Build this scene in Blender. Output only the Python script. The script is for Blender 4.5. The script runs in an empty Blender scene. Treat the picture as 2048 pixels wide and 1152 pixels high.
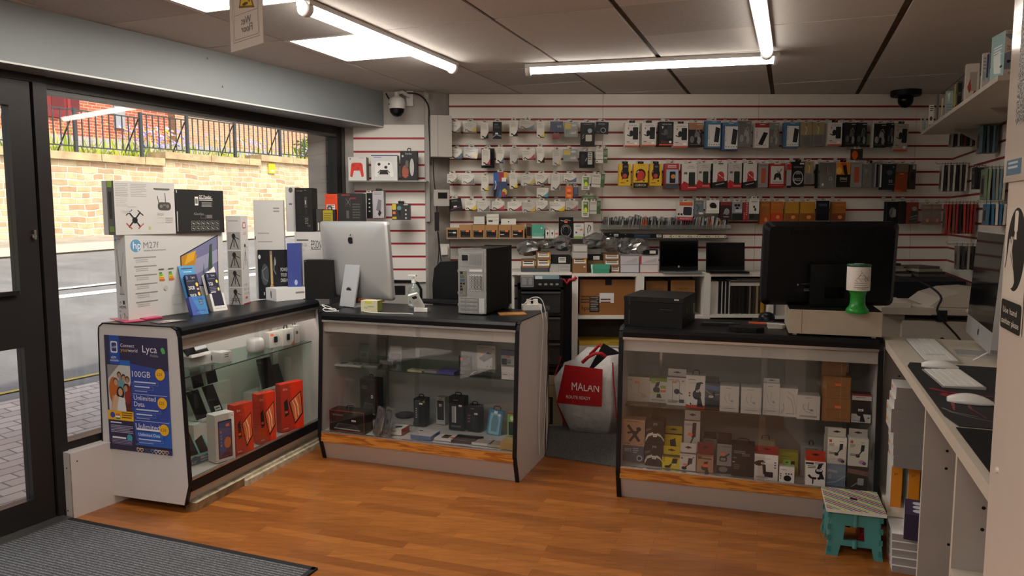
import bpy, math, random
from mathutils import Vector, Matrix
random.seed(7)
SC = bpy.context.scene
COL = SC.collection
R = math.radians
# ------------------------------------------------------------------ camera
F_PX, CX, CY, HC, PT = 1480.0, 1024.0, 576.0, 1.5, math.atan(146/1480)
cd = bpy.data.cameras.new('camera'); cam = bpy.data.objects.new('camera', cd); COL.objects.link(cam)
cd.sensor_width = 36; cd.lens = 36*F_PX/2048; cd.clip_start = .02; cd.clip_end = 300
cam.location = (0, 0, HC); cam.rotation_euler = (R(90)-PT, 0, 0)
SC.camera = cam
# ------------------------------------------------------------------ light and exposure
SC.view_settings.view_transform = 'Standard'; SC.view_settings.look = 'None'
SC.view_settings.gamma = 1; SC.view_settings.use_curve_mapping = False
SC.view_settings.exposure = -0.3
SC.cycles.max_bounces = 8; SC.cycles.transparent_max_bounces = 24
SC.cycles.sample_clamp_indirect = 6; SC.cycles.caustics_reflective = False; SC.cycles.caustics_refractive = False
W = bpy.data.worlds.new('world'); SC.world = W; W.use_nodes = True
nt = W.node_tree; bg = nt.nodes['Background']
sky = nt.nodes.new('ShaderNodeTexSky'); sky.sky_type = 'NISHITA'; sky.sun_disc = False
sky.sun_elevation = R(50); sky.sun_rotation = R(120); sky.air_density = 1.5; sky.dust_density = 4; sky.ozone_density = .6
hs = nt.nodes.new('ShaderNodeHueSaturation'); hs.inputs['Saturation'].default_value = .55; nt.links.new(sky.outputs[0], hs.inputs['Color']); nt.links.new(hs.outputs[0], bg.inputs[0]); bg.inputs[1].default_value = .40
sd = bpy.data.lights.new('sun', 'SUN'); sd.energy = 3.4; sd.angle = R(3); sd.color = (1, .93, .8)
sun = bpy.data.objects.new('sun', sd); COL.objects.link(sun)
sun.rotation_euler = Vector((-.50, .42, -.95)).to_track_quat('-Z', 'Y').to_euler()
TUBE, PANEL = 26.0, 26.0     # emission of the ceiling lamps

# ------------------------------------------------------------------ pixel rays to real places
def ray(u, v):
    x = (u-CX)/F_PX; y = -(v-CY)/F_PX
    return Vector((x, math.cos(PT)+y*math.sin(PT), -math.sin(PT)+y*math.cos(PT)))
CAM = Vector((0, 0, HC))
def onz(u, v, z=0.0):
    r = ray(u, v); return CAM + r*((z-HC)/r.z)
def ony(u, v, Y):
    r = ray(u, v); return CAM + r*(Y/r.y)
def onp(u, v, pt, ang):
    a = R(ang); n = (math.cos(a), -math.sin(a)); r = ray(u, v)
    return CAM + r*((pt[0]*n[0]+pt[1]*n[1])/(r.x*n[0]+r.y*n[1]))
def wid(P, u1, yaw=0.0):
    dx, dy = math.cos(R(yaw)), math.sin(R(yaw)); cp, sp = math.cos(PT), math.sin(PT)
    D0 = P.y*cp-(P.z-HC)*sp
    return ((u1-CX)*D0-F_PX*P.x)/(F_PX*dx-(u1-CX)*dy*cp)
def hei(P, vt):
    cp, sp = math.cos(PT), math.sin(PT); k = (CY-vt)/F_PX
    return HC + P.y*(k*cp-sp)/(cp+k*sp) - P.z
# ------------------------------------------------------------------ materials
MATS = {}
def lin(h):
    r = [int(h[i:i+2], 16)/255 for i in (0, 2, 4)]
    return tuple(c/12.92 if c <= .04045 else ((c+.055)/1.055)**2.4 for c in r)+(1,)
def mat(h, rough=.5, metal=0.0, spec=None, noise=0.0, scale=8.0, bump=0.0, name=None):
    if spec is None: spec = .5 if max(lin(h)[:3]) > .05 else .22      # dark plastics and fabrics are duller
    key = (h, rough, metal, spec, noise, scale, bump)
    if key in MATS: return MATS[key]
    m = bpy.data.materials.new(name or 'paint_'+h); m.use_nodes = True
    n = m.node_tree; b = n.nodes['Principled BSDF']
    b.inputs['Base Color'].default_value = lin(h); b.inputs['Roughness'].default_value = rough
    b.inputs['Metallic'].default_value = metal; b.inputs['Specular IOR Level'].default_value = spec
    if noise or bump:
        tc = n.nodes.new('ShaderNodeTexCoord'); nz = n.nodes.new('ShaderNodeTexNoise')
        nz.inputs['Scale'].default_value = scale; nz.inputs['Detail'].default_value = 5
        n.links.new(tc.outputs['Object'], nz.inputs['Vector'])
        if noise:
            mx = n.nodes.new('ShaderNodeMixRGB'); mx.blend_type = 'MULTIPLY'; mx.inputs[1].default_value = lin(h)
            mr = n.nodes.new('ShaderNodeMapRange'); mr.inputs[1].default_value = .3; mr.inputs[2].default_value = .7
            mr.inputs[3].default_value = 1-noise; mr.inputs[4].default_value = 1+noise*.3; mx.inputs[0].default_value = 1
            n.links.new(nz.outputs['Fac'], mr.inputs[0]); n.links.new(mr.outputs[0], mx.inputs[2])
            n.links.new(mx.outputs[0], b.inputs['Base Color'])
        if bump:
            bp = n.nodes.new('ShaderNodeBump'); bp.inputs['Strength'].default_value = bump; bp.inputs['Distance'].default_value = .01
            n.links.new(nz.outputs['Fac'], bp.inputs['Height']); n.links.new(bp.outputs[0], b.inputs['Normal'])
    MATS[key] = m; return m
def emis(h, s):
    key = ('E', h, s)
    if key in MATS: return MATS[key]
    m = bpy.data.materials.new('lamp_light'); m.use_nodes = True; b = m.node_tree.nodes['Principled BSDF']
    b.inputs['Base Color'].default_value = lin(h); b.inputs['Emission Color'].default_value = lin(h); b.inputs['Emission Strength'].default_value = s
    MATS[key] = m; return m
def clear(h='ffffff', tint=.95, gloss=.08, rough=.02, name='clear_glass', op=0.0):
    key = ('C', h, tint, gloss, rough, op)
    if key in MATS: return MATS[key]
    m = bpy.data.materials.new(name); m.use_nodes = True; n = m.node_tree; n.nodes.remove(n.nodes['Principled BSDF'])
    out = n.nodes['Material Output']; t = n.nodes.new('ShaderNodeBsdfTransparent'); g = n.nodes.new('ShaderNodeBsdfGlossy')
    c = lin(h); t.inputs[0].default_value = (c[0]*tint, c[1]*tint, c[2]*tint, 1); g.inputs['Roughness'].default_value = rough
    fr = n.nodes.new('ShaderNodeLayerWeight'); fr.inputs[0].default_value = .5
    pw = n.nodes.new('ShaderNodeMath'); pw.operation = 'POWER'; pw.inputs[1].default_value = 5; n.links.new(fr.outputs['Facing'], pw.inputs[0])
    ad = n.nodes.new('ShaderNodeMath'); ad.operation = 'MULTIPLY_ADD'; ad.inputs[1].default_value = .9; ad.inputs[2].default_value = .04+gloss
    mx = n.nodes.new('ShaderNodeMixShader'); n.links.new(pw.outputs[0], ad.inputs[0]); n.links.new(ad.outputs[0], mx.inputs[0])
    n.links.new(t.outputs[0], mx.inputs[1]); n.links.new(g.outputs[0], mx.inputs[2]); last = mx
    if op:
        d = n.nodes.new('ShaderNodeBsdfDiffuse'); d.inputs[0].default_value = c; m2 = n.nodes.new('ShaderNodeMixShader'); m2.inputs[0].default_value = op
        n.links.new(mx.outputs[0], m2.inputs[1]); n.links.new(d.outputs[0], m2.inputs[2]); last = m2
    n.links.new(last.outputs[0], out.inputs[0]); MATS[key] = m; return m
def asm(m): return mat(m) if isinstance(m, str) else m
# ------------------------------------------------------------------ printed text
TX = {}
def txt(s):
    if s in TX: return TX[s]
    cu = bpy.data.curves.new('t', 'FONT'); cu.body = s; cu.resolution_u = 2
    o = bpy.data.objects.new('t', cu); COL.objects.link(o)
    bpy.context.view_layer.update(); dg = bpy.context.evaluated_depsgraph_get()
    me = o.evaluated_get(dg).to_mesh(); vs = [(v.co.x, v.co.y) for v in me.vertices]; fs = [tuple(p.vertices) for p in me.polygons]
    o.evaluated_get(dg).to_mesh_clear(); bpy.data.objects.remove(o); bpy.data.curves.remove(cu)
    x0 = min(v[0] for v in vs); x1 = max(v[0] for v in vs)
    vs = [(v[0]-x0, v[1]) for v in vs]; TX[s] = (vs, fs, x1-x0); return TX[s]
# ------------------------------------------------------------------ mesh builder
class MB:
    def __init__(s): s.v = []; s.f = []; s.mi = []; s.ms = []; s.T = Matrix(); s.sm = []
    def m(s, m):
        m = asm(m)
        if m not in s.ms: s.ms.append(m)
        return s.ms.index(m)
    def add(s, vs, fs, m, smooth=False):
        k = len(s.v); i = s.m(m); s.v += [s.T @ Vector(p) for p in vs]
        for f in fs: s.f.append([a+k for a in f]); s.mi.append(i); s.sm.append(smooth)
        return s
    def box(s, x0, x1, y0, y1, z0, z1, m, top=None, front=None, left=None, right=None, back=None, bot=None):
        vs = [(x, y, z) for x in (x0, x1) for y in (y0, y1) for z in (z0, z1)]
        for f, mm in (((0, 4, 5, 1), front), ((2, 3, 7, 6), back), ((0, 1, 3, 2), left), ((4, 6, 7, 5), right), ((1, 5, 7, 3), top), ((0, 2, 6, 4), bot)):
            s.add([vs[i] for i in f], [(0, 1, 2, 3)], mm or m)
        return s
    def prism(s, pts, a, b, m, axis='y', cap=None):       # polygon pts in the other two axes, swept a..b
        def P(p, t): return {'y': (p[0], t, p[1]), 'x': (t, p[0], p[1]), 'z': (p[0], p[1], t)}[axis]
        n = len(pts); vs = [P(p, a) for p in pts]+[P(p, b) for p in pts]
        s.add(vs, [(i, (i+1) % n, n+(i+1) % n, n+i) for i in range(n)], m)
        s.add(vs, [tuple(range(n))[::-1], tuple(range(n, 2*n))], cap or m); return s
    def cyl(s, p, q, r, m, n=12, r2=None, cap=True):
        p, q = Vector(p), Vector(q); d = (q-p).normalized(); a = d.orthogonal().normalized(); b = d.cross(a); r2 = r if r2 is None else r2
        vs = [p+(a*math.cos(t)+b*math.sin(t))*r for t in [2*math.pi*i/n for i in range(n)]]+[q+(a*math.cos(t)+b*math.sin(t))*r2 for t in [2*math.pi*i/n for i in range(n)]]
        s.add(vs, [(i, (i+1) % n, n+(i+1) % n, n+i) for i in range(n)], m, True)
        if cap: s.add(vs, [tuple(range(n))[::-1], tuple(range(n, 2*n))], m)
        return s
    def tube(s, pts, r, m, n=6):
        pts = [Vector(p) for p in pts]; rings = []; a = None
        for i, p in enumerate(pts):
            d = (pts[min(i+1, len(pts)-1)]-pts[max(i-1, 0)]).normalized()
            a = d.orthogonal().normalized() if a is None else (a-d*a.dot(d)).normalized()
            b = d.cross(a); rings.append([p+(a*math.cos(2*math.pi*j/n)+b*math.sin(2*math.pi*j/n))*r for j in range(n)])
        vs = [v for rg in rings for v in rg]; fs = [(i*n+j, i*n+(j+1) % n, (i+1)*n+(j+1) % n, (i+1)*n+j) for i in range(len(pts)-1) for j in range(n)]
        s.add(vs, fs, m, True); s.add(vs, [tuple(range(n))[::-1], tuple(range(len(vs)-n, len(vs)))], m); return s
    def lathe(s, prof, m, c=(0, 0, 0), n=24, ax='z', smooth=True):
        vs = []
        for r, z in prof:
            for j in range(n):
                t = 2*math.pi*j/n; q = (r*math.cos(t), r*math.sin(t), z)
                if ax == 'y': q = (q[0], q[2], q[1])
                if ax == 'x': q = (q[2], q[0], q[1])
                vs.append((c[0]+q[0], c[1]+q[1], c[2]+q[2]))
        k = len(prof); s.add(vs, [(i*n+j, i*n+(j+1) % n, (i+1)*n+(j+1) % n, (i+1)*n+j) for i in range(k-1) for j in range(n)], m, smooth)
        s.add(vs, [tuple(range(n))[::-1], tuple(range((k-1)*n, k*n))], m); return s
    def art(s, O, ex, ey, ops, k0=1, step=.00008):
        O, ex, ey = Vector(O), Vector(ex), Vector(ey); n = ex.cross(ey).normalized(); asp = ex.length/ey.length; k = k0
        def put(pts, m, fs=None):
            nonlocal k
            s.add([O+ex*x+ey*y+n*(step*k) for x, y in pts], fs or [tuple(range(len(pts)))], m); k += 1
        for o in ops:
            t = o[0]
            if t == 'r': put([(o[1], o[2]), (o[3], o[2]), (o[3], o[4]), (o[1], o[4])], o[5])
            elif t == 'p': put(o[1], o[2])
            elif t == 'e': N = o[6] if len(o) > 6 else 20; put([(o[1]+o[3]*math.cos(2*math.pi*i/N), o[2]+o[4]*math.sin(2*math.pi*i/N)) for i in range(N)], o[5])
            elif t == 't':
                vs, fs, w = txt(o[4]); h = o[3]/.7; sx = h/asp
                if len(o) > 6: sx = o[6]/w
                put([(o[1]+x*sx, o[2]+y*h) for x, y in vs], o[5], fs)
            elif t == 'l':
                x0, y, x1, nn, h, c = o[1:7]; q = []; fs = []
                for i in range(nn):
                    xe = x1-(x1-x0)*(.0 if i % 3 != 2 else .35)*random.random(); b = len(q)
                    q += [(x0, y), (xe, y), (xe, y+h*.5), (x0, y+h*.5)]; fs.append((b, b+1, b+2, b+3)); y -= h
                put(q, c, fs)
            elif t == 'o':
                x0, y0, x1, y1, w, c = o[1:7]; wy = w*asp
                put([(x0, y0), (x1, y0), (x1, y1), (x0, y1), (x0+w, y0+wy), (x1-w, y0+wy), (x1-w, y1-wy), (x0+w, y1-wy)], c, [(0, 1, 5, 4), (1, 2, 6, 5), (2, 3, 7, 6), (3, 0, 4, 7)])
            elif t == 'R':
                x0, y0, x1, y1, c, rr = o[1:7]; ry = rr*asp; q = []
                for cx_, cy_, a0 in ((x1-rr, y0+ry, -90), (x1-rr, y1-ry, 0), (x0+rr, y1-ry, 90), (x0+rr, y0+ry, 180)):
                    q += [(cx_+rr*math.cos(R(a0+a)), cy_+ry*math.sin(R(a0+a))) for a in (0, 30, 60, 90)]
                put(q, c)
            elif t == 's':
                pts, w, c = o[1:4]; q = []; fs = []
                for i in range(len(pts)-1):
                    ax_, ay = pts[i]; bx, by = pts[i+1]; dx, dy = (bx-ax_)*asp, by-ay; L = math.hypot(dx, dy) or 1; nx, ny = -dy/L*w/2, dx/L*w*asp/2; b = len(q)
                    q += [(ax_-nx, ay-ny), (bx-nx, by-ny), (bx+nx, by+ny), (ax_+nx, ay+ny)]; fs.append((b, b+1, b+2, b+3))
                put(q, c, fs)
        return s
def mkobj(name, mb, parent=None, loc=None, yaw=0.0, bevel=0.0, label=None, cat=None, group=None, kind=None, subsurf=0):
    me = bpy.data.meshes.new(name); me.from_pydata([tuple(v) for v in mb.v], [], mb.f)
    for m in mb.ms: me.materials.append(m)
    me.polygons.foreach_set('material_index', mb.mi); me.polygons.foreach_set('use_smooth', mb.sm); me.update()
    o = bpy.data.objects.new(name, me); COL.objects.link(o)
    if parent: o.parent = parent
    if loc is not None: o.location = loc
    o.rotation_euler = (0, 0, R(yaw))
    if bevel:
        b = o.modifiers.new('bevel', 'BEVEL'); b.width = bevel; b.segments = 2; b.limit_method = 'ANGLE'; b.angle_limit = R(50)
    if subsurf: b = o.modifiers.new('sub', 'SUBSURF'); b.levels = b.render_levels = subsurf
    tag(o, label, cat, group, kind); return o
def tag(o, label=None, cat=None, group=None, kind=None):
    for k, v in (('label', label), ('category', cat), ('group', group), ('kind', kind)):
        if v: o[k] = v
    return o
def empty(name, loc, yaw, label, cat, group=None):
    o = bpy.data.objects.new(name, None); COL.objects.link(o); o.empty_display_size = .1
    o.location = loc; o.rotation_euler = (0, 0, R(yaw)); return tag(o, label, cat, group)
def struct(name, mb, **k): return mkobj(name, mb, kind='structure', **k)

# ------------------------------------------------------------------ frames of the room
FP = (-2.24, 3.557); FA = 27.3                                        # shopfront plane
fd = Vector((math.sin(R(FA)), math.cos(R(FA)), 0)); fn = Vector((-math.cos(R(FA)), math.sin(R(FA)), 0))   # along, outwards
def fmat(): # local x along the shopfront, local y outwards
    M = Matrix.Identity(4)
    for i in range(3): M[i][0] = fd[i]; M[i][1] = fn[i]
    M[0][3], M[1][3] = FP; return M
FM = fmat()
WP = (-2.27, 3.572); WA = 25.0
WMX = Matrix.Translation((WP[0], WP[1], 0)) @ Matrix.Rotation(R(90-WA), 4, 'Z')
GA = 20.5; gx = Vector((math.cos(R(GA)), -math.sin(R(GA)), 0)); gy = Vector((math.sin(R(GA)), math.cos(R(GA)), 0))
GM = Matrix.Identity(4)
for i in range(3): GM[i][0] = gx[i]; GM[i][1] = gy[i]
ZC = 2.42; YB = 5.75; XR = 3.38

# ---- floor: wood planks
def wood_floor():
    m = bpy.data.materials.new('wood_plank_floor'); m.use_nodes = True; n = m.node_tree; b = n.nodes['Principled BSDF']
    tc = n.nodes.new('ShaderNodeTexCoord'); mp = n.nodes.new('ShaderNodeMapping'); mp.inputs['Rotation'].default_value = (0, 0, R(19))
    n.links.new(tc.outputs['Object'], mp.inputs[0])
    br = n.nodes.new('ShaderNodeTexBrick'); br.inputs['Scale'].default_value = 1; br.inputs['Brick Width'].default_value = .45; br.inputs['Row Height'].default_value = .06
    br.inputs['Mortar Size'].default_value = .0008; br.inputs['Color1'].default_value = lin('b06c31'); br.inputs['Color2'].default_value = lin('8e5223'); br.inputs['Mortar'].default_value = lin('6a3c1a'); br.offset = .37
    n.links.new(mp.outputs[0], br.inputs[0])
    mp2 = n.nodes.new('ShaderNodeMapping'); mp2.inputs['Rotation'].default_value = (0, 0, R(19)); mp2.inputs['Scale'].default_value = (3, 26, 1); n.links.new(tc.outputs['Object'], mp2.inputs[0])
    nz = n.nodes.new('ShaderNodeTexNoise'); nz.inputs['Scale'].default_value = 1.6; nz.inputs['Detail'].default_value = 6; n.links.new(mp2.outputs[0], nz.inputs[0])
    mr = n.nodes.new('ShaderNodeMapRange'); mr.inputs[1].default_value = .3; mr.inputs[2].default_value = .75; mr.inputs[3].default_value = .72; mr.inputs[4].default_value = 1.15; n.links.new(nz.outputs[0], mr.inputs[0])
    mx = n.nodes.new('ShaderNodeMixRGB'); mx.blend_type = 'MULTIPLY'; mx.inputs[0].default_value = 1; n.links.new(br.outputs[0], mx.inputs[1]); n.links.new(mr.outputs[0], mx.inputs[2])
    n.links.new(mx.outputs[0], b.inputs['Base Color']); b.inputs['Roughness'].default_value = .30; return m
struct('floor', MB().prism([(-2.05, -.5), (-2.4, 3.25), (-2.24, 3.557), (-.9, 6.1), (3.9, 6.1), (3.9, 5.6), (2.3, 1.5), (1.2, -.5)][::1], -.06, 0, wood_floor(), 'z'))
# ---- carpet behind the counters
ca = MB()
cp = [onz(1086, 912), onz(1240, 936), Vector((2.0, 3.9, 0)), Vector((3.3, 5.6, 0)), Vector((-.9, 5.6, 0)), Vector((-1.0, 4.95, 0)), Vector((.17, 4.53, 0))]
ca.prism([(p.x, p.y) for p in cp], .001, .008, mat('5d5a57', .95, noise=.55, scale=90, bump=1.0), 'z')
struct('floor', ca)
# ---- ceiling: tiles with real gaps
c = MB(); c.T = GM
tile = mat('cfc9c3', .9, noise=.06, scale=120, bump=.15); tileg = mat('bcb8b4', .9, noise=.1, scale=60)
c.box(-4.5, 4.5, -2.2, 7.4, ZC+.012, ZC+.05, mat('5a4630', .8, noise=.6, scale=14))
al = [-4.35, -3.75, -3.15, -2.55, -1.95, -1.35, -.755, -.155, .45, 1.05, 1.65, 2.25, 2.85, 3.45]
gap = {-1.35: .018, -.755: .03, -.155: .03, .45: .035}
bl = [-2.4+.575*i for i in range(18)]
LIT = {}
for i in range(len(al)-1):
    for j in range(len(bl)-1):
        g0 = gap.get(al[i], .010)/2; g1 = gap.get(al[i+1], .010)/2
        x0, x1, y0, y1 = al[i]+g0, al[i+1]-g1, bl[j]+.003, bl[j+1]-.003
        if abs(al[i]+2.55) < .01 and (abs((y0+y1)/2-3.62) < .2 or abs((y0+y1)/2-2.47) < .2): LIT[j] = (x0, x1, y0, y1); continue
        d = random.choice([0, 0, .001, .002]); c.box(x0, x1, y0, y1, ZC+d, ZC+.011+d*.1, tileg if random.random() < .15 else tile)
struct('ceiling', c)
# ---- lamps in the ceiling
gr = 'square light panels set in the ceiling'
labs = ['glowing square ceiling panel nearest the entrance, partly behind the hanging warning sign', 'glowing square ceiling panel crossed by the slanting strip light']
for k, j in enumerate(sorted(LIT)):
    x0, x1, y0, y1 = LIT[j]; ctr = GM @ Vector(((x0+x1)/2, (y0+y1)/2, ZC)); w, d = (x1-x0)/2-.03, (y1-y0)/2-.012
    e = empty('ceiling_light', ctr, -GA, labs[k], 'light', gr)
    f = MB(); wh = mat('d8d2c6', .5)
    f.box(-w-.03, -w, -d-.012, d+.012, -.004, .02, wh).box(w, w+.03, -d-.012, d+.012, -.004, .02, wh).box(-w, w, -d-.012, -d, -.004, .02, wh).box(-w, w, d, d+.012, -.004, .02, wh)
    mkobj('light_frame', f, e); mkobj('diffuser', MB().box(-w, w, -d, d, .002, .012, emis('fffaf0', PANEL)), e)
def tube_light(p, q, label, over):
    p, q = Vector(p), Vector(q); L = (q-p).length; yaw = math.degrees(math.atan2(q.y-p.y, q.x-p.x))
    e = empty('strip_light', (p+q)/2, yaw, label, 'light', 'strip lights on the ceiling'); h = L/2
    mkobj('housing', MB().box(-h, h, -.035, .035, -.022, 0, mat('c9c6c2', .4)), e)
    for sx in (-1, 1): mkobj('end_cap', MB().lathe([(.001, 0), (.032, .0), (.034, .03), (.001, .031)], mat('d9d6d2', .4), (sx*(h-.015)-.015, 0, -.035), 16, 'x'), e)
    mkobj('diffuser', MB().prism([(.03*math.cos(R(a)), -.022+.035*math.sin(R(a))) for a in range(180, 361, 15)], -h+.03, h-.03, emis('fff6ea', TUBE*(1, 1.0, .75, .45)[over]), 'x'), e)
zt = ZC-.03
t1a, t1b = GM @ Vector((-1.99, 2.76, ZC)), GM @ Vector((-1.95, 4.20, ZC)); t2a, t2b = onz(1052, 140, zt), onz(1558, 117, zt); t3a, t3b = GM @ Vector((-.14, 3.1, ZC)), GM @ Vector((-.15, 4.42, ZC))
for p in (t2a, t2b): p.z = ZC
tube_light(t1a, t1b, 'strip light running away beside the glowing panels over the window display counter', 1)
tube_light(t2a, t2b, 'strip light lying across the ceiling in front of the back wall', 2)
tube_light(t3a+Vector((-.02, 0, 0)), t3b, 'strip light pointing at the camera above the right hand counter', 3)
# unseen extra panels behind the camera, added to brighten the room
for (x, y) in ((-1.05, -.4), (-.3, -.3), (-2.25, .2)):
    ctr = GM @ Vector((x, y, ZC)); mb = MB().box(-.28, .28, -.26, .26, -.012, .0, mat('d8d2c6', .5)).box(-.26, .26, -.24, .24, -.014, -.0125, emis('fffaf0', PANEL))
    mkobj('ceiling', mb, None, ctr, -GA, kind='structure')
# ------------------------------------------------------------------ walls
WHITE = mat('cfc8bf',.6,noise=.08,scale=3); SLAT = mat('e6dfd5',.42,noise=.06,scale=5); RED = mat('8e1620',.5); DK = mat('3b1d16',.6)
def slats(mb,M,x0,x1,z0,z1,grooves,joints,slat=None,red=None,th=.018,y=0.0):
    # local x along the wall, local y into the wall; boards between grooves
    mb.T = M; g = .0075
    mb.box(x0,x1,y+th-.003,y+th+.02,z0,z1,slat or SLAT)
    xs = [x0]+joints+[x1]; zs = [z0-g]+sorted(grooves)+[z1+g]
    for zz in sorted(grooves): mb.box(x0,x1,y+th-.010,y+th-.003,zz-g*1.2,zz+g*1.2,red or RED)
    for i in range(len(xs)-1):
        for j in range(len(zs)-1):
            mb.box(xs[i]+(.0015 if i else 0),xs[i+1]-(.0015 if i < len(xs)-2 else 0),y,y+th-.0105,zs[j]+g,zs[j+1]-g,slat or SLAT)
grz = [round(ony(1000,v,YB).z,4) for v in (212.8,238.8,265.1,291.8,318.1,343.8,369.4,394.6,419.8,444.6,469.4,495,520.3,546)]
grz += [grz[-1]-.1*i for i in range(1,9)]
XL = ony(899,300,YB).x
wb = MB(); slats(wb,Matrix.Translation((0,YB,0)),XL,XR+.02,.14,ZC-.005,[z for z in grz if z > .2],[ony(1205,300,YB).x,ony(1515,300,YB).x,ony(1832,260,YB).x])
struct('wall_back',wb)
# wall piece left of the boxed column, with its own panel
YL = 5.66; XC = ony(856,400,YL).x; XW = ony(709,400,YL).x
wl = MB(); wl.box(XW-.35,XC,YL+.02,YL+.25,0,ZC,mat('bdb8b2',.8,noise=.18,scale=6,bump=.3))
struct('wall_back',wl)
gl = [ony(780,v,YL).z for v in (276.8,303.6,330,356.5,382.8,409,435,461.7,487.3,513.2,539)]
wp = MB(); slats(wp,Matrix.Translation((0,YL,0)),XW,XC-.01,ony(780,564,YL).z,ony(780,249.5,YL).z,gl,[],mat('efe9e2',.4),mat('b01824',.5))
struct('wall_back',wp)
# column return between the two panels
col_m = mat('9c9691',.8,noise=.3,scale=7,bump=.4)
cl = MB(); cl.prism([(XC,YL-.02),(XL,YB+.02),(XL,YB+.3),(XC-.02,YB+.3),(XC-.02,YL-.02)],0,ZC,col_m,'z'); struct('wall_back',cl)
# right wall, running towards the camera
rd = Vector((-math.sin(R(20.9)),-math.cos(R(20.9)),0)); rn = Vector((math.cos(R(20.9)),-math.sin(R(20.9)),0))
RM = Matrix.Identity(4)
for i in range(3): RM[i][0] = rd[i]; RM[i][1] = rn[i]
RM[0][3],RM[1][3] = XR,YB
wr = MB(); slats(wr,RM,0,5.2,.14,ZC-.005,[z for z in grz if z > .2],[.22,1.44,2.66,3.88]); struct('wall_right',wr)
RW = (XR,YB)
# walls behind the camera so the room is closed
wf = MB(); wf.T = GM; wf.box(-3.2,1.5,-.95,-.85,0,ZC,WHITE); struct('wall_front',wf)
# ---- shopfront, local x along, y outwards
ALU = mat('2f2c2c',.35,metal=.3,noise=.1,scale=4); GLASS = clear(tint=.97,gloss=.0,name='window_glass')
bd = MB(); bd.T = FM
bm = mat('888d90',.45,noise=.05,scale=2)
bd.box(-3.4,2.45,-.17,.08,2.155,ZC,bm); bd.box(-3.4,2.45,-.172,-.168,2.155,2.163,mat('e3e3df',.4))
for x,z in ((-1.6,2.36),(-.38,2.37),(-.3,2.21),(.85,2.37),(.95,2.23)): bd.cyl((x,-.1705,z),(x,-.176,z),.006,mat('8a8a88'),8)
struct('trim_1',bd)
wd = MB(); wd.T = WMX; G0,G1,GB,GT = .045,(WMX.inverted() @ onp(671,400,WP,WA)).x,.37,2.10
wd.box(-.02,G0,-.04,.06,0,2.155,ALU).box(G1,G1+.26,-.02,.08,.0,2.155,ALU).box(G0,G1,-.03,.06,GT,2.155,ALU).box(G0,G1,-.03,.06,GB-.045,GB,ALU)
wd.box(G1+.06,G1+.08,-.03,-.02,.3,2.15,mat('55504e',.4)).box(G0,G1,-.045,-.03,GB-.06,GB-.042,mat('d8d5d0',.4))
wd.box(G0,G1,-.02,.05,GT-.02,GT,mat('4a4745',.4))
w1 = struct('window_1',wd); mkobj('window_glass',(lambda g: (setattr(g,'T',WMX),g.box(G0,G1,.02,.026,GB,GT,GLASS))[1])(MB()),w1)
dwall = MB(); dwall.T = WMX; dwall.box(G0,2.35,-.03,.06,0,GB-.045,mat('cfcac6',.6)); struct('wall_left',dwall)
dd = MB(); dd.T = WMX
dd.box(-.13,-.03,-.03,.03,.0,2.12,ALU).box(-1.05,-.95,-.03,.03,.0,2.12,ALU).box(-.95,-.13,-.03,.03,2.0,2.12,ALU).box(-.95,-.13,-.03,.03,.02,.14,ALU).box(-.95,-.13,-.035,.035,.88,1.13,ALU)
dd.box(-.03,-.02,-.01,.05,0,2.155,mat('1e1c1c',.5)).box(-1.12,-.02,-.04,.06,2.12,2.155,ALU).box(-1.12,-1.05,-.04,.06,0,2.155,ALU)
dd.box(-3.4,-1.12,-.03,.06,0,.4,ALU).box(-3.4,-1.12,-.03,.06,2.08,2.155,ALU).box(-3.4,-3.3,-.03,.06,.4,2.08,ALU)  # unseen bay past the door, made glazed to bring in daylight
d1 = struct('door_1',dd)
g = MB(); g.T = WMX; g.box(-3.3,-1.12,-.003,.003,.4,2.08,GLASS).box(-.95,-.13,-.003,.003,1.13,2.0,GLASS).box(-.95,-.13,-.003,.003,.14,.88,GLASS); mkobj('door_glass',g,d1)  # first pane fills the added daylight bay, the others the door
g = MB(); g.T = WMX; g.cyl((-.055,-.03,1.40),(-.055,-.042,1.40),.011,mat('b9b5ae',.3,1),12).box(-.06,-.05,-.048,-.03,1.385,1.43,mat('b9b5ae',.3,1)); mkobj('door_lock',g,d1)
g = MB(); g.T = WMX; g.box(-.26,-.15,-.055,-.035,1.13,1.15,mat('1c1a1a',.4)); mkobj('door_handle',g,d1)
th = MB(); th.T = WMX; th.box(-1.6,0.0,-.10,.08,0,.014,mat('8b8a88',.35,.8)); struct('trim_2',th)
# white boxed plinth under the window
pl = MB(); q0 = onz(128,1031); q1 = onz(157,1033)
pl.T = Matrix.Translation((q0.x,q0.y,0)) @ Matrix.Rotation(R(90-FA),4,'Z')
pm = mat('cfc4c0',.6,noise=.05,scale=3); pe = mat('b5aca6',.7,noise=.25,scale=30)
pl.box(0,2.3,-.08,.02,0,.33,pm).box(-.002,0.0,-.082,-.076,0,.33,mat('a99c80',.9,noise=.4,scale=40))
for y,z in ((-.05,.25),(-.04,.03)): pl.box(-.003,0,y,y+.005,z,z+.005,mat('222222'))
for x,z in ((.03,.28),(.35,.03)): pl.box(x,x+.006,-.0815,-.08,z,z+.006,mat('222222'))
struct('trim_3',pl)
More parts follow.
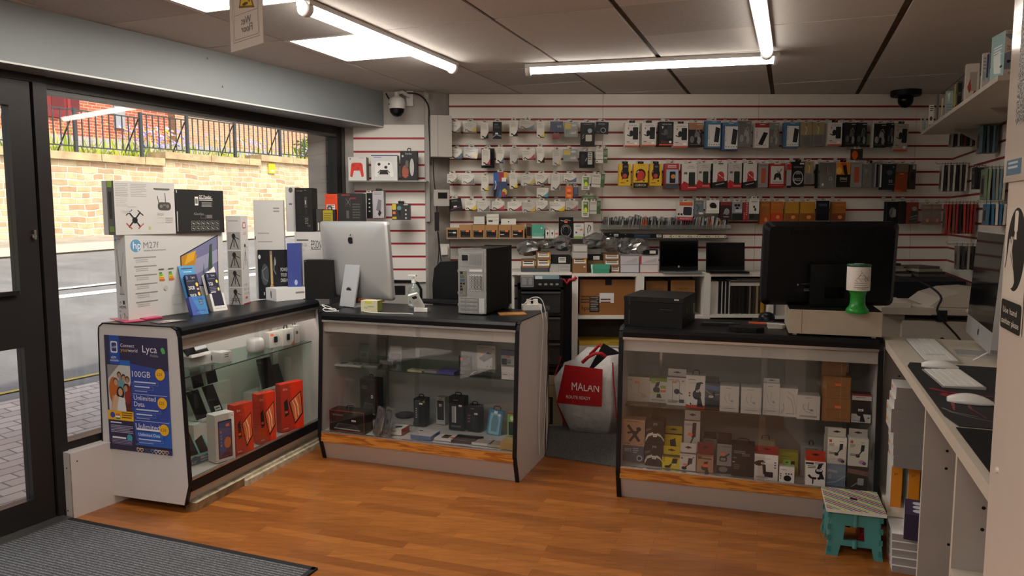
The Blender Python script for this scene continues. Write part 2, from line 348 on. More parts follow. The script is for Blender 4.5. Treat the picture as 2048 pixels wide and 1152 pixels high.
# white post close to the camera on the right
PP = (.944,1.425); PX = MB()
PX.T = Matrix.Translation((PP[0],PP[1],0)) @ Matrix.Rotation(R(-90-20.9),4,'Z')   # x towards camera, y away from the room
PX.prism([(0.015,0),(1.25,0),(1.25,.25),(0,.25),(0,.015),(.004,.005)],0,ZC,mat('d8c9bd',.35,noise=.12,scale=2.2),'z')
for z,x in ((.62,.07),(1.02,.07)): PX.cyl((x,0,z),(x,-.004,z),.006,mat('d9cfc6',.4),10)
struct('wall_front',PX)
PM = PX.T
# ------------------------------------------------------------------ outside: street, wall, railing, house
def FXY(s,d,z): return FM @ Vector((s,d,z))
def gz(d,s):
    P = [(0,-.02),(1.0,.02),(2.3,.13),(2.9,.10),(4.5,.62),(6.7,.88),(6.75,.97),(8,1.0),(9,1.3),(30,6.0)]
    for (a,za),(b,zb) in zip(P,P[1:]):
        if d <= b: z = za+(zb-za)*(d-a)/(b-a); break
    return z + .03*(s-1)*min(1,max(0,d-1)/6)
def strip(name,d0,d1,m,n=4,up=0.0,s0=-9,s1=24,kind='structure',**k):
    mb = MB(); vs = []; fs = []; S_ = [s0+(s1-s0)*i/24 for i in range(25)]
    for s in S_:
        for j in range(n+1): d = d0+(d1-d0)*j/n; vs.append(FXY(s,d,gz(d,s)+up))
    for i in range(24):
        for j in range(n): a = i*(n+1)+j; fs.append((a,a+n+1,a+n+2,a+1))
    mb.add(vs,fs,m)
    return mkobj(name,mb,kind=kind,**k)
def pavers():
    m = bpy.data.materials.new('block_paving'); m.use_nodes = True; n = m.node_tree; b = n.nodes['Principled BSDF']
    tc = n.nodes.new('ShaderNodeTexCoord'); mp = n.nodes.new('ShaderNodeMapping'); mp.inputs['Rotation'].default_value = (0,0,R(-62)); n.links.new(tc.outputs['Object'],mp.inputs[0])
    br = n.nodes.new('ShaderNodeTexBrick'); br.inputs['Scale'].default_value = 1; br.inputs['Brick Width'].default_value = .2; br.inputs['Row Height'].default_value = .1; br.inputs['Mortar Size'].default_value = .006
    br.inputs['Color1'].default_value = lin('cfbfb4'); br.inputs['Color2'].default_value = lin('b9a79c'); br.inputs['Mortar'].default_value = lin('7d726c'); n.links.new(mp.outputs[0],br.inputs[0])
    n.links.new(br.outputs[0],b.inputs['Base Color']); b.inputs['Roughness'].default_value = .8; return m
def stone():
    m = bpy.data.materials.new('rubble_stone'); m.use_nodes = True; n = m.node_tree; b = n.nodes['Principled BSDF']
    tc = n.nodes.new('ShaderNodeTexCoord')
    nz0 = n.nodes.new('ShaderNodeTexNoise'); nz0.inputs['Scale'].default_value = 1.7; n.links.new(tc.outputs['Object'],nz0.inputs[0])
    vm = n.nodes.new('ShaderNodeVectorMath'); vm.operation = 'MULTIPLY_ADD'; vm.inputs[1].default_value = (.16,.16,.16); n.links.new(nz0.outputs['Color'],vm.inputs[0]); n.links.new(tc.outputs['Object'],vm.inputs[2])
    sw = n.nodes.new('ShaderNodeSeparateXYZ'); n.links.new(vm.outputs[0],sw.inputs[0]); cb = n.nodes.new('ShaderNodeCombineXYZ'); n.links.new(sw.outputs['X'],cb.inputs['X']); n.links.new(sw.outputs['Z'],cb.inputs['Y'])
    br = n.nodes.new('ShaderNodeTexBrick'); br.inputs['Scale'].default_value = 1; br.inputs['Brick Width'].default_value = .27; br.inputs['Row Height'].default_value = .095; br.inputs['Mortar Size'].default_value = .012; br.inputs['Mortar Smooth'].default_value = .3
    br.inputs['Color1'].default_value = (0,0,0,1); br.inputs['Color2'].default_value = (1,1,1,1); br.inputs['Mortar'].default_value = (.5,.5,.5,1); br.squash = .6; br.squash_frequency = 3; n.links.new(cb.outputs[0],br.inputs[0])
    cr = n.nodes.new('ShaderNodeValToRGB'); e = cr.color_ramp; e.elements[0].color = lin('b89878'); e.elements[1].color = lin('d9b88a')
    for p,h in ((.2,'cda684'),(.4,'d6bb92'),(.6,'d0b088'),(.8,'e0cda8')): x = e.elements.new(p); x.color = lin(h)
    n.links.new(br.outputs[0],cr.inputs[0]); mx = n.nodes.new('ShaderNodeMixRGB'); mx.inputs[2].default_value = lin('ddd3bd'); n.links.new(br.outputs['Fac'],mx.inputs[0]); n.links.new(cr.outputs[0],mx.inputs[1])
    nz = n.nodes.new('ShaderNodeTexNoise'); nz.inputs['Scale'].default_value = 9; nz.inputs['Detail'].default_value = 6; n.links.new(tc.outputs['Object'],nz.inputs[0])
    mr = n.nodes.new('ShaderNodeMapRange'); mr.inputs[3].default_value = .6; mr.inputs[4].default_value = 1.3; n.links.new(nz.outputs[0],mr.inputs[0]); m2 = n.nodes.new('ShaderNodeMixRGB'); m2.blend_type = 'MULTIPLY'; m2.inputs[0].default_value = 1
    n.links.new(mx.outputs[0],m2.inputs[1]); n.links.new(mr.outputs[0],m2.inputs[2]); n.links.new(m2.outputs[0],b.inputs['Base Color']); b.inputs['Roughness'].default_value = .9
    bp = n.nodes.new('ShaderNodeBump'); bp.inputs['Strength'].default_value = .7; bp.inputs['Distance'].default_value = .02; bp.invert = True; n.links.new(br.outputs['Fac'],bp.inputs['Height']); n.links.new(bp.outputs[0],b.inputs['Normal'])
    return m
def brick(c1,c2,mo,w=.225,h=.075):
    m = bpy.data.materials.new('red_brick'); m.use_nodes = True; n = m.node_tree; b = n.nodes['Principled BSDF']
    tc = n.nodes.new('ShaderNodeTexCoord'); sw = n.nodes.new('ShaderNodeSeparateXYZ'); n.links.new(tc.outputs['Object'],sw.inputs[0]); cb = n.nodes.new('ShaderNodeCombineXYZ'); n.links.new(sw.outputs['X'],cb.inputs['X']); n.links.new(sw.outputs['Z'],cb.inputs['Y'])
    br = n.nodes.new('ShaderNodeTexBrick'); br.inputs['Scale'].default_value = 1; br.inputs['Brick Width'].default_value = w; br.inputs['Row Height'].default_value = h; br.inputs['Mortar Size'].default_value = .008
    br.inputs['Color1'].default_value = lin(c1); br.inputs['Color2'].default_value = lin(c2); br.inputs['Mortar'].default_value = lin(mo); n.links.new(cb.outputs[0],br.inputs[0]); n.links.new(br.outputs[0],b.inputs['Base Color']); b.inputs['Roughness'].default_value = .9; return m
strip('pavement',.06,2.2,pavers())
strip('road',2.2,6.7,mat('7d7a77',.85,noise=.25,scale=3),6)
strip('pavement',6.7,8.1,mat('a39a8c',.9,noise=.2,scale=4))
yl = mat('cdb14c',.8,noise=.3,scale=12); wh_ = mat('d9d9d4',.8,noise=.2,scale=8)
strip('road_marking',2.42,2.5,yl,1,.006,kind=None,label='yellow no-parking line along the near edge of the road',cat='road marking')
strip('road_marking',4.35,4.43,wh_,1,.006,kind=None,label='white line along the middle of the road nearer the shop',cat='road marking')
strip('road_marking',4.62,4.70,wh_,1,.006,kind=None,label='white line along the middle of the road nearer the stone wall',cat='road marking')
strip('kerb',6.6,6.75,mat('b9ac96',.85),1,.03,kind=None,label='pale stone kerb on the far side of the road',cat='kerb')
# stone wall sections stepping up the hill: (s0, s1, z top)
ws = stone(); cop = mat('c9b189',.9,noise=.35,scale=6,bump=.5)
for k,(s0,s1,z1,lb) in enumerate([(-4,6.85,2.50,'lowest section of the stone wall, left as seen through the window'),(6.85,9.1,2.63,'stone wall section one step up, above the drone box'),(9.1,11.4,2.73,'stone wall section with the small yellow plate'),(11.4,22,2.80,'highest section of the stone wall, beside the window post')]):
    e = empty('stone_wall',FXY(s0,8,1),90-FA,lb,'wall','stepped stone wall across the road')
    mkobj('stonework',MB().box(0,s1-s0,0,.35,-.7,z1-.13-1,ws),e)
    cm = MB(); x = 0
    while x < s1-s0-.05:
        w = min(.75+.3*random.random(),s1-s0-x); cm.box(x+.006,x+w-.006,-.07,.4,z1-.13-1,z1-1-.01*random.random(),cop); x += w
    mkobj('coping',cm,e)
yp = MB().box(-.09,.09,0,.02,-.1,.1,mat('e8d21c')).box(-.05,.05,-.004,0,-.07,-.03,mat('efefe6'))
q = onp(544,337,(FXY(0,7.97,0).x,FXY(0,7.97,0).y),FA); mkobj('utility_marker',yp,loc=q,yaw=90-FA,label='small yellow plate fixed to the stone wall',cat='sign')
# grassy bank behind the wall
gm = mat('93a23e',.95,noise=.5,scale=3,bump=.6)
strip('bank',8.3,10.5,gm,4,0,kind='structure'); 
bkm = MB(); bkm.T = FM; bkm.add([(-12,8.3,2.2),(30,8.3,2.6),(30,10.6,3.1),(-12,10.6,2.75),(-12,22,4.0),(30,22,4.6)],[(0,1,2,3),(3,2,5,4)],mat('a5a19a',.9,noise=.2,scale=2)); struct('bank',bkm)
rg = random.Random(3); gb = MB(); gb.T = FM
gcol = [mat('a8b63a',.8),mat('7f9430',.8),mat('c2c04a',.8)]
for i in range(2600):
    s = rg.uniform(-3,20); d = rg.uniform(8.45,9.5); z = 2.3+.02*s+.13*(d-8.4); h = rg.uniform(.12,.5)*(1.3 if rg.random() < .3 else .8); a = rg.uniform(0,3.1); w = .02; dx,dy = math.cos(a)*w,math.sin(a)*w; lx,ly = rg.uniform(-.12,.12),rg.uniform(-.1,.1)
    gb.add([(s-dx,d-dy,z-.03),(s+dx,d+dy,z-.1),(s+lx+dx*.6,d+ly,z+h*.6),(s+lx*1.8,d+ly*1.6,z+h)],[(0,1,2,3)],gcol[i % 3])
mkobj('grass',gb,kind='stuff',label='long sunlit grass on the bank behind the railing',cat='grass')
fl = MB(); fl.T = FM
for i in range(500):
    s = rg.choice([7.6,8.0,10.3,12.5])+rg.gauss(0,.35); d = 9.3+rg.gauss(0,.2); z = 2.75+rg.random()*.45; r = .03
    fl.add([(s-r,d,z),(s,d-r,z-r),(s+r,d,z),(s,d+r,z+r)],[(0,1,2,3)],mat(['8c86c8','a7a3d8','b9a03c'][i % 3],.8))
mkobj('flowers',fl,kind='stuff',label='pale purple flowers scattered over the bank behind the railing',cat='flowers')
# bushes at the right end
for k,(s,d,z,r,lb) in enumerate([(15.0,9.6,3.2,.9,'leafy green bush at the far right behind the railing'),(12.9,9.9,3.1,.6,'low leafy bush left of the large bush behind the railing'),(17.6,9.6,3.3,1.0,'bush in the window corner by the dark window post')]):
    b = MB(); lm = [mat('6f8a3a',.8),mat('93a24e',.8),mat('55702c',.8)]
    for i in range(900):
        u = Vector((rg.gauss(0,1),rg.gauss(0,1),rg.gauss(0,1))).normalized()*r*rg.uniform(.55,1.0); u.z *= .8; t = Vector((rg.gauss(0,1),rg.gauss(0,1),rg.gauss(0,1))).normalized()*.06; t2 = u.cross(t).normalized()*.03
        b.add([u-t,u-t2,u+t,u+t2],[(0,1,2,3)],lm[i % 3])
    mkobj('bush',b,loc=FXY(s,d,z),label=lb,cat='bush',group='bushes behind the railing')
# railing panels between raking posts
IRON = mat('3d4044',.5)
posts = []
for u in (-90,152,283,375,470,560,632,700): 
    q = onp(u,290,(FXY(0,8.22,0).x,FXY(0,8.22,0).y),FA); posts.append((FM.inverted() @ q).x)
tops = [3.20,3.20,3.27,3.32,3.38,3.42,3.46]; bots = [2.60,2.60,2.68,2.72,2.76,2.8,2.8]
rl = ['railing panel seen through the shop door glass','railing panel in front of the red house door','railing panel starting at the raking post above the drone box','railing panel in front of the pale drive','railing panel in front of the paler brick of the house','railing panel in front of the low bush','railing panel in front of the large bush']
for k in range(7):
    s0,s1,zt_,zb_ = posts[k],posts[k+1],tops[k],bots[k]
    e = empty('iron_railing',FXY(s0,8.22,2.45),90-FA,rl[k],'railing','iron railing along the stone wall'); L = s1-s0; z0 = 2.45
    mkobj('rail',MB().box(0,L,-.012,.012,zt_-z0-.02,zt_-z0,IRON),e); mkobj('rail',MB().box(0,L,-.012,.012,zb_-z0,zb_-z0+.02,IRON),e)
    mkobj('post',MB().box(-.025,.025,-.025,.025,0,zt_-z0+.02,IRON).tube([(-.02,.03,zt_-z0-.1),(-.02,.5,.05)],.014,IRON),e)
    n = max(3,int(L/.115)); bb = MB()
    for i in range(1,n): x = L*i/n; bb.box(x-.008,x+.008,-.008,.008,zb_-z0,zt_-z0-.01,IRON)
    mkobj('bars',bb,e)
# house across the road
h = empty('house',FXY(0,15,3.2),90-FA,'red brick house with a dark red door beyond the railing','house')
BR = brick('b5654a','a24f38','c8a890'); BR2 = brick('c69a78','b58563','cdb49a')
def hs(u,v,d): p = FXY(0,d,0); q = onp(u,v,(p.x,p.y),FA); l = FM.inverted() @ q; return l.x,l.z-3.2
xa,za = hs(20,232,15); xb,_ = hs(232,232,15); xc,_ = hs(405,240,15); xd,_ = hs(560,240,15)
mkobj('brick_wall',MB().box(xa-6,xb+1.6,0,6,-.6,5,BR),h)
mkobj('brick_wall',MB().box(xc,xd+3,1.2,6,-.2,5,BR2),h)
x0,z0 = hs(92,232,14.95); x1,z1 = hs(132,180,14.95)
dm = MB().box(x0,x1,-.06,.02,z0,z0+2.0,mat('7a1f22',.4)); 
dm.box(x0-.08,x0,-.08,.02,z0,z0+2.1,mat('8c2a2a')).box(x1,x1+.08,-.08,.02,z0,z0+2.1,mat('8c2a2a')).box(x0+.15,x0+.45,-.07,-.06,z0+.2,z0+.9,mat('611518')).box(x0+.55,x0+.85,-.07,-.06,z0+.2,z0+.9,mat('611518'))
mkobj('front_door',dm,h)
mkobj('garage_door',MB().box(x0+1.8,x0+2.1,-.07,0,z0-.1,z0+2.0,mat('9a9c9e')),h)
# ------------------------------------------------------------------ display counters
BLK = mat('17171a',.38,noise=.15,scale=30); LAM = mat('cfc8c4',.5,noise=.05,scale=3); ALUM = mat('c9c6c2',.25,.9); PANE = clear(tint=.97,gloss=.02,name='counter_glass')
OAK = bpy.data.materials.new('oak_strip'); OAK.use_nodes = True
def _oak():
    n = OAK.node_tree; b = n.nodes['Principled BSDF']; tc = n.nodes.new('ShaderNodeTexCoord'); mp = n.nodes.new('ShaderNodeMapping'); mp.inputs['Scale'].default_value = (2.2,9,24); n.links.new(tc.outputs['Object'],mp.inputs[0])
    wv = n.nodes.new('ShaderNodeTexNoise'); wv.inputs['Scale'].default_value = 2.4; wv.inputs['Detail'].default_value = 3; wv.inputs['Distortion'].default_value = 1.2; n.links.new(mp.outputs[0],wv.inputs[0])
    cr = n.nodes.new('ShaderNodeValToRGB'); cr.color_ramp.elements[0].position = .42; cr.color_ramp.elements[0].color = lin('9c5a1e'); cr.color_ramp.elements[1].position = .56; cr.color_ramp.elements[1].color = lin('cf8a3c')
    n.links.new(wv.outputs[0],cr.inputs[0]); n.links.new(cr.outputs[0],b.inputs['Base Color']); b.inputs['Roughness'].default_value = .35
_oak()
def counter(P,yaw,L,D,H,z0,label,shelf_z,deck,bulge,oak,split,shelf_in=.12,shelves=None,backm='b9b5b0',fill_lamp=False,D2=None):
    D2 = D2 or D
    e = empty('display_counter',(P[0],P[1],z0),yaw,label,'counter','glass fronted display counters')
    pr = [(0,0),(-bulge,deck-.02),(-.004,H-.05),(.006,H-.018),(.035,H-.002),(D-.03,H-.002),(D-.004,H-.02),(D,H-.06),(D+.015,deck),(D-.03,0)]
    t = .018
    for x0,x1,Dq in ((0,t,D),(L-t,L,D2)):
        pr = [(0,0),(-bulge,deck-.02),(-.004,H-.05),(.006,H-.018),(.035,H-.002),(Dq-.03,H-.002),(Dq-.004,H-.02),(Dq,H-.06),(Dq+.015 if D2 == D or Dq == D else Dq,deck),(Dq-.03,0)]
        ep = mkobj('end_panel',MB().prism(pr,x0,x1,LAM,'x'),e)
        n = len(pr); q = [Vector((0,y,z)) for y,z in pr]; ed = MB()
        c = Vector((0,Dq/2,H/2))
        for i in range(n-1) if True else []:
            a,b = q[i],q[i+1]; dirn = (b-a).normalized(); nr = Vector((0,dirn.z,-dirn.y))
            if nr.dot((a+b)/2-c) < 0: nr = -nr
            a2,b2 = a+nr*.006,b+nr*.006
            ed.prism([(a.y,a.z),(b.y,b.z),(b2.y,b2.z),(a2.y,a2.z)],x0-.003,x1+.003,BLK,'x')
        mkobj('edge_trim',ed,ep)
    dq = min(D,D2)
    tp = [(-.012,H-.045),(-.016,H-.02),(-.008,H-.004),(.01,H),(dq-.01,H),(dq-.002,H-.01),(dq-.002,H-.03),(.02,H-.03),(.01,H-.045)]
    tpm = MB().prism(tp,t,L-t,BLK,'x')
    if D2 < D: tpm.prism([(t,D2-.003),(L-t,D2-.003),(t,D-.002)],H-.03,H-.0001,BLK,'z')
    mkobj('top',tpm,e)
    mkobj('top_rail',MB().box(t,L-t,-.012,.004,H-.058,H-.045,ALUM),e)
    mkobj('inner_rail',MB().box(t,L-t,.012,.02,H-.12,H-.058,mat('c4beb6',.5)),e)
    dk = MB().prism([(t,-bulge+.01),(L-t,-bulge+.01),(L-t,D2-.01),(t,D-.01)],deck-.02,deck,mat('bdb9b3',.5),'z'); mkobj('deck',dk,e)
    mkobj('kick_panel',MB().prism([(-bulge+.012,deck-.06),(.012,.0),(.03,.0),(.03,deck-.06)],t,L-t,mat('c2bbb6',.6,noise=.06,scale=3),'x'),e)
    mkobj('front_strip',MB().prism([(-bulge-.002,deck-.058),(-bulge-.002,deck-.002),(-bulge+.012,deck-.002),(-bulge+.012,deck-.06)],t,L-t,OAK if oak else BLK,'x'),e)
    mkobj('glass_track',MB().box(t,L-t,-bulge-.003,-bulge+.02,deck-.002,deck+.006,ALUM),e)
    mkobj('back_panel',MB().prism([(t,D-.02),(t,D-.012),(L-t,D2-.012),(L-t,D2-.02)],deck,H-.03,mat(backm,.5,noise=.05,scale=3),'z'),e)
    yb,yt,zb,zt2 = -bulge+.004,-.002,deck+.004,H-.05     # sloping panes
    for (a,b,o) in ((t,split+.015,0),(split-.015,L-t,.006)):
        mkobj('glass_pane',MB().prism([(yb+o,zb),(yt+o,zt2),(yt+o+.004,zt2),(yb+o+.004,zb)],a,b,PANE,'x'),e)
    gl = clear('d8f0e6',.96,.02,name='shelf_glass')
    for (a,b,z,yi) in (shelves or [(t,L-t,shelf_z,shelf_in)]):
        sh = mkobj('shelf',MB().prism([(a,yi),(b,yi),(b,D2-.03),(a,D-.03)],z-.006,z,gl,'z').box(a,b,yi-.001,yi,z-.006,z,mat('3f4a44',.2)),e)
    for x in (.16,L-.10): mkobj('shelf_upright',MB().box(x,x+.015,D+(D2-D)*x/L-.04,D+(D2-D)*x/L-.025,deck,H-.05,ALUM),e)
    if fill_lamp: mkobj('fill_strip',MB().box(.05,L-.05,.05,.065,H-.05,H-.035,emis('fff8ec',fill_lamp)),e)  # strip added to brighten the inside of the counter
    return e
C1,Y1 = (-1.648,3.601),72.5
C2,Y2 = (-1.169,4.474),-19.5
C3,Y3 = (.565,3.834),-17.4
def inset(C,yaw,d): a = R(yaw); return (C[0]-math.sin(a)*d,C[1]+math.cos(a)*d)
def shz(C,yaw,d,u,v): p = inset(C,yaw,d); return onp(u,v,p,90-yaw).z
S2 = shz(C2,Y2,.12,850,746); S3 = shz(C3,Y3,.10,1490,827); S1 = .676
counter(C1,Y1,1.27,.49,.905,.045,'white display counter under the window with the blue poster on its end',S1-.045,.125,.03,False,.62,shelf_in=.05,backm='e2dedb',fill_lamp=30.0,D2=.33)
counter(C2,Y2,1.283,.55,.912,0,'grey white display counter in the middle, under the silver computer, with an oak strip',S2,.18,.05,True,.66)
counter(C3,Y3,1.25,.50,.912,0,'display counter of phone mounts at the right, under the black monitor, with an oak strip',S3,.18,.05,True,.72,shelf_in=.10,backm='8f8a84')
DK1,DK2,DK3 = .17,.18,.18
# batten under the window counter
bt = MB(); wpn = mat('c9bda4',.9,noise=.45,scale=25,bump=.4); 
bt.box(0.04,.42,-.035,.03,0,.045,mat('8a6a48',.9,noise=.6,scale=18),top=wpn).box(.42,1.3,-.05,.03,.0,.03,wpn).box(.42,1.3,-.03,.03,.03,.045,wpn)
for k,x0 in enumerate((0.05,)): pass
mkobj('timber_batten',bt,loc=(C1[0],C1[1],0),yaw=Y1,label='worn flaking white timber batten under the front of the window counter',cat='timber')
# corner infill between the two counters
ci = MB(); pg = [(-1.178,4.50),(-.995,4.995),(-1.10,5.2),(-1.262,4.80),(-1.25,4.72)]
ci.prism(pg,.87,.908,BLK,'z').prism([(-1.15,4.75),(-1.05,5.0),(-1.08,5.01),(-1.18,4.76)],0,.87,LAM,'z')
mkobj('corner_worktop',ci,label='black corner worktop between the window counter and the middle counter',cat='worktop')
# entrance mat
def matm():
    m = bpy.data.materials.new('ribbed_mat'); m.use_nodes = True; n = m.node_tree; b = n.nodes['Principled BSDF']; tc = n.nodes.new('ShaderNodeTexCoord'); mp = n.nodes.new('ShaderNodeMapping'); n.links.new(tc.outputs['Object'],mp.inputs[0])
    wv = n.nodes.new('ShaderNodeTexWave'); wv.bands_direction = 'Y'; wv.inputs['Scale'].default_value = 18; wv.inputs['Distortion'].default_value = .4; n.links.new(mp.outputs[0],wv.inputs[0])
    nz = n.nodes.new('ShaderNodeTexNoise'); nz.inputs['Scale'].default_value = 160; n.links.new(mp.outputs[0],nz.inputs[0]); mx = n.nodes.new('ShaderNodeMixRGB'); mx.blend_type = 'MULTIPLY'; mx.inputs[0].default_value = 1
    cr = n.nodes.new('ShaderNodeValToRGB'); cr.color_ramp.elements[0].color = lin('3a3a3d'); cr.color_ramp.elements[1].color = lin('77777a'); n.links.new(wv.outputs[0],cr.inputs[0]); mr = n.nodes.new('ShaderNodeMapRange'); mr.inputs[1].default_value = .35; mr.inputs[2].default_value = .65; mr.inputs[3].default_value = .5; mr.inputs[4].default_value = 1.5
    n.links.new(nz.outputs[0],mr.inputs[0]); n.links.new(cr.outputs[0],mx.inputs[1]); n.links.new(mr.outputs[0],mx.inputs[2]); n.links.new(mx.outputs[0],b.inputs['Base Color']); b.inputs['Roughness'].default_value = .95
    bp = n.nodes.new('ShaderNodeBump'); bp.inputs['Strength'].default_value = .8; bp.inputs['Distance'].default_value = .004; n.links.new(wv.outputs[0],bp.inputs['Height']); n.links.new(bp.outputs[0],b.inputs['Normal']); return m
a = onz(128,1036); b = onz(633,1140); yw = math.degrees(math.atan2(b.y-a.y,b.x-a.x)); L = (b-a).length
mm = MB().box(0,L,-1.6,0,.001,.008,matm()); em = mkobj('entrance_mat',mm,loc=(a.x,a.y,0),yaw=yw,label='dark grey ribbed entrance mat on the wooden floor by the door',cat='mat')
mkobj('mat_border',MB().box(-.0,L,-.02,.004,.001,.0095,mat('2a2a2c',.7)).box(L-.02,L+.004,-1.6,.004,.001,.0095,mat('2a2a2c',.7)),em)
# warning sign hanging from the ceiling (seen from behind: its writing is mirrored)
# sign plane: bottom edge (465..525, 105..125); size A5-like; placed ~2.6 m away
dS = 2.35; A_ = ony(462,105,dS+.0); B_ = ony(528,125,dS-.13)
wS = math.hypot(B_.x-A_.x,B_.y-A_.y); yS = math.degrees(math.atan2(B_.y-A_.y,B_.x-A_.x)); hS = ZC-.012-A_.z
sg = MB().box(0,wS,0,.003,0,hS,mat('cfc4ba',.3))
O = (0,0,0); fh = .235
br_ = 'a08c30'
ops = [('o',.10,.10*fh/hS,.90,1.2*fh/hS,.008,'6b655e'),('o',.14,.13*fh/hS,.87,1.15*fh/hS,.008,'6b655e'),('r',.15,.435*fh/hS,.87,.44*fh/hS,'6b655e')]
def yy(v): return v*fh/hS
ops += [('p',[(.30,yy(.52)),(.78,yy(.46)),(.48,yy(.90))],'7a6128'),('p',[(.35,yy(.54)),(.72,yy(.495)),(.485,yy(.86))],'d9b23c'),('e',.50,yy(.545),.09,yy(.02),'5a4a28'),
        ('s',[(.44,yy(.75)),(.50,yy(.67)),(.64,yy(.55))],.028,'5a4a28'),('s',[(.48,yy(.66)),(.58,yy(.64)),(.64,yy(.60))],.028,'5a4a28'),('s',[(.47,yy(.71)),(.54,yy(.72))],.02,'5a4a28'),('e',.47,yy(.785),.022,yy(.016),'5a4a28'),
        ('p',[(.62,yy(1.12)),(.87,yy(1.12)),(.87,yy(1.0))],'d9b23c')]
sg.art(O,(wS,0,0),(0,0,hS),ops)
# mirrored words
def mirror(mb,O,ex,ey,x,y,h,s,col,off=.001):
    vs,fs,w = txt(s); O,ex,ey = Vector(O),Vector(ex),Vector(ey); n = ex.cross(ey).normalized(); k = h/.7
    mb.add([O+ex*x-ex.normalized()*(vx*k)+ey.normalized()*(y+vy*k)+n*off for vx,vy in vs],fs,col)
mirror(sg,O,(wS,0,0),(0,0,hS),.66,.30*fh,.022,'Wet','6b655e'); mirror(sg,O,(wS,0,0),(0,0,hS),.70,.20*fh,.022,'Floor','6b655e')
mkobj('warning_sign',sg,loc=A_,yaw=yS,label='white hanging wet floor sign with yellow warning triangle, its writing seen mirrored',cat='sign')
# ------------------------------------------------------------------ poster on the end of the window counter
yE = Y1-90     # direction along the end panel, left to right as seen = yaw -17.5
xv = Vector((math.cos(R(yE)),math.sin(R(yE)),0))
wP = .395; hP = .595; O = Vector((C1[0],C1[1],0))-xv*(.455)+Vector((0,0,.297)); nn = Vector((math.sin(R(yE)),-math.cos(R(yE)),0)); O = O+nn*.003
po = MB(); po.T = Matrix.Identity(4)
W_,PU,BL_,YE = 'eeeaf2','3a2c4a','35489c','f2b41a'
ops = [('r',0,0,1,1,'332a4d'),('r',0.08,.75,.24,1,'2450a8'),('p',[(.24,.78),(1,.72),(1,.06),(.24+.2,.1),(.40,.35),(.38,.6)],BL_),('p',[(.42,.06),(1,.06),(1,.30)],'2a5fb8'),('r',.24,.72,.40,.79,'2a6ac0'),
 ('R',.10,.85,.21,.95,'e8e6f0',.02),('R',.115,.862,.195,.938,'2c3a70',.015),('t',.125,.89,.02,'eSIM',W_),('t',.10,.80,.02,'eSIM',W_),('t',.08,.775,.02,'available',W_),
 ('t',.26,.905,.030,'Connect',W_),('t',.26,.865,.030,'your','e8b050'),('t',.38,.865,.030,'world',W_),('t',.61,.87,.062,'Lyca',W_),('t',.73,.835,.022,'Mobile','b8b0c0'),
 ('e',.925,.90,.028,.02,'58b058'),('e',.945,.885,.02,.018,'58b058'),('p',[(.90,.895),(.965,.895),(.92,.862)],'58b058'),
 # group photo, printed small
 ('r',.03,.345,.40,.745,'cdc9c2'),('p',[(.03,.745),(.22,.745),(.03,.62)],'8f8a86'),('p',[(.25,.345),(.40,.345),(.40,.6)],'5a2a2a'),('e',.12,.52,.08,.12,'c4661e'),('e',.34,.50,.055,.09,'8c2f2c'),('e',.25,.56,.06,.08,'6f9fa8'),
 ('e',.155,.60,.042,.034,'7a4a30'),('e',.157,.592,.032,.026,'c99a7c'),('e',.215,.66,.036,.03,'4a3428'),('e',.215,.652,.027,.024,'b98668'),('e',.285,.64,.036,.03,'3a2a24'),('e',.285,.632,.026,.023,'c29274'),('e',.345,.625,.036,.03,'4a3026'),('e',.345,.617,.027,.023,'b58464'),
 ('e',.315,.555,.038,.034,'3a2a24'),('e',.315,.545,.03,.028,'c08c6c'),('e',.225,.50,.06,.06,'2a1f1e'),('e',.225,.51,.036,.035,'d0a080'),('p',[(.17,.345),(.18,.47),(.29,.46),(.31,.345)],'e4e2e4'),('p',[(.06,.345),(.11,.345),(.15,.47),(.10,.48)],'c8987a'),('p',[(.06,.345),(.14,.345),(.20,.46),(.14,.49)],'d8b090'),
 ('r',0.0,.262,.42,.345,YE),('e',.08,.305,.04,.026,'3a4ca0'),('r',.13,.30,.20,.32,'e06a2a'),('r',.13,.285,.20,.30,'f0f0f0'),('r',.13,.27,.20,.285,'2f8a4a'),('l',.23,.325,.40,3,.02,'7a5a10'),
 ('l',.04,.235,.22,1,.02,W_),('l',.04,.21,.40,5,.014,'a8a0b8'),('l',.06,.10,.28,1,.03,W_),('e',.34,.115,.045,.03,'3fa0b0'),('l',.05,.085,.38,5,.013,'8a80a0'),
 ('t',.43,.655,.052,'100GB',W_),('o',.44,.590,.84,.620,.006,'6a80c8'),('l',.46,.606,.80,1,.022,'c8d0f0'),('o',.44,.548,.76,.580,.006,'6a80c8'),('l',.46,.566,.70,1,.022,'c8d0f0'),('l',.46,.530,.66,1,.016,'a0a8d0'),
 ('r',.43,.505,.97,.509,'c8d0f0'),('t',.44,.455,.042,'Unlimited',W_),('t',.44,.400,.042,'Data',W_),('o',.45,.350,.86,.380,.006,'6a80c8'),('l',.47,.368,.82,1,.022,'c8d0f0'),('o',.45,.310,.78,.340,.006,'6a80c8'),('l',.47,.327,.72,1,.022,'c8d0f0'),('l',.47,.295,.68,1,.016,'a0a8d0'),
 ('r',.44,.275,.98,.279,'c8d0f0'),('t',.45,.205,.048,'Unlimited',W_,.38),('l',.46,.195,.86,1,.028,W_),('R',.47,.135,.88,.178,'2f6cc4',.03),('t',.49,.145,.026,'Unlimited Data',W_),('o',.47,.095,.88,.122,.006,'6a80c8'),('l',.49,.111,.84,1,.02,'c8d0f0'),('l',.49,.082,.72,1,.014,'a0a8d0'),
 ('r',0,0,1,.05,'2b2440')]
for (cx_,cy_,s_) in ((.875,.69,'£20'),(.89,.445,'£25'),(.90,.215,'£30')): ops += [('e',cx_,cy_,.075,.05,YE),('t',cx_-.05,cy_-.012,.026,s_,'5a4010')]
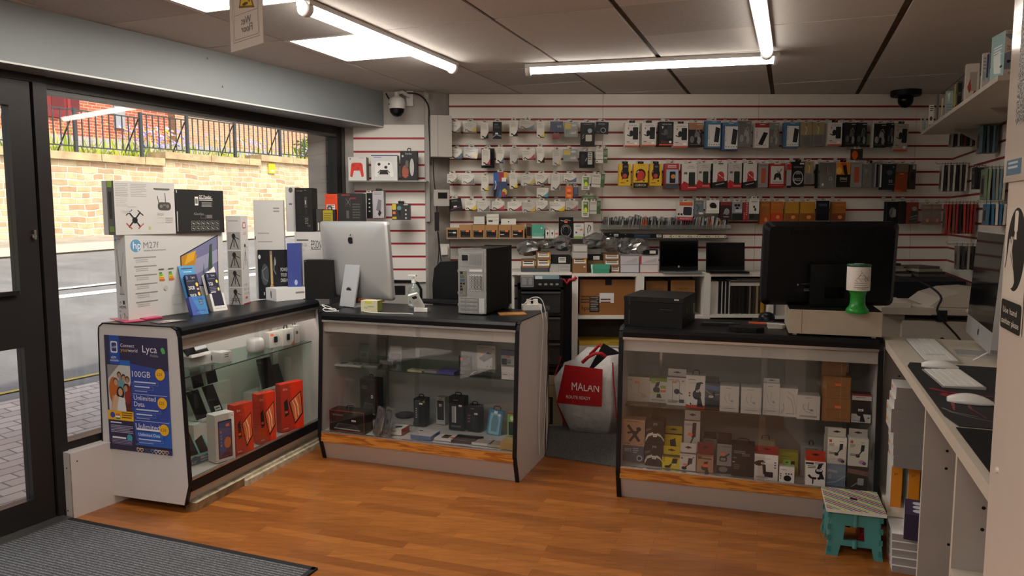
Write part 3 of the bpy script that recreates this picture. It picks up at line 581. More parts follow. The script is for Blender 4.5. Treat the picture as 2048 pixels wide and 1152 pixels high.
for i,(c_) in enumerate(['e8d0a0','e8d0a0','4a5a80','4a5a80','6a9ad0','f0e8f0','f0e8f0','f0c890','e8b0a0','3a4ca0']): x_ = .45+i*.057; ops += [('s',[(x_,.02),(x_+.022,.004),(x_+.044,.02),(x_+.044,.032),(x_+.033,.038),(x_+.022,.028),(x_+.011,.038),(x_,.032),(x_,.02)],.008,c_)]
po.prism([(0,0),(wP,0),(wP,hP),(0,hP)],-.0006,.0006,mat('332a4d',.3),'y')
po.art((0,-.0006,0),(wP,0,0),(0,0,hP),ops,step=.00004)
mkobj('poster',po,loc=O,yaw=yE,label='dark blue phone offer poster with a group selfie on the end of the window counter',cat='poster')
# ------------------------------------------------------------------ helpers for boxes and packs
def P3(p,dx=0,dy=0,dz=0): return Vector((p[0]+dx,p[1]+dy,p[2]+dz))
def ykick(P,yaw,x=0,y=0,z=0):
    a = R(yaw); return Vector((P[0]+math.cos(a)*x-math.sin(a)*y,P[1]+math.sin(a)*x+math.cos(a)*y,P[2]+z))
def fit(u0,vb,u1,vt,z,yaw=0.0,Y=None):
    P = ony(u0,vb,Y) if Y is not None else onz(u0,vb,z)
    return P,wid(P,u1,yaw),hei(P,vt)
CB = 'a98a63'
def carton(name,label,cat,P,yaw,w,h,d,col='e8e4de',art=None,side=None,top=None,group=None,tilt=0.0,flap=None,rough=.45,sart=None,tart=None,lart=None,parent=None,roll=0.0,handle=None,front=None):
    mb = MB(); mb.T = Matrix.Rotation(R(roll),4,'Y') @ Matrix.Rotation(R(-tilt),4,'X')
    c = mat(col,rough)
    mb.box(0,w,0,d,0,h,c,front=mat(front,rough) if front else None,left=mat(side,rough) if side else None,right=mat(side,rough) if side else None,top=mat(top,rough) if top else None)
    if art: mb.art((0,0,0),(w,0,0),(0,0,h),art)
    if sart: mb.art((w,0,0),(0,d,0),(0,0,h),sart)
    if lart: mb.art((0,d,0),(0,-d,0),(0,0,h),lart)
    if tart: mb.art((0,0,h),(w,0,0),(0,d,0),tart)
    o = mkobj(name,mb,parent,P,yaw,label=label,cat=cat,group=group)
    if flap:      # hang tab with its slot: (colour, height, width fraction)
        fc,fh,fw = flap; f = MB(); f.T = mb.T; x0,x1 = w*(1-fw)/2,w*(1+fw)/2; yb = d*.5
        f.box(x0,x1,yb,yb+.0012,h,h+fh,mat(fc,rough)); m0 = w/2
        f.art((x0,yb,h),(x1-x0,0,0),(0,0,fh),[('e',.5,.55,.13,.14,'2a2420',12),('r',.3,.48,.7,.6,'2a2420')])
        mkobj('hang_tab',f,o)
    if handle:
        f = MB(); f.T = mb.T; q = w*handle/2; z1 = h+.022; yb = d*.5
        f.tube([(w/2-q,yb,h-.002),(w/2-q*.9,yb,z1-.004),(w/2-q*.6,yb,z1),(w/2+q*.6,yb,z1),(w/2+q*.9,yb,z1-.004),(w/2+q,yb,h-.002)],.0035,'141414'); mkobj('handle',f,o)
    return o
def fbox(name,label,cat,u0,vb,u1,vt,z,yaw,d,col='e8e4de',art=None,**k):
    P,w,h = fit(u0,vb,u1,vt,z,yaw); return carton(name,label,cat,P,yaw,w,max(h,.004),d,col,art,**k)
TAGO = 'f0682a'
def price(x,y,w=.2,h=.07): return [('R',x,y,x+w,y+h,TAGO,.02),('s',[(x+w*.15,y+h*.35),(x+w*.8,y+h*.35)],.012,'ffb48a')]
def wprice(x,y,w=.2,h=.06): return [('r',x,y,x+w,y+h,'f2f0ec'),('r',x+w*.15,y+h*.3,x+w*.8,y+h*.6,'55504c')]
# ---- things on the window counter
T1 = .951
g_ = 'boxes stacked on the window counter'
P = onz(258,642,T1); w = .66; h = hei(P,470)
scr = [(.54,.30),(.955,.30),(.955,.97),(.54,.78)]
ops = [('e',.095,.87,.05,.075,'5f93b8',28),('t',.07,.835,.085,'hp','e8eef2'),('t',.165,.835,.075,'M27f','6b6a6a'),('l',.165,.80,.38,1,.03,'9a9896')]
for i in range(6): ops += [('l',.07,.72-i*.105,.28,1,.03,'8c8a88'),('l',.085,.695-i*.105,.2,2,.022,'a8a5a2')]
ops += [('p',[(.52,.36),(.93,.27),(.94,.97),(.52,.72)],'2b2c33'),('p',[(.53,.375),(.92,.29),(.93,.95),(.53,.71)],'77779c'),('p',[(.53,.60),(.93,.78),(.93,.62),(.60,.42)],'9a9ab8'),('p',[(.53,.46),(.66,.55),(.70,.72),(.60,.745),(.53,.71)],'c08a2c'),('p',[(.56,.60),(.66,.66),(.69,.78),(.60,.74)],'e0a830'),
 ('p',[(.80,.30),(.86,.30),(.87,.86),(.84,.84)],'3c5040'),('p',[(.74,.34),(.78,.33),(.77,.62)],'4a5f4e')]
for k,x in enumerate((.30,.395)):
    for j,c_ in enumerate(['3f8f4a','8ab03c','d8c83c','e0a030','d06a28']): ops.append(('r',x,.52-j*.022,x+.03+j*.006,.538-j*.022,c_))
    ops.append(('l',x-.005,.565,x+.05,1,.03,'6a6866'))
ops += [('r',.02,.01,.5,.012,'c8c6c4'),('o',.42,.12,.52,.24,.003,'a8a6a4'),('e',.36,.34,.02,.03,'b5b2b0',14)]
lops = [('e',.14,.94,.09,.022,'5f93b8',14),('l',.3,.945,.6,1,.02,'8a8886'),('s',[(.18,.83),(.36,.42)],.03,'55524f'),('s',[(.40,.44),(.78,.80)],.03,'77746f'),('s',[(.26,.83),(.36,.5)],.02,'77746f'),('r',.38,.40,.5,.52,'4a4846'),('p',[(.36,.40),(.55,.40),(.72,.31),(.3,.31)],'b5b1ad'),('r',.3,.305,.75,.315,'6a6764'),
 ('t',.2,.14,.035,'HDMI','1e1e1e',.6),('r',.55,.19,.72,.235,'2a2a2a'),('s',[(.25,.20),(.34,.225),(.4,.2)],.02,'4a4a4a'),('o',.2,.10,.34,.115,.02,'4a4a4a'),('s',[(.6,.09),(.7,.06),(.64,.03)],.04,'3a3a3a'),('t',.22,.025,.04,'5','3a3a3a'),('p',[(.82,.04),(.9,.06),(.86,.02)],'3a3a3a')]
hpbox = carton('monitor_box','large grey white monitor box with a round blue logo, standing under the drone box','box',P,66,w,h,.082,'c9c7c4',ops,lart=lops,group=g_)
HPt = T1+h
# drone box lying on top of the monitor box (its back face towards us)
HPP = P
P = ykick(HPP,66,-.05,.0,h+.0005); w = wid(P,352,64); h = hei(P,361)
ops = [('l',.02,.94,.22,8,.032,'a3a09d'),('l',.02,.66,.2,5,.032,'b2afac'),('l',.26,.94,.52,8,.032,'a8a5a2'),('r',.64,.86,.92,.89,'5a5754'),('l',.66,.85,.9,1,.03,'6b6865'),('t',.20,.51,.028,'Transmitter','8a8784'),
 ('s',[(.72,.60),(.70,.74)],.012,'3a3836'),('s',[(.84,.62),(.83,.80)],.012,'3a3836'),('R',.70,.46,.93,.62,'454240',.05),('e',.76,.54,.025,.035,'77736f',12),('e',.87,.54,.025,.035,'77736f',12),('r',.79,.55,.84,.58,'6a6764'),
 ('s',[(.21,.14),(.40,.42)],.022,'2f2c2c'),('s',[(.40,.14),(.22,.42)],.022,'2f2c2c'),('e',.31,.27,.045,.06,'242222',14),('s',[(.17,.36),(.27,.47)],.014,'3a3838'),('s',[(.36,.46),(.45,.36)],.014,'3a3838'),('s',[(.17,.22),(.26,.11)],.014,'b8482a'),('s',[(.36,.11),(.45,.21)],.014,'b8482a'),
 ('e',.55,.12,.02,.03,'a8b86a',12),('o',.68,.22,.78,.32,.004,'b8b5b2'),('l',.82,.30,.95,3,.04,'a8a5a2'),('l',.68,.40,.80,2,.03,'b2afac'),('l',.1,.44,.25,2,.03,'c0bdb9')]
lops = [('r',.4,0,1,1,'5a5755'),('r',.45,.88,.85,1,'a8c83c'),('r',.5,.06,.9,.16,'7f9a3a'),('r',.52,.3,.8,.8,'3a3836')]
carton('drone_box','light grey box with a quadcopter and controller printed on it','box',P,64,w,h,.09,'c6c3c0',ops,lart=lops,group=g_)
P = ykick(P,64,w+.004,.0); w,h = wid(P,449,64),hei(P,378)
ops = [('r',.39,.64,.46,.84,'e2e2de'),('r',.40,.68,.45,.80,'6b6a68'),('t',.48,.81,.07,'QC Powder','e8e8e4',.26),('l',.48,.79,.76,2,.035,'cfcfca'),('r',.52,.60,.76,.72,'3f3d3c'),('l',.53,.70,.74,4,.03,'8a8886'),('r',.02,.92,.04,.98,'aaa'*2),('t',.36,.42,.05,'Gatlin','8f8d8b',.2),('o',.5,.34,.6,.42,.004,'77756f'),('r',.62,.34,.74,.42,'6a6866')]
for i in range(6):
    for j in range(2): ops.append(('o',.30+i*.1,.06+j*.12,.38+i*.1,.16+j*.12,.006,'8d8b88')); ops.append(('s',[(.32+i*.1,.12+j*.12),(.36+i*.1,.09+j*.12)],.015,'b0aeab'))
ops.append(('r',.015,.05,.03,.5,'b8b6b2'))
carton('keyboard_box','black box with rows of small white icons, on the monitor box beside the drone box','box',P,64,w,h,.07,'2b2a2a',ops,group=g_)
# tripod box: left face and right face seen
P = onz(458,609,T1); w = .092; yw = -3; h = hei(P,432)
ops = [('l',.15,.94,.8,1,.02,'9a9794')]
for j in range(4):
    y = .72-j*.21; ops += [('r',.06,y-.10,.94,y+.10,['a09d9a','8f8c89','97948f','a8a5a0'][j]),('s',[(.5,y+.05),(.22,y-.09)],.06,'2e2b2a'),('s',[(.5,y+.05),(.78,y-.09)],.06,'2e2b2a'),('s',[(.5,y+.04),(.5,y-.07)],.05,'2e2b2a'),('e',.48,y+.055,.13,.03,'262423',12),('s',[(.5,y+.05),(.85,y+.02)],.05,'2e2b2a')]
ops += [('l',.2,.06,.8,2,.02,'55524f')]
sops = [('R',.25,.86,.68,.93,'b8323a',.04),('R',.32,.872,.61,.918,'e8e4e0',.03),('t',.25,.80,.022,'OUTDOOR','b85a50',.48),('l',.2,.79,.75,1,.015,'9a9794'),('s',[(.5,.60),(.18,.42)],.035,'2e2b2a'),('s',[(.5,.60),(.82,.42)],.035,'2e2b2a'),('s',[(.5,.66),(.5,.44)],.04,'2e2b2a'),('e',.48,.665,.12,.02,'262423',12),('s',[(.5,.66),(.8,.64)],.03,'2e2b2a'),('s',[(.30,.5),(.72,.5)],.015,'4a4744'),('s',[(.18,.42),(.16,.40)],.05,'1a1a1a')]
for j in range(3):
    for i in range(3): sops.append(('e',.25+i*.25,.22-j*.05,.08,.016,['b2afac','a09d9a','bdb9b4'][(i+j) % 3],12))
sops += [('r',.3,.06,.62,.085,'c04a3a'),('r',0,0,1,.012,'b8323a')]
carton('tripod_box','tall narrow white tripod box with a red logo, left of the dark games console box','box',P,yw,w,h,.10,'d2cfcc',ops,sart=sops,group=g_)
# big white box behind, dark console box in front, boxes behind
P = onz(506,604,T1); P = ykick(P,12,.0,.17)
P,w,h = P,wid(P,572,12),hei(P,400); 
ops = [('l',.66,.91,.86,2,.03,'8c8986'),('e',-.02+.05,.62,.02,.02,'4a4744',10),('r',.84,.12,.97,.2,'f0eeea'),('r',.86,.14,.95,.17,'77746f')]
for i in range(5): ops.append(('l',.12,.66-i*.085,.5+.1*(i % 2),1,.025,'a09d9a'))
carton('appliance_box','big plain pale grey box behind the tripod box and the dark console box','box',P,12,w,h,.09,'c4c2bf',ops,group=g_)
P = onz(516,601,T1); P = ykick(P,14,.0,.08); w,h = wid(P,586,14),hei(P,500)
ops = [('e',.05,.86,.035,.045,'d8d8d4',16),('p',[(.35,.98),(.42,.98),(.44,.3),(.36,.3)],'7d7464'),('p',[(.37,.9),(.40,.9),(.42,.25),(.37,.25)],'c8a060'),('e',.20,.50,.11,.22,'3c4346'),('s',[(.12,.60),(.16,.42),(.28,.36)],.02,'6a7478'),('s',[(.25,.66),(.14,.58)],.016,'8a9498'),('s',[(.5,.85),(.46,.6),(.52,.5)],.03,'6a6c70'),('e',.50,.75,.03,.07,'8a8c90'),('s',[(.38,.3),(.30,.12)],.03,'c89040'),('s',[(.40,.3),(.52,.14)],.03,'b88438'),
 ('t',.66,.56,.075,'POWER','e8e6e2',.22),('t',.66,.45,.075,'YOUR','e8e6e2',.18),('t',.66,.34,.075,'DREAMS','e8e6e2',.26),('r',.15,.08,.17,.14,'d8d8d4')]
for i in range(4): ops.append(('e',.3+.13*i,.12,.02,.025,'a0a09c',10))
carton('console_box','black games console box printed POWER YOUR DREAMS behind the white laptop box','box',P,14,w,h,.05,'1d1d22',ops,group=g_,side='2b3a80')
P = onz(575,600,T1); P = ykick(P,10,0,.05); w,h = wid(P,604,10),hei(P,487)
carton('router_box','tall blue box between the dark console box and the printer box','box',P,10,w,h,.09,'36458c',[('e',.6,.3,.12,.05,'a8b0d8',12),('l',.3,.2,.8,2,.03,'6a78b8'),('r',0,0,1,.08,'2a3570')],group=g_)
# printer box
P = onz(573,596,T1); P = ykick(P,-2,0,.20); w,h = wid(P,668,-2),hei(P,464)
ops = [('l',.05,.86,.36,1,.05,'5a5856'),('t',.17,.77,.05,'XP-3200','6a6866',.15),('e',.06,.72,.02,.03,'2a2a2a',10),('e',.11,.72,.02,.03,'2a2a2a',10),('o',.15,.70,.19,.74,.004,'8a8886'),('o',.21,.70,.25,.74,.004,'8a8886'),('t',.43,.74,.13,'EPSON','1f1f1f',.26),('l',.43,.72,.68,1,.03,'77746f'),('t',.74,.80,.06,'Expression','3a3a3a',.24),('r',.46,.38,.68,.45,'c85a3c'),('r',.46,.47,.68,.55,'d8c8c0'),('e',.9,.70,.02,.035,'2a2a2a',10),('r',.82,.5,.86,.53,'e06a4a'),('r',.47,.30,.68,.37,'d0623f')]
ep_ = carton('printer_box','white printer box printed EPSON behind the silver computer','box',P,-2,w,h,.22,'cfccc9',ops,group=g_)
ztp = T1+h
P2 = ykick(P,-2,0,.03,h+.0005); h2 = hei(P2,376); w2 = wid(P2,626,-2)
ops = [('t',.10,.92,.025,'B-TOMMI','c87a3a',.16),('t',.30,.92,.025,'RGD LED','b8b6b2',.14),('l',.55,.945,.66,1,.02,'8a8886'),('r',.55,.55,.70,.80,'4a4240'),('r',.58,.63,.62,.72,'d0ccc8'),('r',.60,.40,.66,.52,'3a3634'),('l',.55,.30,.75,4,.04,'6a6864'),('l',.10,.8,.35,12,.035,'35332f'),('t',.70,.12,.04,'CE','8a8886')]
for i in range(4): ops.append(('o',.12+.22*i,.25,.27+.22*i,.36,.006,'4a4846'))
carton('pc_case_box','tall black computer case box standing on the printer box','box',P2,-2,w2,h2,.12,'262525',ops,group=g_)
P3_ = ykick(P,-2,-.075,.06,h+.0005); 
carton('pc_case_box','white narrow box with a round mark beside the tall black computer case box','box',P3_,-2,.072,hei(P3_,374),.1,'d8d5d2',[('e',.5,.93,.2,.06,'55524f',16),('r',.3,.6,.6,.64,'77746f')],group=g_)
P4 = ykick(P,-2,w2+.014,.07,h+.0005); carton('cable_box','small dark grey box beside the tall black computer case box','box',P4,-2,.045,hei(P4,418),.05,'45423f',[('r',.2,.06,.4,.4,'c8c4be')],group=g_)
P5 = ykick(P,-2,w2+.062,.05,h+.0005); carton('cable_box','small yellow and black box with a loop, right of the tall computer case box','box',P5,-2,.09,hei(P5,419),.05,'2f2c28',[('r',.05,.3,.8,.97,'a8961e'),('r',.05,.04,.8,.28,'b8b4a8'),('l',.12,.8,.7,4,.1,'7a6c14')],group=g_,handle=.3)
# orange and black gaming box
P6 = ykick(P,-2,w2+.12,.10,h+.0005); P6 = Vector((ony(651,440,P6.y).x,P6.y,ztp+.001))
zb = P6.z; h6 = hei(P6,388)
carton('graphics_card_box','red-orange end of a gaming hardware box with a white label, behind the silver computer','box',P6,-4,wid(P6,676,-4),h6,.12,'d8441f',[('t',.1,.88,.05,'AORUS','a83418',.7),('r',.12,.42,.8,.72,'dcd8d4'),('l',.16,.68,.75,5,.055,'8a8784')],group=g_,sart=None)
P7 = ykick(P6,-4,wid(P6,676,-4)+.004,0); carton('graphics_card_box','black and red gaming hardware box, right of the red-orange one behind the silver computer','box',P7,-2,wid(P7,725,-2),h6+.004,.12,'2e2d2e',[('r',.15,.94,.5,.975,'8c2430'),('r',.5,.85,.75,.89,'7a2028'),('s',[(.35,.7),(.5,.85)],.02,'6a6866'),('s',[(.35,.85),(.5,.7)],.02,'6a6866'),('o',.3,.66,.52,.88,.008,'55524f'),('o',.62,.2,.9,.5,.006,'4a4846'),('r',.02,.1,.5,.2,'a8202c'),('l',.6,.7,.92,6,.07,'4a4744'),('r',.34,.35,.46,.55,'55504c')],group=g_)
# stack under: dark box under the printer box visible bottom
P8 = onz(604,600,T1); P8 = ykick(P8,-2,0,.06); carton('computer_box','plain black box standing under the printer box, left of the silver computer stand','box',P8,-2,wid(P8,668,-2),hei(P8,520),.1,'1c1b1b',[('e',.05,.97,.02,.02,'77746f',8)],group=g_)
# white laptop box lying
P9 = onz(553,603,T1); yw9 = 35; w9,h9 = .30,hei(P9,578)
carton('laptop_box','flat white laptop box with a small apple mark, before the console box','box',P9,45,wid(P9,637,45),h9,.14,'e6e4e2',[('l',.45,.5,.66,1,.3,'8a8886')],tart=[],lart=[('e',.5,.5,.05,.32,'2a2a2a',14)],group=g_)
# ---- leaflet holder with two racks
def leaflet_rack(P,yaw,w,h,blue,label):
    e = MB(); tilt = 20; T0 = Matrix.Rotation(R(-tilt),4,'X'); e.T = T0
    c = '3c7fb8' if blue else 'd9d6d2'; s_ = '3d4a94' if blue else 'aaa6a2'
    e.box(0,w,.03,.034,0,h,mat(c),left=mat(s_)); e.box(0,w,0,.002,0,h*.36,mat(c)); e.box(0,.002,0,.034,0,h*.36,mat(s_)); e.box(w-.002,w,0,.034,0,h*.36,mat(s_))
    if not blue: e.box(.015,w-.015,-.0005,0,.03,h*.36,mat('2b2a3c'))
    if blue: ops = [('r',0,.28,1,.36,'3070b0'),('p',[(0,0),(.5,0),(.15,.36),(0,.36)],'3d5aa8'),('r',.55,.19,.8,.31,'24405c'),('t',.57,.25,.04,'THIS IS','a8c0d8',.2),('t',.57,.2,.04,'HOME','a8c0d8',.2),('t',.2,.06,.035,'CONNECT YOUR WORLD','1f2f60',.65),('l',.3,.045,.7,1,.02,'6a9ac8')]
    else: ops = [('t',.15,.04,.03,'connect your world','6a6660',.7)]
    e.art((0,0,0),(w,0,0),(0,0,h),ops,k0=4)
    top = [('r',0,.85,1,1,'3d8ab8'),('l',.15,.93,.85,1,.05,'24305c'),('l',.25,.87,.75,1,.03,'a8d0e0')] if blue else [('t',.12,.87,.07,'Lyca','2b2a30',.5),('l',.4,.855,.66,1,.02,'8a8784'),('e',.72,.9,.05,.025,'8a8a88',12)]
    e.art((0,.03,0),(w,0,0),(0,0,h),top)
    o = mkobj('leaflet_rack',e,None,P,yaw,label=label,cat='leaflet rack',group='leaflet racks on the window counter')
    f = MB(); f.T = T0; lw = w*.76
    for k in range(4): f.box(w*.12+k*.0,w*.12+lw,.008+k*.005,.0095+k*.005,.01,h*(.80-.008*k),mat('2b2a3c'))
    lo = [('r',.08,.88,.22,.97,'4a5a9c'),('t',.48,.905,.05,'Lyca','d8d4dc',.3),('l',.08,.83,.7,1,.03,'6a6880')]
    if blue: lo += [('t',.08,.62,.09,'20GB','efeff2',.5),('t',.08,.42,.09,'50GB','efeff2',.5),('e',.82,.74,.1,.05,'e8c040',16),('e',.82,.50,.1,.05,'e8c040',16),('r',.74,.60,.92,.65,'d0a0a8'),('r',.74,.37,.92,.42,'d0a0a8')]
    else: lo += [('t',.10,.66,.09,'5GB','efeff2',.36),('e',.85,.76,.09,.045,'e8d860',16),('e',.85,.55,.09,.045,'e8d860',16),('l',.1,.6,.7,3,.04,'6a6880'),('l',.1,.47,.55,1,.05,'d8d8dc')]
    f.art((w*.12,.008,h*.02),(lw,0,0),(0,0,h*.78),lo); mkobj('leaflets',f,o); return o
Pb = onz(380,630,T1); Pb = ykick(Pb,55,0,-.03); leaflet_rack(Pb,55,wid(Pb,418,55),hei(Pb,532)*1.08,True,'blue tilted rack of dark leaflets offering 20GB and 50GB on the window counter')
Pb = onz(421,622,T1); Pb = ykick(Pb,55,0,-.03); leaflet_rack(Pb,55,wid(Pb,456,55),hei(Pb,529)*1.08,False,'white tilted rack of dark leaflets offering 5GB on the window counter')
# loose leaflets
def sheet(P,yaw,w,d,col,label,name='leaflet',ops=None,z=.0015,**k):
    mb = MB().box(0,w,0,d,0,z,mat(col,.3)); 
    if ops: mb.art((0,0,z),(w,0,0),(0,d,0),ops)
    return mkobj(name,mb,None,P,yaw,label=label,cat=k.pop('cat','leaflet'),**k)
sheet(onz(250,646,T1),48,.10,.21,'b8345c','pink leaflet nearest the end of the window counter',z=.004)
sheet(onz(292,640,T1+.0005),60,.10,.10,'c43a68','pink leaflet in front of the monitor box, under a white edge',z=.007,ops=[('r',0,.8,1,1,'d8d4d0')])
sheet(onz(318,648,T1),52,.15,.09,'4a4240','dark and white patterned leaflet at the front edge of the window counter',z=.003,ops=[('p',[(.1,.2),(.5,.6),(.9,.3),(.6,.1)],'c8c4c0'),('p',[(.2,.7),(.5,.9),(.8,.6)],'d8d4d0'),('e',.4,.4,.1,.15,'8a3a30')])
# ------------------------------------------------------------------ things on the middle counter
T2 = .9125; T3 = .9125
SIL = mat('c6c6c6',.42,.55,noise=.03,scale=2); 
def apple(mb,O,ex,ey,cx_,cy_,s,col):
    pts = []
    for i in range(36):
        a = 2*math.pi*i/36; r = 1+.10*math.cos(2*a)-.12*max(0,math.sin(a))**6-.06*max(0,-math.sin(a))**6
        x,y = r*math.cos(a)*.82,r*math.sin(a)
        if abs(a) < .45 or abs(a-2*math.pi) < .45: x -= .26*(1-min(abs(a),abs(a-2*math.pi))/.45)
        pts.append((x,y))
    asp = Vector(ex).length/Vector(ey).length
    mb.art(O,ex,ey,[('p',[(cx_+x*s,cy_+y*s*asp) for x,y in pts],col),('p',[(cx_+s*(.02+.34*t*1.0+.14*math.sin(math.pi*t)*q),cy_+s*asp*(1.08+.5*t-.10*math.sin(math.pi*t)*q)) for q,ts in ((1,(0,.25,.5,.75,1)),(-1,(1,.75,.5,.25))) for t in ts],col)],step=.0006)
def imac(name,label,P,yaw,w=.65,h=.52,tilt=6,back=True):
    e = empty(name,P,yaw,label,'computer')
    chin = .085; zb = .052; S = MB(); S.T = Matrix.Translation((0,0,zb)) @ Matrix.Rotation(R(tilt),4,'X')
    # local -y is the back of the computer here; display faces +y
    N = 14; rr = .018
    out = []
    for cx_,cz,a0 in ((w/2-rr,rr,-90),(w/2-rr,h-rr,0),(-w/2+rr,h-rr,90),(-w/2+rr,rr,180)): out += [(cx_+rr*math.cos(R(a0+a)),cz+rr*math.sin(R(a0+a))) for a in (0,45,90)]
    S.prism(out,.0,.022,SIL,'y')
    n = len(out); q_ = [(1,0),(.985,.008),(.94,.013),(.85,.018),(.7,.0225),(.5,.0258),(.25,.0277),(.08,.028)]
    vs = [(x*a_,-b_,h/2+(z-h/2)*a_) for a_,b_ in q_ for x,z in out]
    S.add(vs,[(j*n+(i+1) % n,j*n+i,(j+1)*n+i,(j+1)*n+(i+1) % n) for j in range(7) for i in range(n)],SIL,True); S.add(vs,[tuple(range(7*n,8*n))],SIL)
    body = mkobj('casing',S,e)
    if back:
        A = MB(); A.T = S.T; apple(A,(-.1,-.0285,h*.5),(.2,0,0),(0,0,.2),.5,.65,.13,'17171a'); mkobj('logo',A,body)
        A = MB(); A.T = S.T; A.box(-w*.42,w*.40,-.004,-.002,h-.022,h-.016,mat('3a3a3c')); mkobj('vent_slot',A,body)
    G = MB(); G.T = S.T; G.box(-w/2+.008,w/2-.008,.0222,.0235,chin,h-.008,mat('0b0b0d',.08)); mkobj('screen',G,e)
    L = MB(); lw = .068     # bent foot: sloping leg and base plate
    L.prism([(-.10,0),(-.105,.004),(-.038,.31),(-.028,.31),(-.094,.008),(.10,.008),(.10,0)],-lw,lw,SIL,'x')
    st = mkobj('stand',L,e,bevel=.002)
    H = MB(); dn = Vector((0,-.296,-.087)).normalized(); ctr = Vector((0,-.074,.105)); H.cyl(ctr,ctr+dn*.008,.024,mat('4a4a4c',.4),24); mkobj('cable_hole',H,st)
    return e
# scaled so its sides fall where the photo shows them
Pi = onz(686,612,T2)
def place_imac():
    yw = -36; e = imac('all_in_one_computer','silver all-in-one computer seen from behind with a dark apple mark',ykick(Vector((-1.055,4.70,T2+.0005)),yw,0,.10),yw,.625,.495,5)
    return e
place_imac()
# ---- black tower computer showing its grey rear panel
def tower():
    P = onz(917,628,T2+.001); yw = -20; w = wid(P,972,yw); h = hei(P,497); d = .40
    e = empty('tower_computer',P,yw,'black tower computer showing its grey metal rear with fan grille','computer')
    mkobj('case',MB().box(.0,w,.012,d,.008,h,mat('0a0a0b',.55,0,.25)).box(.004,w-.004,d,d+.05,.02,h+.006,mat('09090a',.5,0,.25)),e,bevel=.004)
    gm_ = mat('a9a9a8',.35,.6,noise=.1,scale=40); rp = MB().box(.0,w,.0,.012,.008,h,gm_)
    for z in (.0,h-.006): rp.box(.02,w-.02,-.004,0,z+.006,z+.01,gm_)
    for x in (-.003,w-.003):
        for z in (.05,.12,.25,h-.04): rp.box(x,x+.006,-.003,.004,z,z+.015,gm_)
    rpo = mkobj('rear_panel',rp,e)
    def sub(nm,x0,x1,z0,z1,c,t=.003,ops=None):
        mb = MB().box(x0*w,x1*w,-t,0,z0*h,z1*h,c if not isinstance(c,str) else mat(c,.4)); 
        if ops: mb.art((x0*w,-t,z0*h),((x1-x0)*w,0,0),(0,0,(z1-z0)*h),ops,step=.00003)
        mkobj(nm,mb,rpo)
    mesh_ops = [('R',.02,.05,.98,.95,'8a8a88',.08)]+[('e',.42+.045*i,.12+.075*j+(.037 if i % 2 else 0),.012,.02,'3a3a3a',6) for i in range(12) for j in range(10)]+[('r',.1,.42,.35,.8,'16161a'),('o',.07,.36,.4,.86,.01,'b8b8b6')]
    sub('power_supply',.06,.92,.73,.95,gm_,.002,mesh_ops)
    sub('port_panel',.05,.30,.28,.66,'6f6a62',.003,[('r',.1,.88,.5,.98,'1a1a1e'),('r',.1,.72,.7,.84,'4a5a50'),('r',.1,.58,.8,.68,'3a4a6a'),('r',.1,.46,.4,.54,'1a1a1e'),('r',.5,.46,.8,.54,'1a1a1e'),('r',.1,.34,.4,.42,'1a1a1e'),('r',.1,.22,.5,.31,'20201f'),('e',.25,.13,.12,.035,'4a6a9a',10),('e',.65,.13,.12,.035,'6a9a5a',10),('e',.25,.05,.12,.03,'9a6a5a',10)])
    sub('fan_grille',.38,.92,.36,.62,gm_,.002,[('R',.03,.03,.97,.97,'b4b4b2',.2)]+[('e',.10+.1*i,.09+.083*j+(.04 if i % 2 else 0),.043,.031,'19191a',6) for i in range(9) for j in range(10)])
    sub('vent',.38,.9,.645,.70,gm_,.002,[('r',.06,.2,.94,.8,'c8c8c4')])
    for k in range(4): sub('slot_cover',.06,.72,.03+.06*k,.075+.06*k,gm_,.004,[('r',.03,.7,.97,.9,'55534f'),('e',.3,.4,.02,.12,'2a2a2a',8),('e',.8,.4,.02,.12,'2a2a2a',8)])
    sub('side_plate',.76,.95,.03,.25,'b5b5b3',.003)
    for x in (.02,w-.04):
        for y in (.03,d-.05): mkobj('foot',MB().box(x,x+.02,y,y+.02,0,.009,mat('111111')),e)
tower()
# bottle of sanitiser
def bottle():
    P = onz(828,614,T2); e = empty('sanitiser_bottle',P,-20,'clear plastic pump bottle of hand sanitiser on the middle counter','bottle')
    cl = clear('e8f0ec',.93,.06,.05,'clear_plastic',.12); s = .95
    mkobj('bottle_body',MB().lathe([(.036*s,0),(.038*s,.006),(.038*s,.10),(.034*s,.125),(.02*s,.145),(.014*s,.152),(.014*s,.16)],cl),e)
    mkobj('label_sticker',MB().lathe([(.0385*s,.012),(.0386*s,.085)],mat('c9cdc8',.4),smooth=True).art((-.02,-.0392,.015),(.04,0,0),(0,0,.065),[('s',[(.1,.55),(.4,.75),(.6,.6),(.9,.8)],.08,'6a7a5a'),('l',.1,.4,.9,3,.1,'55605a')]),e)
    mkobj('pump',MB().cyl((0,0,.155),(0,0,.175),.015,'e6e6e4',16).cyl((0,0,.175),(0,0,.198),.005,'e6e6e4').prism([(-.036,-.009),(-.036,.004),(.0,.012),(.02,.01),(.02,-.01),(0,-.012)],.198,.207,'e8e8e6','z'),e)
bottle()
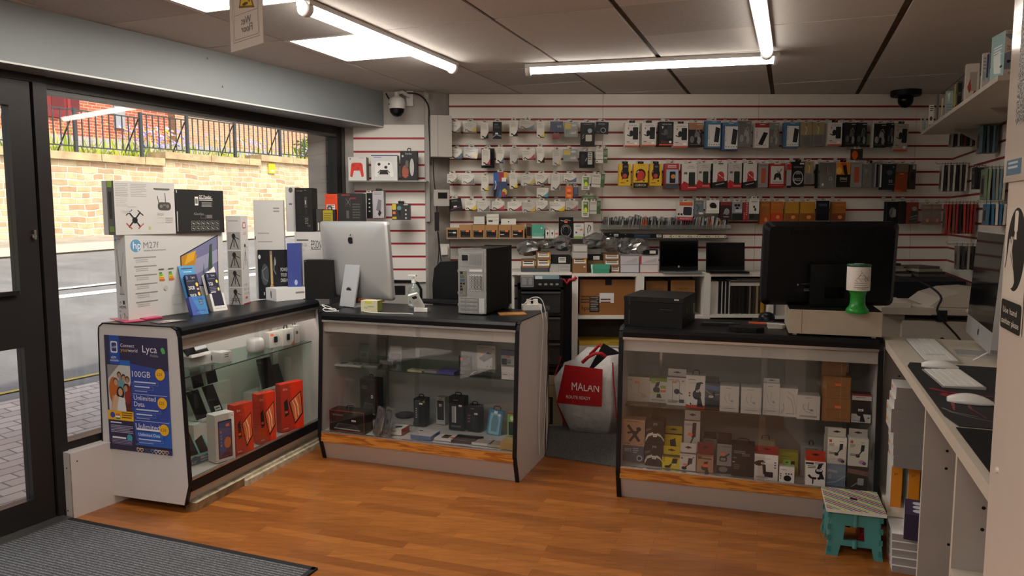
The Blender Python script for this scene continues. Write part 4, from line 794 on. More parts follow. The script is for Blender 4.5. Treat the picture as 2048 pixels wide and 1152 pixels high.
def card_reader():
    P = onz(828,624,T2); yw = -12; e = empty('card_reader',P,yw,'small white card reader standing in its charging cradle','card reader')
    mkobj('cradle',MB().prism([(0,0),(.07,0),(.07,.012),(.045,.022),(0,.026)],0,.085,mat('e6e3df',.3),'x',),e,bevel=.003)
    b = MB(); b.T = Matrix.Translation((.005,.03,.02)) @ Matrix.Rotation(R(28),4,'X') @ Matrix.Rotation(R(-18),4,'Y')
    b.box(0,.062,-.018,0,0,.105,mat('ece9e5',.3)); b.art((0,-.018,0),(.062,0,0),(0,0,.105),[('R',.35,.70,.85,.88,'26262a',.05),('r',.2,.1,.8,.55,'dedbd6')]); mkobj('reader_body',b,e,bevel=.004)
card_reader()
P_,w_,h_ = fit(722,623,755,601,T2,-14)
carton('small_box','small yellow and white open box in front of the silver computer','box',P_,-14,w_,h_,.07,'cfc8a8',[('r',.25,.72,.65,.95,'c8c83c'),('t',.2,.30,.22,'ep','77746f',.2),('l',.42,.42,.8,1,.2,'a09a7a')],side='8f9a3a')
rt = MB().box(0,.17,0,.07,0,.02,mat('c4693a',.6)).box(.02,.12,.01,.05,.02,.035,mat('e0ddd8')).box(-.04,.06,.02,.06,0,.03,mat('2a2420'))
mkobj('paper_clutter',rt,None,onz(716,603,T2),-25,label='orange and white card scraps behind the small yellow box',cat='packaging')
rl_ = MB(); rl_.lathe([(.02,-.012),(.04,-.012),(.04,.012),(.02,.012)],mat('2b2724',.4),(0,0,.041),24,'x'); mkobj('tape_roll',rl_,None,onz(733,600,T2),60,label='dark brown tape roll standing behind the small yellow box',cat='tape')
def keyboard(P,yaw,L,D,col,key,label,rows=5,cols=15,keyh=.004,base=.012,slots=False,dark=None):
    e = empty('keyboard',P,yaw,label,'keyboard'); mkobj('keyboard_body',MB().prism([(0,0),(D,0),(D,base+.004),(0,base*.7)],0,L,mat(col,.35,.5 if key == 'ebe8e4' else 0),'x'),e,bevel=.0015)
    m = mat(key,.5); kb = MB()
    for r_ in range(rows):
        for c_ in range(cols):
            if r_ == 0 and 4 <= c_ <= 8:
                if c_ == 4: x0,x1 = 4,9
                else: continue
            else: x0,x1 = c_,c_+1
            if dark and dark(r_,c_): continue
            kx = (L-.012)/cols; ky = (D-.012)/rows; z = base*.7+(base*.3+.004)*(r_+.5)/rows
            kb.box(.006+x0*kx+.001,.006+x1*kx-.001,.006+r_*ky+.001,.006+(r_+1)*ky-.001,z-.001,z+keyh,m)
    mkobj('keys',kb,e); return e
keyboard(onz(820,606,T2),-17,.34,.12,'121214','1b1b1e','black keyboard lying between the sanitiser bottle and the tower computer',keyh=.005)
mb = MB().box(0,.16,0,.10,0,.006,mat('c8884a',.5,noise=.3,scale=14)); mkobj('wooden_board',mb,None,onz(1000,631,T2),9,bevel=.003,label='small varnished wooden board at the right end of the middle counter',cat='board')
def extension():
    P = onz(1046,619,T2+.007); e = empty('socket_adapter',P,10,'white mains adapter with two white plugs on the middle counter','plug adapter')
    mkobj('adapter_body',MB().box(0,.12,0,.06,-.0065,.028,mat('e4e0da',.4)),e,bevel=.003)
    for x in (.04,.085): mkobj('plug',MB().box(x-.012,x+.012,.015,.04,.028,.06,mat('e8e5e0',.4)),e,bevel=.003)
extension()
def cable(name,pts,r,col,label,group=None,n=6,cat='cable'):
    pts = [Vector(p) for p in pts]; q = []
    for i in range(len(pts)-1):
        p0,p1,p2,p3 = pts[max(i-1,0)],pts[i],pts[i+1],pts[min(i+2,len(pts)-1)]
        for t in [k/6 for k in range(6)]:
            q.append(.5*((2*p1)+(-p0+p2)*t+(2*p0-5*p1+4*p2-p3)*t*t+(-p0+3*p1-3*p2+p3)*t**3))
    q.append(pts[-1]); o = q[0]; return mkobj(name,MB().tube([p-o for p in q],r,mat(col,.5),n),None,o,label=label,cat=cat,group=group)
E_ = lambda x,d,z: ykick(Vector((C2[0],C2[1],0)),Y2,x,d,z)
cable('cable',[E_(1.20,.36,.975),E_(1.24,.38,.99),E_(1.28,.38,.96),E_(1.303,.38,.86),E_(1.298,.36,.6),E_(1.292,.34,.3),E_(1.30,.33,.06)],.0035,'cfcac2','pale cable hanging down the side of the middle counter, nearer its front')
cable('cable',[E_(1.17,.38,.95),E_(1.22,.42,1.0),E_(1.28,.44,.98),E_(1.31,.44,.82),E_(1.296,.45,.55),E_(1.31,.42,.35),E_(1.30,.40,.10)],.0035,'bdb8b0','pale cable hanging down the side of the middle counter, with a loose plug end')
cable('cable',[E_(1.296,.48,.9),E_(1.30,.50,.6),E_(1.296,.47,.3),E_(1.30,.45,.02)],.003,'1e1c1b','thin black cable hanging down the side of the middle counter')
cable('cable',[E_(.0,.12,.925),E_(-.02,.05,.95),E_(.03,.02,.935),E_(.07,.06,.918),E_(.02,.12,.918),E_(-.01,.05,.925),E_(.04,.0,.918),E_(.10,.05,.916)],.0028,'e2dfda','coiled white cable beside the foot of the silver computer')
cable('cable',[E_(.24,.10,.916),E_(.3,.06,.916),E_(.42,.055,.916),E_(.53,.07,.918),E_(.6,.06,.918)],.0025,'e2dfda','white cable running along the middle counter from the yellow box to the card reader')
# ---- black office chair behind the tower computer, and the arm of it
def office_chair():
    c0 = Vector((-.30,5.35,0)); e = empty('office_chair',c0,4,'black leather office chair behind the tower computer','chair'); lth = mat('19191b',.4,noise=.2,scale=12)
    bk = MB(); N = 8
    prof = [(-.24,.52),(-.27,.7),(-.275,1.0),(-.262,1.12),(-.22,1.165),(0,1.175),(.22,1.165),(.262,1.12),(.275,1.0),(.27,.7),(.24,.52)]
    bk.prism(prof,-.05,.04,lth,'y'); b = mkobj('backrest',bk,e,bevel=.02)
    for z in (.72,.9): mkobj('seam',MB().box(-.265,.265,-.053,-.049,z,z+.006,mat('0b0b0c')),b)
    mkobj('seat',MB().box(-.26,.26,-.50,.0,.44,.53,lth),e,bevel=.03)
    for s in (-1,1): mkobj('armrest',MB().tube([(s*.28,-.02,.50),(s*.31,-.02,.68),(s*.31,-.30,.70),(s*.29,-.34,.50)],.014,'131315'),e)
    mkobj('gas_lift',MB().cyl((0,-.22,.08),(0,-.22,.44),.025,'1a1a1a'),e)
    for k in range(5): a = R(72*k+20); mkobj('base_leg',MB().box(0,.28,-.02,.02,.06,.085,mat('141414')),e,loc=(0,-.22,0),yaw=72*k+20)
    for k in range(5): a = R(72*k+20); mkobj('castor',MB().cyl((.27*math.cos(a)-.015,-.22+.27*math.sin(a),.03),(.27*math.cos(a)+.015,-.22+.27*math.sin(a),.03),.03,'111111'),e)
office_chair()
def stool_frame():
    a = ony(757,562,5.3); b = ony(842,575,5.3); e = empty('tubular_chair',(a.x,5.3,0),0,'black tubular framed chair behind the pump bottle','chair'); w = b.x-a.x; z = a.z
    mkobj('frame',MB().tube([(0,0,0),(0,0,z-.03),(.01,0,z),(w*.75,0,z-.002),(w*.92,0,z-.015),(w,0,z-.06),(w,0,0)],.010,'141416',8).tube([(0,.38,0),(0,.38,.46),(0,0,.46)],.010,'141416').tube([(w,.38,0),(w,.38,.46),(w,0,.46)],.010,'141416'),e)
    mkobj('backrest',MB().box(-.12,w*.62,-.015,.02,z-.10,z-.035,mat('1d1d1f',.5)),e,bevel=.01); mkobj('seat',MB().box(-.02,w+.02,0,.40,.45,.50,mat('1d1d1f',.6)),e,bevel=.01)
stool_frame()
# ------------------------------------------------------------------ things on the right hand counter
def till():
    P = onz(1577,666,T3+.010); yw = -17.4; w = wid(P,1763,yw)-.0; h = .118; e = empty('cash_drawer',P,yw,'beige metal cash drawer under the black monitor','cash drawer')
    bg = mat('b3a693',.45,noise=.06,scale=20); mkobj('drawer_case',MB().box(0,w,0,.40,0,h,bg,top=mat('1a1a1b',.4)),e,bevel=.0015)
    mkobj('drawer_front',MB().box(.058,.06,-.001,.001,0,h,mat('6a5f50')).box(.004,w-.004,-.002,0,h-.003,h,mat('cabfae')),e)
    for x in (.02,w-.04):
        for y in (.02,.36): mkobj('rubber_foot',MB().box(x,x+.02,y,y+.02,-.0095,0,mat('c9bea8')),e)
    return P,yw,w,h
TP,TY,TW,TH = till()
TZ = TP.z+TH
def monitor():
    yw = TY+13; base = ykick(TP,TY,.20,.19,TH+.0005); e = empty('monitor',base,yw,'large black monitor seen from behind, standing on the cash drawer','monitor')
    w,h = .655,.425; z0 = .002; bm_ = mat('0e0e10',.38); body = MB(); rr = .03; out = []
    ox = -.03+.02
    for cx_,cz,a0 in ((w/2-rr,rr,-90),(w/2-rr,h-rr,0),(-w/2+rr,h-rr,90),(-w/2+rr,rr,180)): out += [(ox+cx_+rr*math.cos(R(a0+a)),z0+cz+rr*math.sin(R(a0+a))) for a in (0,30,60,90)]
    T_ = Matrix.Translation((0,.02,0)) @ Matrix.Rotation(R(4),4,'X'); body.T = T_
    body.prism(out,.0,.03,bm_,'y'); n = len(out); c0 = (ox,z0+h/2)
    inn = [(c0[0]+(x-c0[0])*.93,c0[1]+(z-c0[1])*.90) for x,z in out]; vs = [(x,0,z) for x,z in out]+[(x,-.022,z) for x,z in inn]
    body.add(vs,[((i+1) % n,i,n+i,n+(i+1) % n) for i in range(n)],bm_); body.add(vs,[tuple(range(n,2*n))],bm_); cs = mkobj('casing',body,e)
    v = MB(); v.T = T_
    for i in range(34): x = ox-.20+.0118*i; v.box(x,x+.005,-.0235,-.022,z0+h-.062,z0+h-.04,mat('040404',.6))
    mkobj('vent',v,cs,) ; lg = MB(); lg.T = T_
    lg.art((ox-.0,-.0222,z0+h*.52),(.10,0,0),(0,0,.10),[('e',.5,.5,.42,.42,'18181b',30),('e',.5,.5,.37,.37,'0c0c0e',30),('t',.28,.36,.34,'hp','1e1e22',.44)]); mkobj('logo',lg,cs)
    st = MB(); st.T = T_; st.box(ox-w/2+.004,ox-w/2+.012,-.012,.0,z0+.15,z0+.33,mat('26262a',.2)); mkobj('side_slot',st,cs)
    lb = MB(); lb.T = T_; lb.art((ox-.17,-.0222,z0+.06),(.09,0,0),(0,0,.06),[('r',.05,.1,.6,.5,'1b1b1d'),('l',.55,.4,1.1,2,.12,'8a8886'),('e',.2,.8,.05,.08,'9a9896',8),('l',.4,.85,1.0,1,.1,'55534f')]); mkobj('rear_label',lb,cs)
    a = .115; s = MB()     # stand plate with rectangular opening
    for x0,x1,za,zb in ((-a,-.045,0,.215),(.052,a,0,.215),(-.045,.052,0,.045),(-.045,.052,.10,.215)): s.box(x0,x1,-.055,-.04,za,zb,mat('121214',.35))
    s.box(-a,a,-.055,.12,0,.008,mat('121214',.35)); mkobj('stand',s,e,bevel=.002)
    mkobj('stand_bracket',MB().box(-.05,.05,-.042,.0,.12,.2,mat('0e0e10')),e)
monitor()
def charity():
    P = onz(1714,626,TZ+.0005); P = Vector((P.x,P.y,TZ+.0005)); e = empty('charity_box',P,-8,'green and white charity collecting tin standing in front of the monitor','collecting tin')
    gn = bpy.data.materials.new('green_plastic'); gn.use_nodes = True; b = gn.node_tree.nodes['Principled BSDF']; b.inputs['Base Color'].default_value = lin('1f8a30'); b.inputs['Roughness'].default_value = .3
    mkobj('tin_base',MB().lathe([(.047,0),(.05,.006),(.05,.016),(.046,.022),(.036,.036),(.033,.05),(.033,.085),(.038,.10),(.045,.108)],gn,n=32),e)
    wl_ = MB().lathe([(.0505,.108),(.0515,.112),(.0515,.215),(.0505,.22)],mat('e3dcd4',.5),n=32)
    o = mkobj('paper_label',wl_,e); ad = MB()
    def onc(x,z): a = x/.0519; return (.0521*math.sin(a),-.0521*math.cos(a),z)
    for (x0,z0,x1,z1) in [(-.02,.165,.0,.195),(0,.195,.02,.165),(-.025,.165,.025,.164),(-.03,.16,-.02,.15),(-.01,.16,.0,.15),(.01,.16,.02,.15),(-.005,.195,-.005,.205),(-.015,.18,.015,.18)]:
        n_ = 4; pts = [onc(x0+(x1-x0)*t/n_,z0+(z1-z0)*t/n_) for t in range(n_+1)]; ad.tube(pts,.0007,mat('6a6864'),4)
    for z,x0,x1 in ((.145,-.032,.03),(.135,-.03,.026),(.124,-.034,.036),(.118,-.02,.02)): ad.tube([onc(x0+(x1-x0)*t/8,z) for t in range(9)],.0011,mat('4a4846'),4)
    for cx_ in (.018,.033): ad.tube([onc(cx_+.006*math.cos(R(a)),.165+.011*math.sin(R(a))) for a in range(0,361,30)],.0007,mat('6a6864'),4)
    mkobj('label_print',ad,o)
    mkobj('lid',MB().lathe([(.0515,.219),(.053,.222),(.053,.228),(.05,.231),(.0,.232)],mat('24503a',.4),n=32).box(-.02,.02,-.003,.003,.2315,.2335,mat('e6e2dc')),e)
charity()
def printer():
    P = onz(1248,651,T3+.0005); yw = -24; w = wid(P,1364,yw); h = hei(P,592); d = .36; e = empty('printer',P,yw,'black inkjet printer at the left end of the right hand counter','printer')
    bm_ = mat('131314',.42); b = mkobj('printer_body',MB().box(0,w,0,d,0,h-.028,bm_),e,bevel=.006)
    mkobj('scanner_lid',MB().box(-.002,w+.002,-.002,d,h-.026,h,mat('1a1a1a',.45)),e,bevel=.004)
    for z0,z1 in ((.01,.085),(.115,.16)): mkobj('panel_slot',MB().box(.025,.031,-.002,0,z0,z1,mat('3a3a3c',.3)),b)
    mkobj('tray_handle',MB().box(w*.62,w*.84,-.003,0,h*.60,h*.615,mat('4a4a4c',.3)).box(w*.62,w*.8,-.002,0,h*.62,h*.66,mat('060606')),b)
    mkobj('badge',MB().box(w*.86,w*.94,-.003,-.002,h-.012,h-.005,mat('c9c9c9',.3)),b)
    mkobj('side_label',MB().box(w,w+.001,.12,.13,h*.45,h*.62,mat('8a7a20')).box(w,w+.002,.05,d-.05,h*.30,h*.33,mat('060606')).box(w,w+.001,d-.06,d-.01,.04,.10,mat('8a8a88')),b)
printer()
# small things between printer and cash drawer
mb = MB().box(0,.20,0,.05,.0,.012,mat('2a2a2c',.3)).box(.01,.17,.01,.04,.012,.014,mat('55555a',.2)); mkobj('label_tray',mb,None,onz(1402,650,T3+.0005),-12,label='long dark translucent tray lying right of the black printer',cat='tray')
mb = MB(); mb.lathe([(.001,.045),(.02,.044),(.036,.036),(.044,.02),(.045,.0)][::-1],mat('16161a',.25),n=24); mkobj('ball_speaker',mb,None,onz(1533,640,T3),label='small shiny black domed gadget left of the cash drawer',cat='gadget')
mb = MB(); mb.prism([(0,0),(.03,-.02),(.13,-.025),(.17,0),(.17,.05),(.12,.09),(.04,.09),(0,.05)],0,.022,mat('0d0d0f',.5),'z'); mkobj('black_pouch',mb,None,onz(1458,662,T3+.0005),-14,bevel=.006,label='flat soft black pouch lying between the printer and the cash drawer',cat='pouch')
mb = MB().box(0,.15,0,.012,0,.008,mat('d8d2cc',.4)).box(.02,.09,-.001,.0,.0,.0081,mat('e0561f')).box(0,.06,0,.0121,.0,.0082,mat('e0561f')); mkobj('craft_knife',mb,None,onz(1497,647,T3+.022),-18,label='orange and white craft knife lying on the black pouch',cat='knife')
mb = MB(); mb.prism([(0,0),(.07,.0),(.09,.03),(.08,.06),(.0,.05)],0,.02,mat('cfcac4',.4),'z'); mkobj('tape_dispenser',mb,None,onz(1537,657,T3+.0005),-10,bevel=.004,label='small white plastic dispenser between the black pouch and the cash drawer',cat='dispenser')
F_ = lambda x,d,z: ykick(Vector((C3[0],C3[1],0)),Y3,x,d,z)
cable('cable',[ykick(TP,TY,.33,.2,TH+.20),ykick(TP,TY,.345,.17,TH+.15),ykick(TP,TY,.34,.17,TH+.08),ykick(TP,TY,.31,.2,TH+.03)],.003,'c9c6c0','pale cable hanging behind the collecting tin')
cable('cable',[ykick(TP,TY,-.04,.26,TH+.05),ykick(TP,TY,.02,.22,TH+.025),ykick(TP,TY,.06,.22,TH+.01),ykick(TP,TY,.12,.25,TH+.01)],.003,'c9c6c0','pale cable looping under the left of the black monitor')
# ------------------------------------------------------------------ goods inside the right hand counter (C3)
def mt(cx,cy,s,c='1c1c1e',k=0):      # printed outline of a phone mount
    if k == 0: return [('s',[(cx-.20*s,cy-.28*s),(cx-.02*s,cy-.1*s),(cx+.16*s,cy+.04*s)],.09*s,c),('p',[(cx-.02*s,cy-.02*s),(cx+.26*s,cy+.0*s),(cx+.30*s,cy+.34*s),(cx+.04*s,cy+.34*s)],c),('e',cx-.22*s,cy-.28*s,.17*s,.10*s,c,14)]
    if k == 1: return [('p',[(cx-.05*s,cy+.38*s),(cx+.22*s,cy+.42*s),(cx+.12*s,cy+.18*s),(cx-.14*s,cy+.14*s)],c),('e',cx-.02*s,cy-.0*s,.24*s,.16*s,c,16),('p',[(cx+.04*s,cy-.05*s),(cx+.18*s,cy-.05*s),(cx+.34*s,cy-.4*s),(cx-.02*s,cy-.4*s)],c)]
    if k == 2: return [('s',[(cx-.3*s,cy+.22*s),(cx-.05*s,cy+.25*s),(cx+.0*s,cy-.25*s),(cx+.3*s,cy-.28*s)],.14*s,c),('e',cx-.25*s,cy+.17*s,.2*s,.10*s,c,14),('R',cx+.0*s,cy-.36*s,cx+.36*s,cy-.14*s,c,.04)]
    if k == 3: return [('s',[(cx-.28*s,cy+.3*s),(cx+.28*s,cy-.34*s)],.14*s,c),('s',[(cx+.3*s,cy+.18*s),(cx-.2*s,cy-.36*s)],.12*s,c),('s',[(cx-.3*s,cy-.02*s),(cx+.1*s,cy+.05*s)],.09*s,c),('e',cx+.24*s,cy+.16*s,.12*s,.09*s,c,12)]
    if k == 4: return [('o',cx-.22*s,cy-.4*s,cx+.22*s,cy+.4*s,.02,'6a6a6c'),('e',cx+.05*s,cy,.17*s,.11*s,c,16),('s',[(cx+.1*s,cy),(cx+.38*s,cy-.1*s)],.07*s,c)]
    return [('s',[(cx-.3*s,cy+.2*s),(cx-.34*s,cy),(cx-.2*s,cy-.2*s)],.03,c),('s',[(cx,cy+.3*s),(cx-.02*s,cy-.1*s),(cx+.3*s,cy-.2*s)],.025,c),('e',cx+.2*s,cy-.15*s,.12*s,.07*s,c,10),('s',[(cx-.2*s,cy-.25*s),(cx+.3*s,cy-.33*s)],.02,c)]
g3 = 'phone mount boxes in the right hand counter'
e3 = 'white earphone boxes on the glass shelf of the right hand counter'
def S3box(u0,vb,u1,vt,label,col,art,d=.07,z=None,g=g3,dy=0,**k):
    return fbox(k.pop('name','product_box'),label,'box',u0,vb,u1,vt,z if z is not None else S3+.0005,Y3,d,col,art,group=g,**k)
ear = [('l',.3,.90,.6,1,.03,'7a7874'),*mt(.5,.52,.7,'a8a5a0',5),('o',.12,.06,.88,.14,.01,'b8b5b0'),('l',.2,.12,.8,1,.03,'77746f'),('l',.35,.22,.7,1,.02,'a8a5a0')]
S3box(1249,801,1298,752,'cream box with a thin line drawing, first on the shelf of the right hand counter','cfc6b6',[('t',.08,.85,.06,'T-GAMES','4a4744',.24),*price(.40,.72,.2,.1),('s',[(.25,.7),(.3,.5)],.02,'a89f90'),('s',[(.6,.7),(.55,.4),(.8,.3)],.02,'a89f90'),('s',[(.2,.3),(.9,.2)],.02,'b8b0a0'),('e',.78,.25,.12,.08,'b8b0a0',12)],top='7d8f3a')
S3box(1298,804,1334,755,'green topped white phone holder box on the shelf of the right hand counter','dcd8d0',[('r',0,.86,1,1,'7f9430'),('R',.1,.78,.35,.95,'9ab83a',.05),*mt(.42,.52,.8,'2b2a2c',1),('r',.62,.58,.92,.70,'9ab83a'),*price(.62,.44,.3,.08),('r',.0,.36,.6,.42,'c8cc8a'),('l',.1,.12,.9,2,.04,'8a8884')],top='7f9430',side='7f9430')
S3box(1333,809,1371,754,'white box showing a phone on a round magnetic mount','d8d4cf',[('t',.06,.88,.055,'SUPER FAST','1e1e1e',.6),('r',.78,.86,.9,.9,'a83a30'),*mt(.48,.50,.9,'2a2a2c',4),*price(.26,.80,.24,.06),('r',.66,.10,.92,.22,'2e2e34'),('l',.06,.16,.6,3,.04,'77746f')],flap=('c9c2bb',.04,.95),top='8c3a36')
S3box(1371,815,1409,750,'tall white box with a red base and a black windscreen mount','dedad5',[('r',0,0,1,.10,'b8261e'),('l',.12,.86,.5,1,.03,'4a4a4a'),('l',.12,.76,.7,1,.02,'8a8884'),*mt(.60,.42,.95,'202022',1),('e',.2,.46,.06,.03,'a83a30',10),('e',.2,.38,.06,.03,'4a5a3a',10),('e',.22,.14,.11,.055,'f0eeea',12),('p',[(.22,.09),(.32,.12),(.22,.195)],'202022'),*wprice(.54,.50,.16,.05),('e',.84,.78,.06,.03,'3a3a3a',8)],handle=.35)
S3box(1409,818,1438,766,'dark box printed with a car dashboard and a phone holder','3b3f48',[('p',[(0,.95),(1,.9),(1,.72),(0,.78)],'4a6a94'),('s',[(0,.75),(.5,.55),(1,.6)],.05,'8a9098'),('p',[(0,0),(1,0),(1,.35),(0,.45)],'24262c'),*mt(.5,.45,.7,'16171a',0),*wprice(.28,.46,.3,.07)],top='30333a',flap=('2a2d33',.03,.9))
S3box(1439,822,1477,771,'white earphone box with line drawing, leftmost of the four beside the dashboard box','d6d1c9',ear,g=e3,d=.09)
S3box(1481,826,1522,774,'white earphone box with line drawing, second of the row beside the dashboard box','d8d3cb',ear,g=e3,d=.09)
S3box(1525,829,1558,766,'taller white earphone box with a folded top flap','dbd6ce',ear,g=e3,d=.06,flap=('cfcac2',.02,.95))
S3box(1558.5,832,1594,776,'white cable box with curved grey stripes','d8d3cb',[('s',[(.1,.1),(.25,.3),(.2,.45)],.06,'b8b4ae'),('s',[(.4,.9),(.75,.75),(.9,.35),(.92,.1)],.06,'c0bcb6'),('s',[(.4,.72),(.65,.6),(.78,.3),(.8,.1)],.06,'b8b4ae'),('l',.35,.1,.85,1,.03,'6a6864')],g=e3,d=.09)
S3box(1593,837,1639,790,'wide white earphone box next to the brown cartons','dbd6ce',[('l',.35,.9,.65,1,.03,'5a5854'),*mt(.5,.5,.7,'8a8782',5),('r',.12,.08,.88,.16,'b0ada8'),('l',.15,.13,.85,1,.03,'77746f')],g=e3,d=.09)
P,w,h = fit(1643,841,1700,795,S3+.0005,Y3); P = ykick(P,Y3,0,.0)
kr = [('o',.02,.02,.98,.98,.004,'6a4520'),*price(.44,.58,.22,.12),('l',.15,.5,.85,1,.03,'6f4a24'),('l',.45,.12,.95,1,.03,'6a4520')]
carton('carton','brown carton with an orange sticker, lower of the pair in the right hand counter','box',P,Y3,w,h,.13,'9c6a36',kr,group=g3)
carton('carton','brown carton with an orange sticker, upper of the pair in the right hand counter','box',ykick(P,Y3,0,0,h+.0006),Y3,w-.004,h*.92,.13,'9c6a36',kr,group=g3)
carton('carton','plain brown carton on top of the two stickered cartons','box',ykick(P,Y3,-.005,.03,h*1.92+.0012),Y3,w*.86,.075,.10,'8c5d2e',[('l',.1,.2,.5,1,.05,'5a3a1a'),('r',0,.93,1,.96,'6a4520')],group=g3)
S3box(1702,844,1741,787,'black, white and red boxed mount at the right end of the shelf','d6d2cd',[('r',0,.30,1,.78,'2a2628'),('r',0,.93,1,1,'8c2a2a'),('l',.2,.87,.7,1,.03,'4a4744'),*mt(.45,.35,.8,'1a1a1c',1),*wprice(.34,.40,.26,.08),('e',.88,.18,.05,.025,'3a3a3a',10),('l',.06,.06,.55,1,.03,'4a4744')],top='5a2426',d=.06)
D = DK3+.0065
def D3box(u0,vb,u1,vt,label,col,art,d=.07,**k): return S3box(u0,vb,u1,vt,label,col,art,d,D,**k)
def stack(o1,label,P_,w,h,d,col,art,**k): return carton('product_box',label,'box',P_,Y3,w,h,d,col,art,group=g3,**k)
P,w,h = fit(1242,922,1287,890,D,Y3); P = ykick(P,Y3,0.004,.008)
stack(0,'dark blue grey box at the bottom of the left stack in the right hand counter',P,w-.004,h,.08,'4a5260',[('t',.12,.62,.22,'BIKE','b8bcc4',.3),('l',.5,.8,.75,3,.12,'a8acb4'),('e',.8,.25,.14,.2,'a8b0bc',14),('e',.8,.25,.08,.1,'30343c',12)])
P_ = ykick(P,Y3,.002,.0,h+.0006); stack(0,'tan box printed with a black clamp mount, top of the left stack',P_,w-.004,hei(P_,838),.08,'b89478',[('o',.0,.0,1,1,.012,'d8c8b8'),('l',.2,.92,.7,1,.05,'6a4a40'),*mt(.5,.5,.95,'1c1a1a',3),('l',.06,.08,.35,2,.03,'4a3a30'),('t',.74,.06,.05,'JHC','b85a48',.2)])
P,w,h = fit(1289,930,1326,887,D,Y3); P = ykick(P,Y3,0,.006)
jv = [('t',.4,.82,.10,'JVO','c8c6c2',.22),('p',[(0,.05),(.15,.3),(.5,.42),(.85,.3),(1,.1),(1,.2),(.8,.42),(.5,.54),(.12,.42),(0,.2)],'d0cdc8'),('r',.4,.45,.62,.70,'1a1a1c'),('e',.5,.16,.2,.1,'0e0e10',14),*wprice(.4,.3,.2,.12),('p',[(0,.5),(.3,.62),(.3,.7),(0,.62)],'55564a')]
stack(0,'black steering wheel picture box, lower of the two stacked',P,w,h,.09,'23221f',jv)
P_ = ykick(P,Y3,.002,.004,h+.0006); stack(0,'black steering wheel picture box, upper of the two stacked',P_,w,hei(P_,841),.09,'23221f',jv,flap=('1c1b19',.03,.5))
P,w,h = fit(1324,936,1359,911,D,Y3); P = ykick(P,Y3,0,.004); yb_ = [('r',.0,.90,1,1,'7f6a18'),*mt(.55,.45,1.1,'1e1c14',0),('l',.06,.85,.15,4,.1,'5a4c10'),('t',.68,.8,.14,'Busch','4a3a10',.26),*wprice(.55,.3,.18,.12)]
stack(0,'yellow mount box, lowest and nearest of the yellow stack',P,w,h,.05,'e0c81c',yb_,flap=('c8b020',.045,.98),top='2a2418')
P_ = ykick(P,Y3,.004,.06,0); hh = hei(P_,868); carton('product_box','yellow mount box, upper one of the yellow stack behind','box',P_,Y3,w,hh,.05,'c8b01c',[('r',0,0,1,.5,'2a2618'),('r',0,.5,1,.98,'d0b81e'),*[('p',[(.35,.58),(.7,.56),(.62,.9),(.3,.82)],'1e1c14')]],group=g3,flap=('a8921c',.04,.98),top='1e1a12')
P,w,h = fit(1359,940,1391,907,D,Y3); P = ykick(P,Y3,0,.004); wm = [('t',.05,.86,.07,'SUPER FAST','1e1e1e',.6),('R',.06,.68,.2,.78,'b8583a',.02),*mt(.5,.42,1.0,'242426',0),*price(.22,.30,.28,.1),('r',.8,.78,.9,.84,'8a3a30')]
stack(0,'white phone mount box, front one of the two with brown topped flaps',P,w,h,.05,'d4cfc9',wm,flap=('d0cbc5',.05,.98),top='7a4436')
P_ = ykick(P,Y3,.014,.06,0); h2 = hei(P_,841); carton('product_box','grey white phone mount box standing taller behind the white one','box',P_,Y3,w,h2,.05,'b8b4af',[('r',0,.12,1,.14,'c8502a'),*[(o[0],)+tuple(o[1:]) for o in [('t',.05,.90,.04,'SUPER FAST','1e1e1e',.6)]],*mt(.5,.66,.9,'242426',0),*price(.25,.68,.3,.06)],group=g3,flap=('9c9893',.05,.98),top='6a3a30')
D3box(1393,943,1426,908,'tan and red mount box with a big orange price sticker','b08c6c',[('p',[(.05,.95),(.4,.95),(.1,.7)],'7a2420'),('l',.1,.75,.9,1,.12,'3a2a20'),*mt(.5,.25,.9,'2a2220',1),*price(.36,.30,.36,.18),('r',0,.9,1,1,'8c6c50')],top='8c2420',flap=('7a1e1c',.055,.98),d=.06)
P_ = ykick(onz(1403,935,D),Y3,0,.09); carton('product_box','grey box standing behind the tan and red mount box','box',P_,Y3,wid(P_,1432,Y3),hei(P_,876),.05,'8c8884',[('l',.2,.9,.8,1,.05,'3a3a3a'),*mt(.6,.55,.6,'3a3030',1)],group=g3,top='201c1c',flap=('242020',.03,.9))
D3box(1433,945,1462,887,'tall grey and black box with a clamp mount and orange sticker','8f8c89',[('r',0,0,1,.26,'2a2a2a'),('e',.45,.13,.3,.1,'77746f',14),('o',.03,.28,.97,.98,.01,'b8b5b2'),('l',.3,.9,.95,1,.04,'4a4a4a'),('R',.18,.40,.7,.58,'1e1e20',.1),('R',.26,.43,.6,.53,'8a8886',.06),('s',[(.5,.55),(.85,.68)],.1,'1e1e20'),*price(.24,.62,.3,.08)],top='1c1818',flap=('1e1a1a',.05,.96),d=.07)
D3box(1462,951,1508,888,'big matt black box with small gold and white print','1d1c1b',[('l',.1,.78,.6,2,.05,'8a8782'),('l',.45,.70,.8,2,.05,'77746f'),('e',.15,.58,.08,.02,'8a7a4a',10),('e',.1,.45,.06,.02,'c8bfa8',10),('l',.1,.35,.35,3,.06,'6a6250'),('r',.58,.02,.62,.5,'2a2928')],handle=.5,d=.08)
P_ = ykick(onz(1511,950,D),Y3,0,.10); carton('product_box','small tan box with a black hanger, behind the white and red one','box',P_,Y3,wid(P_,1548,Y3),hei(P_,880),.05,'9a8c74',[('r',0,.62,1,.82,'6a705c'),('l',.1,.75,.9,1,.05,'3a3a30')],group=g3,handle=.4)
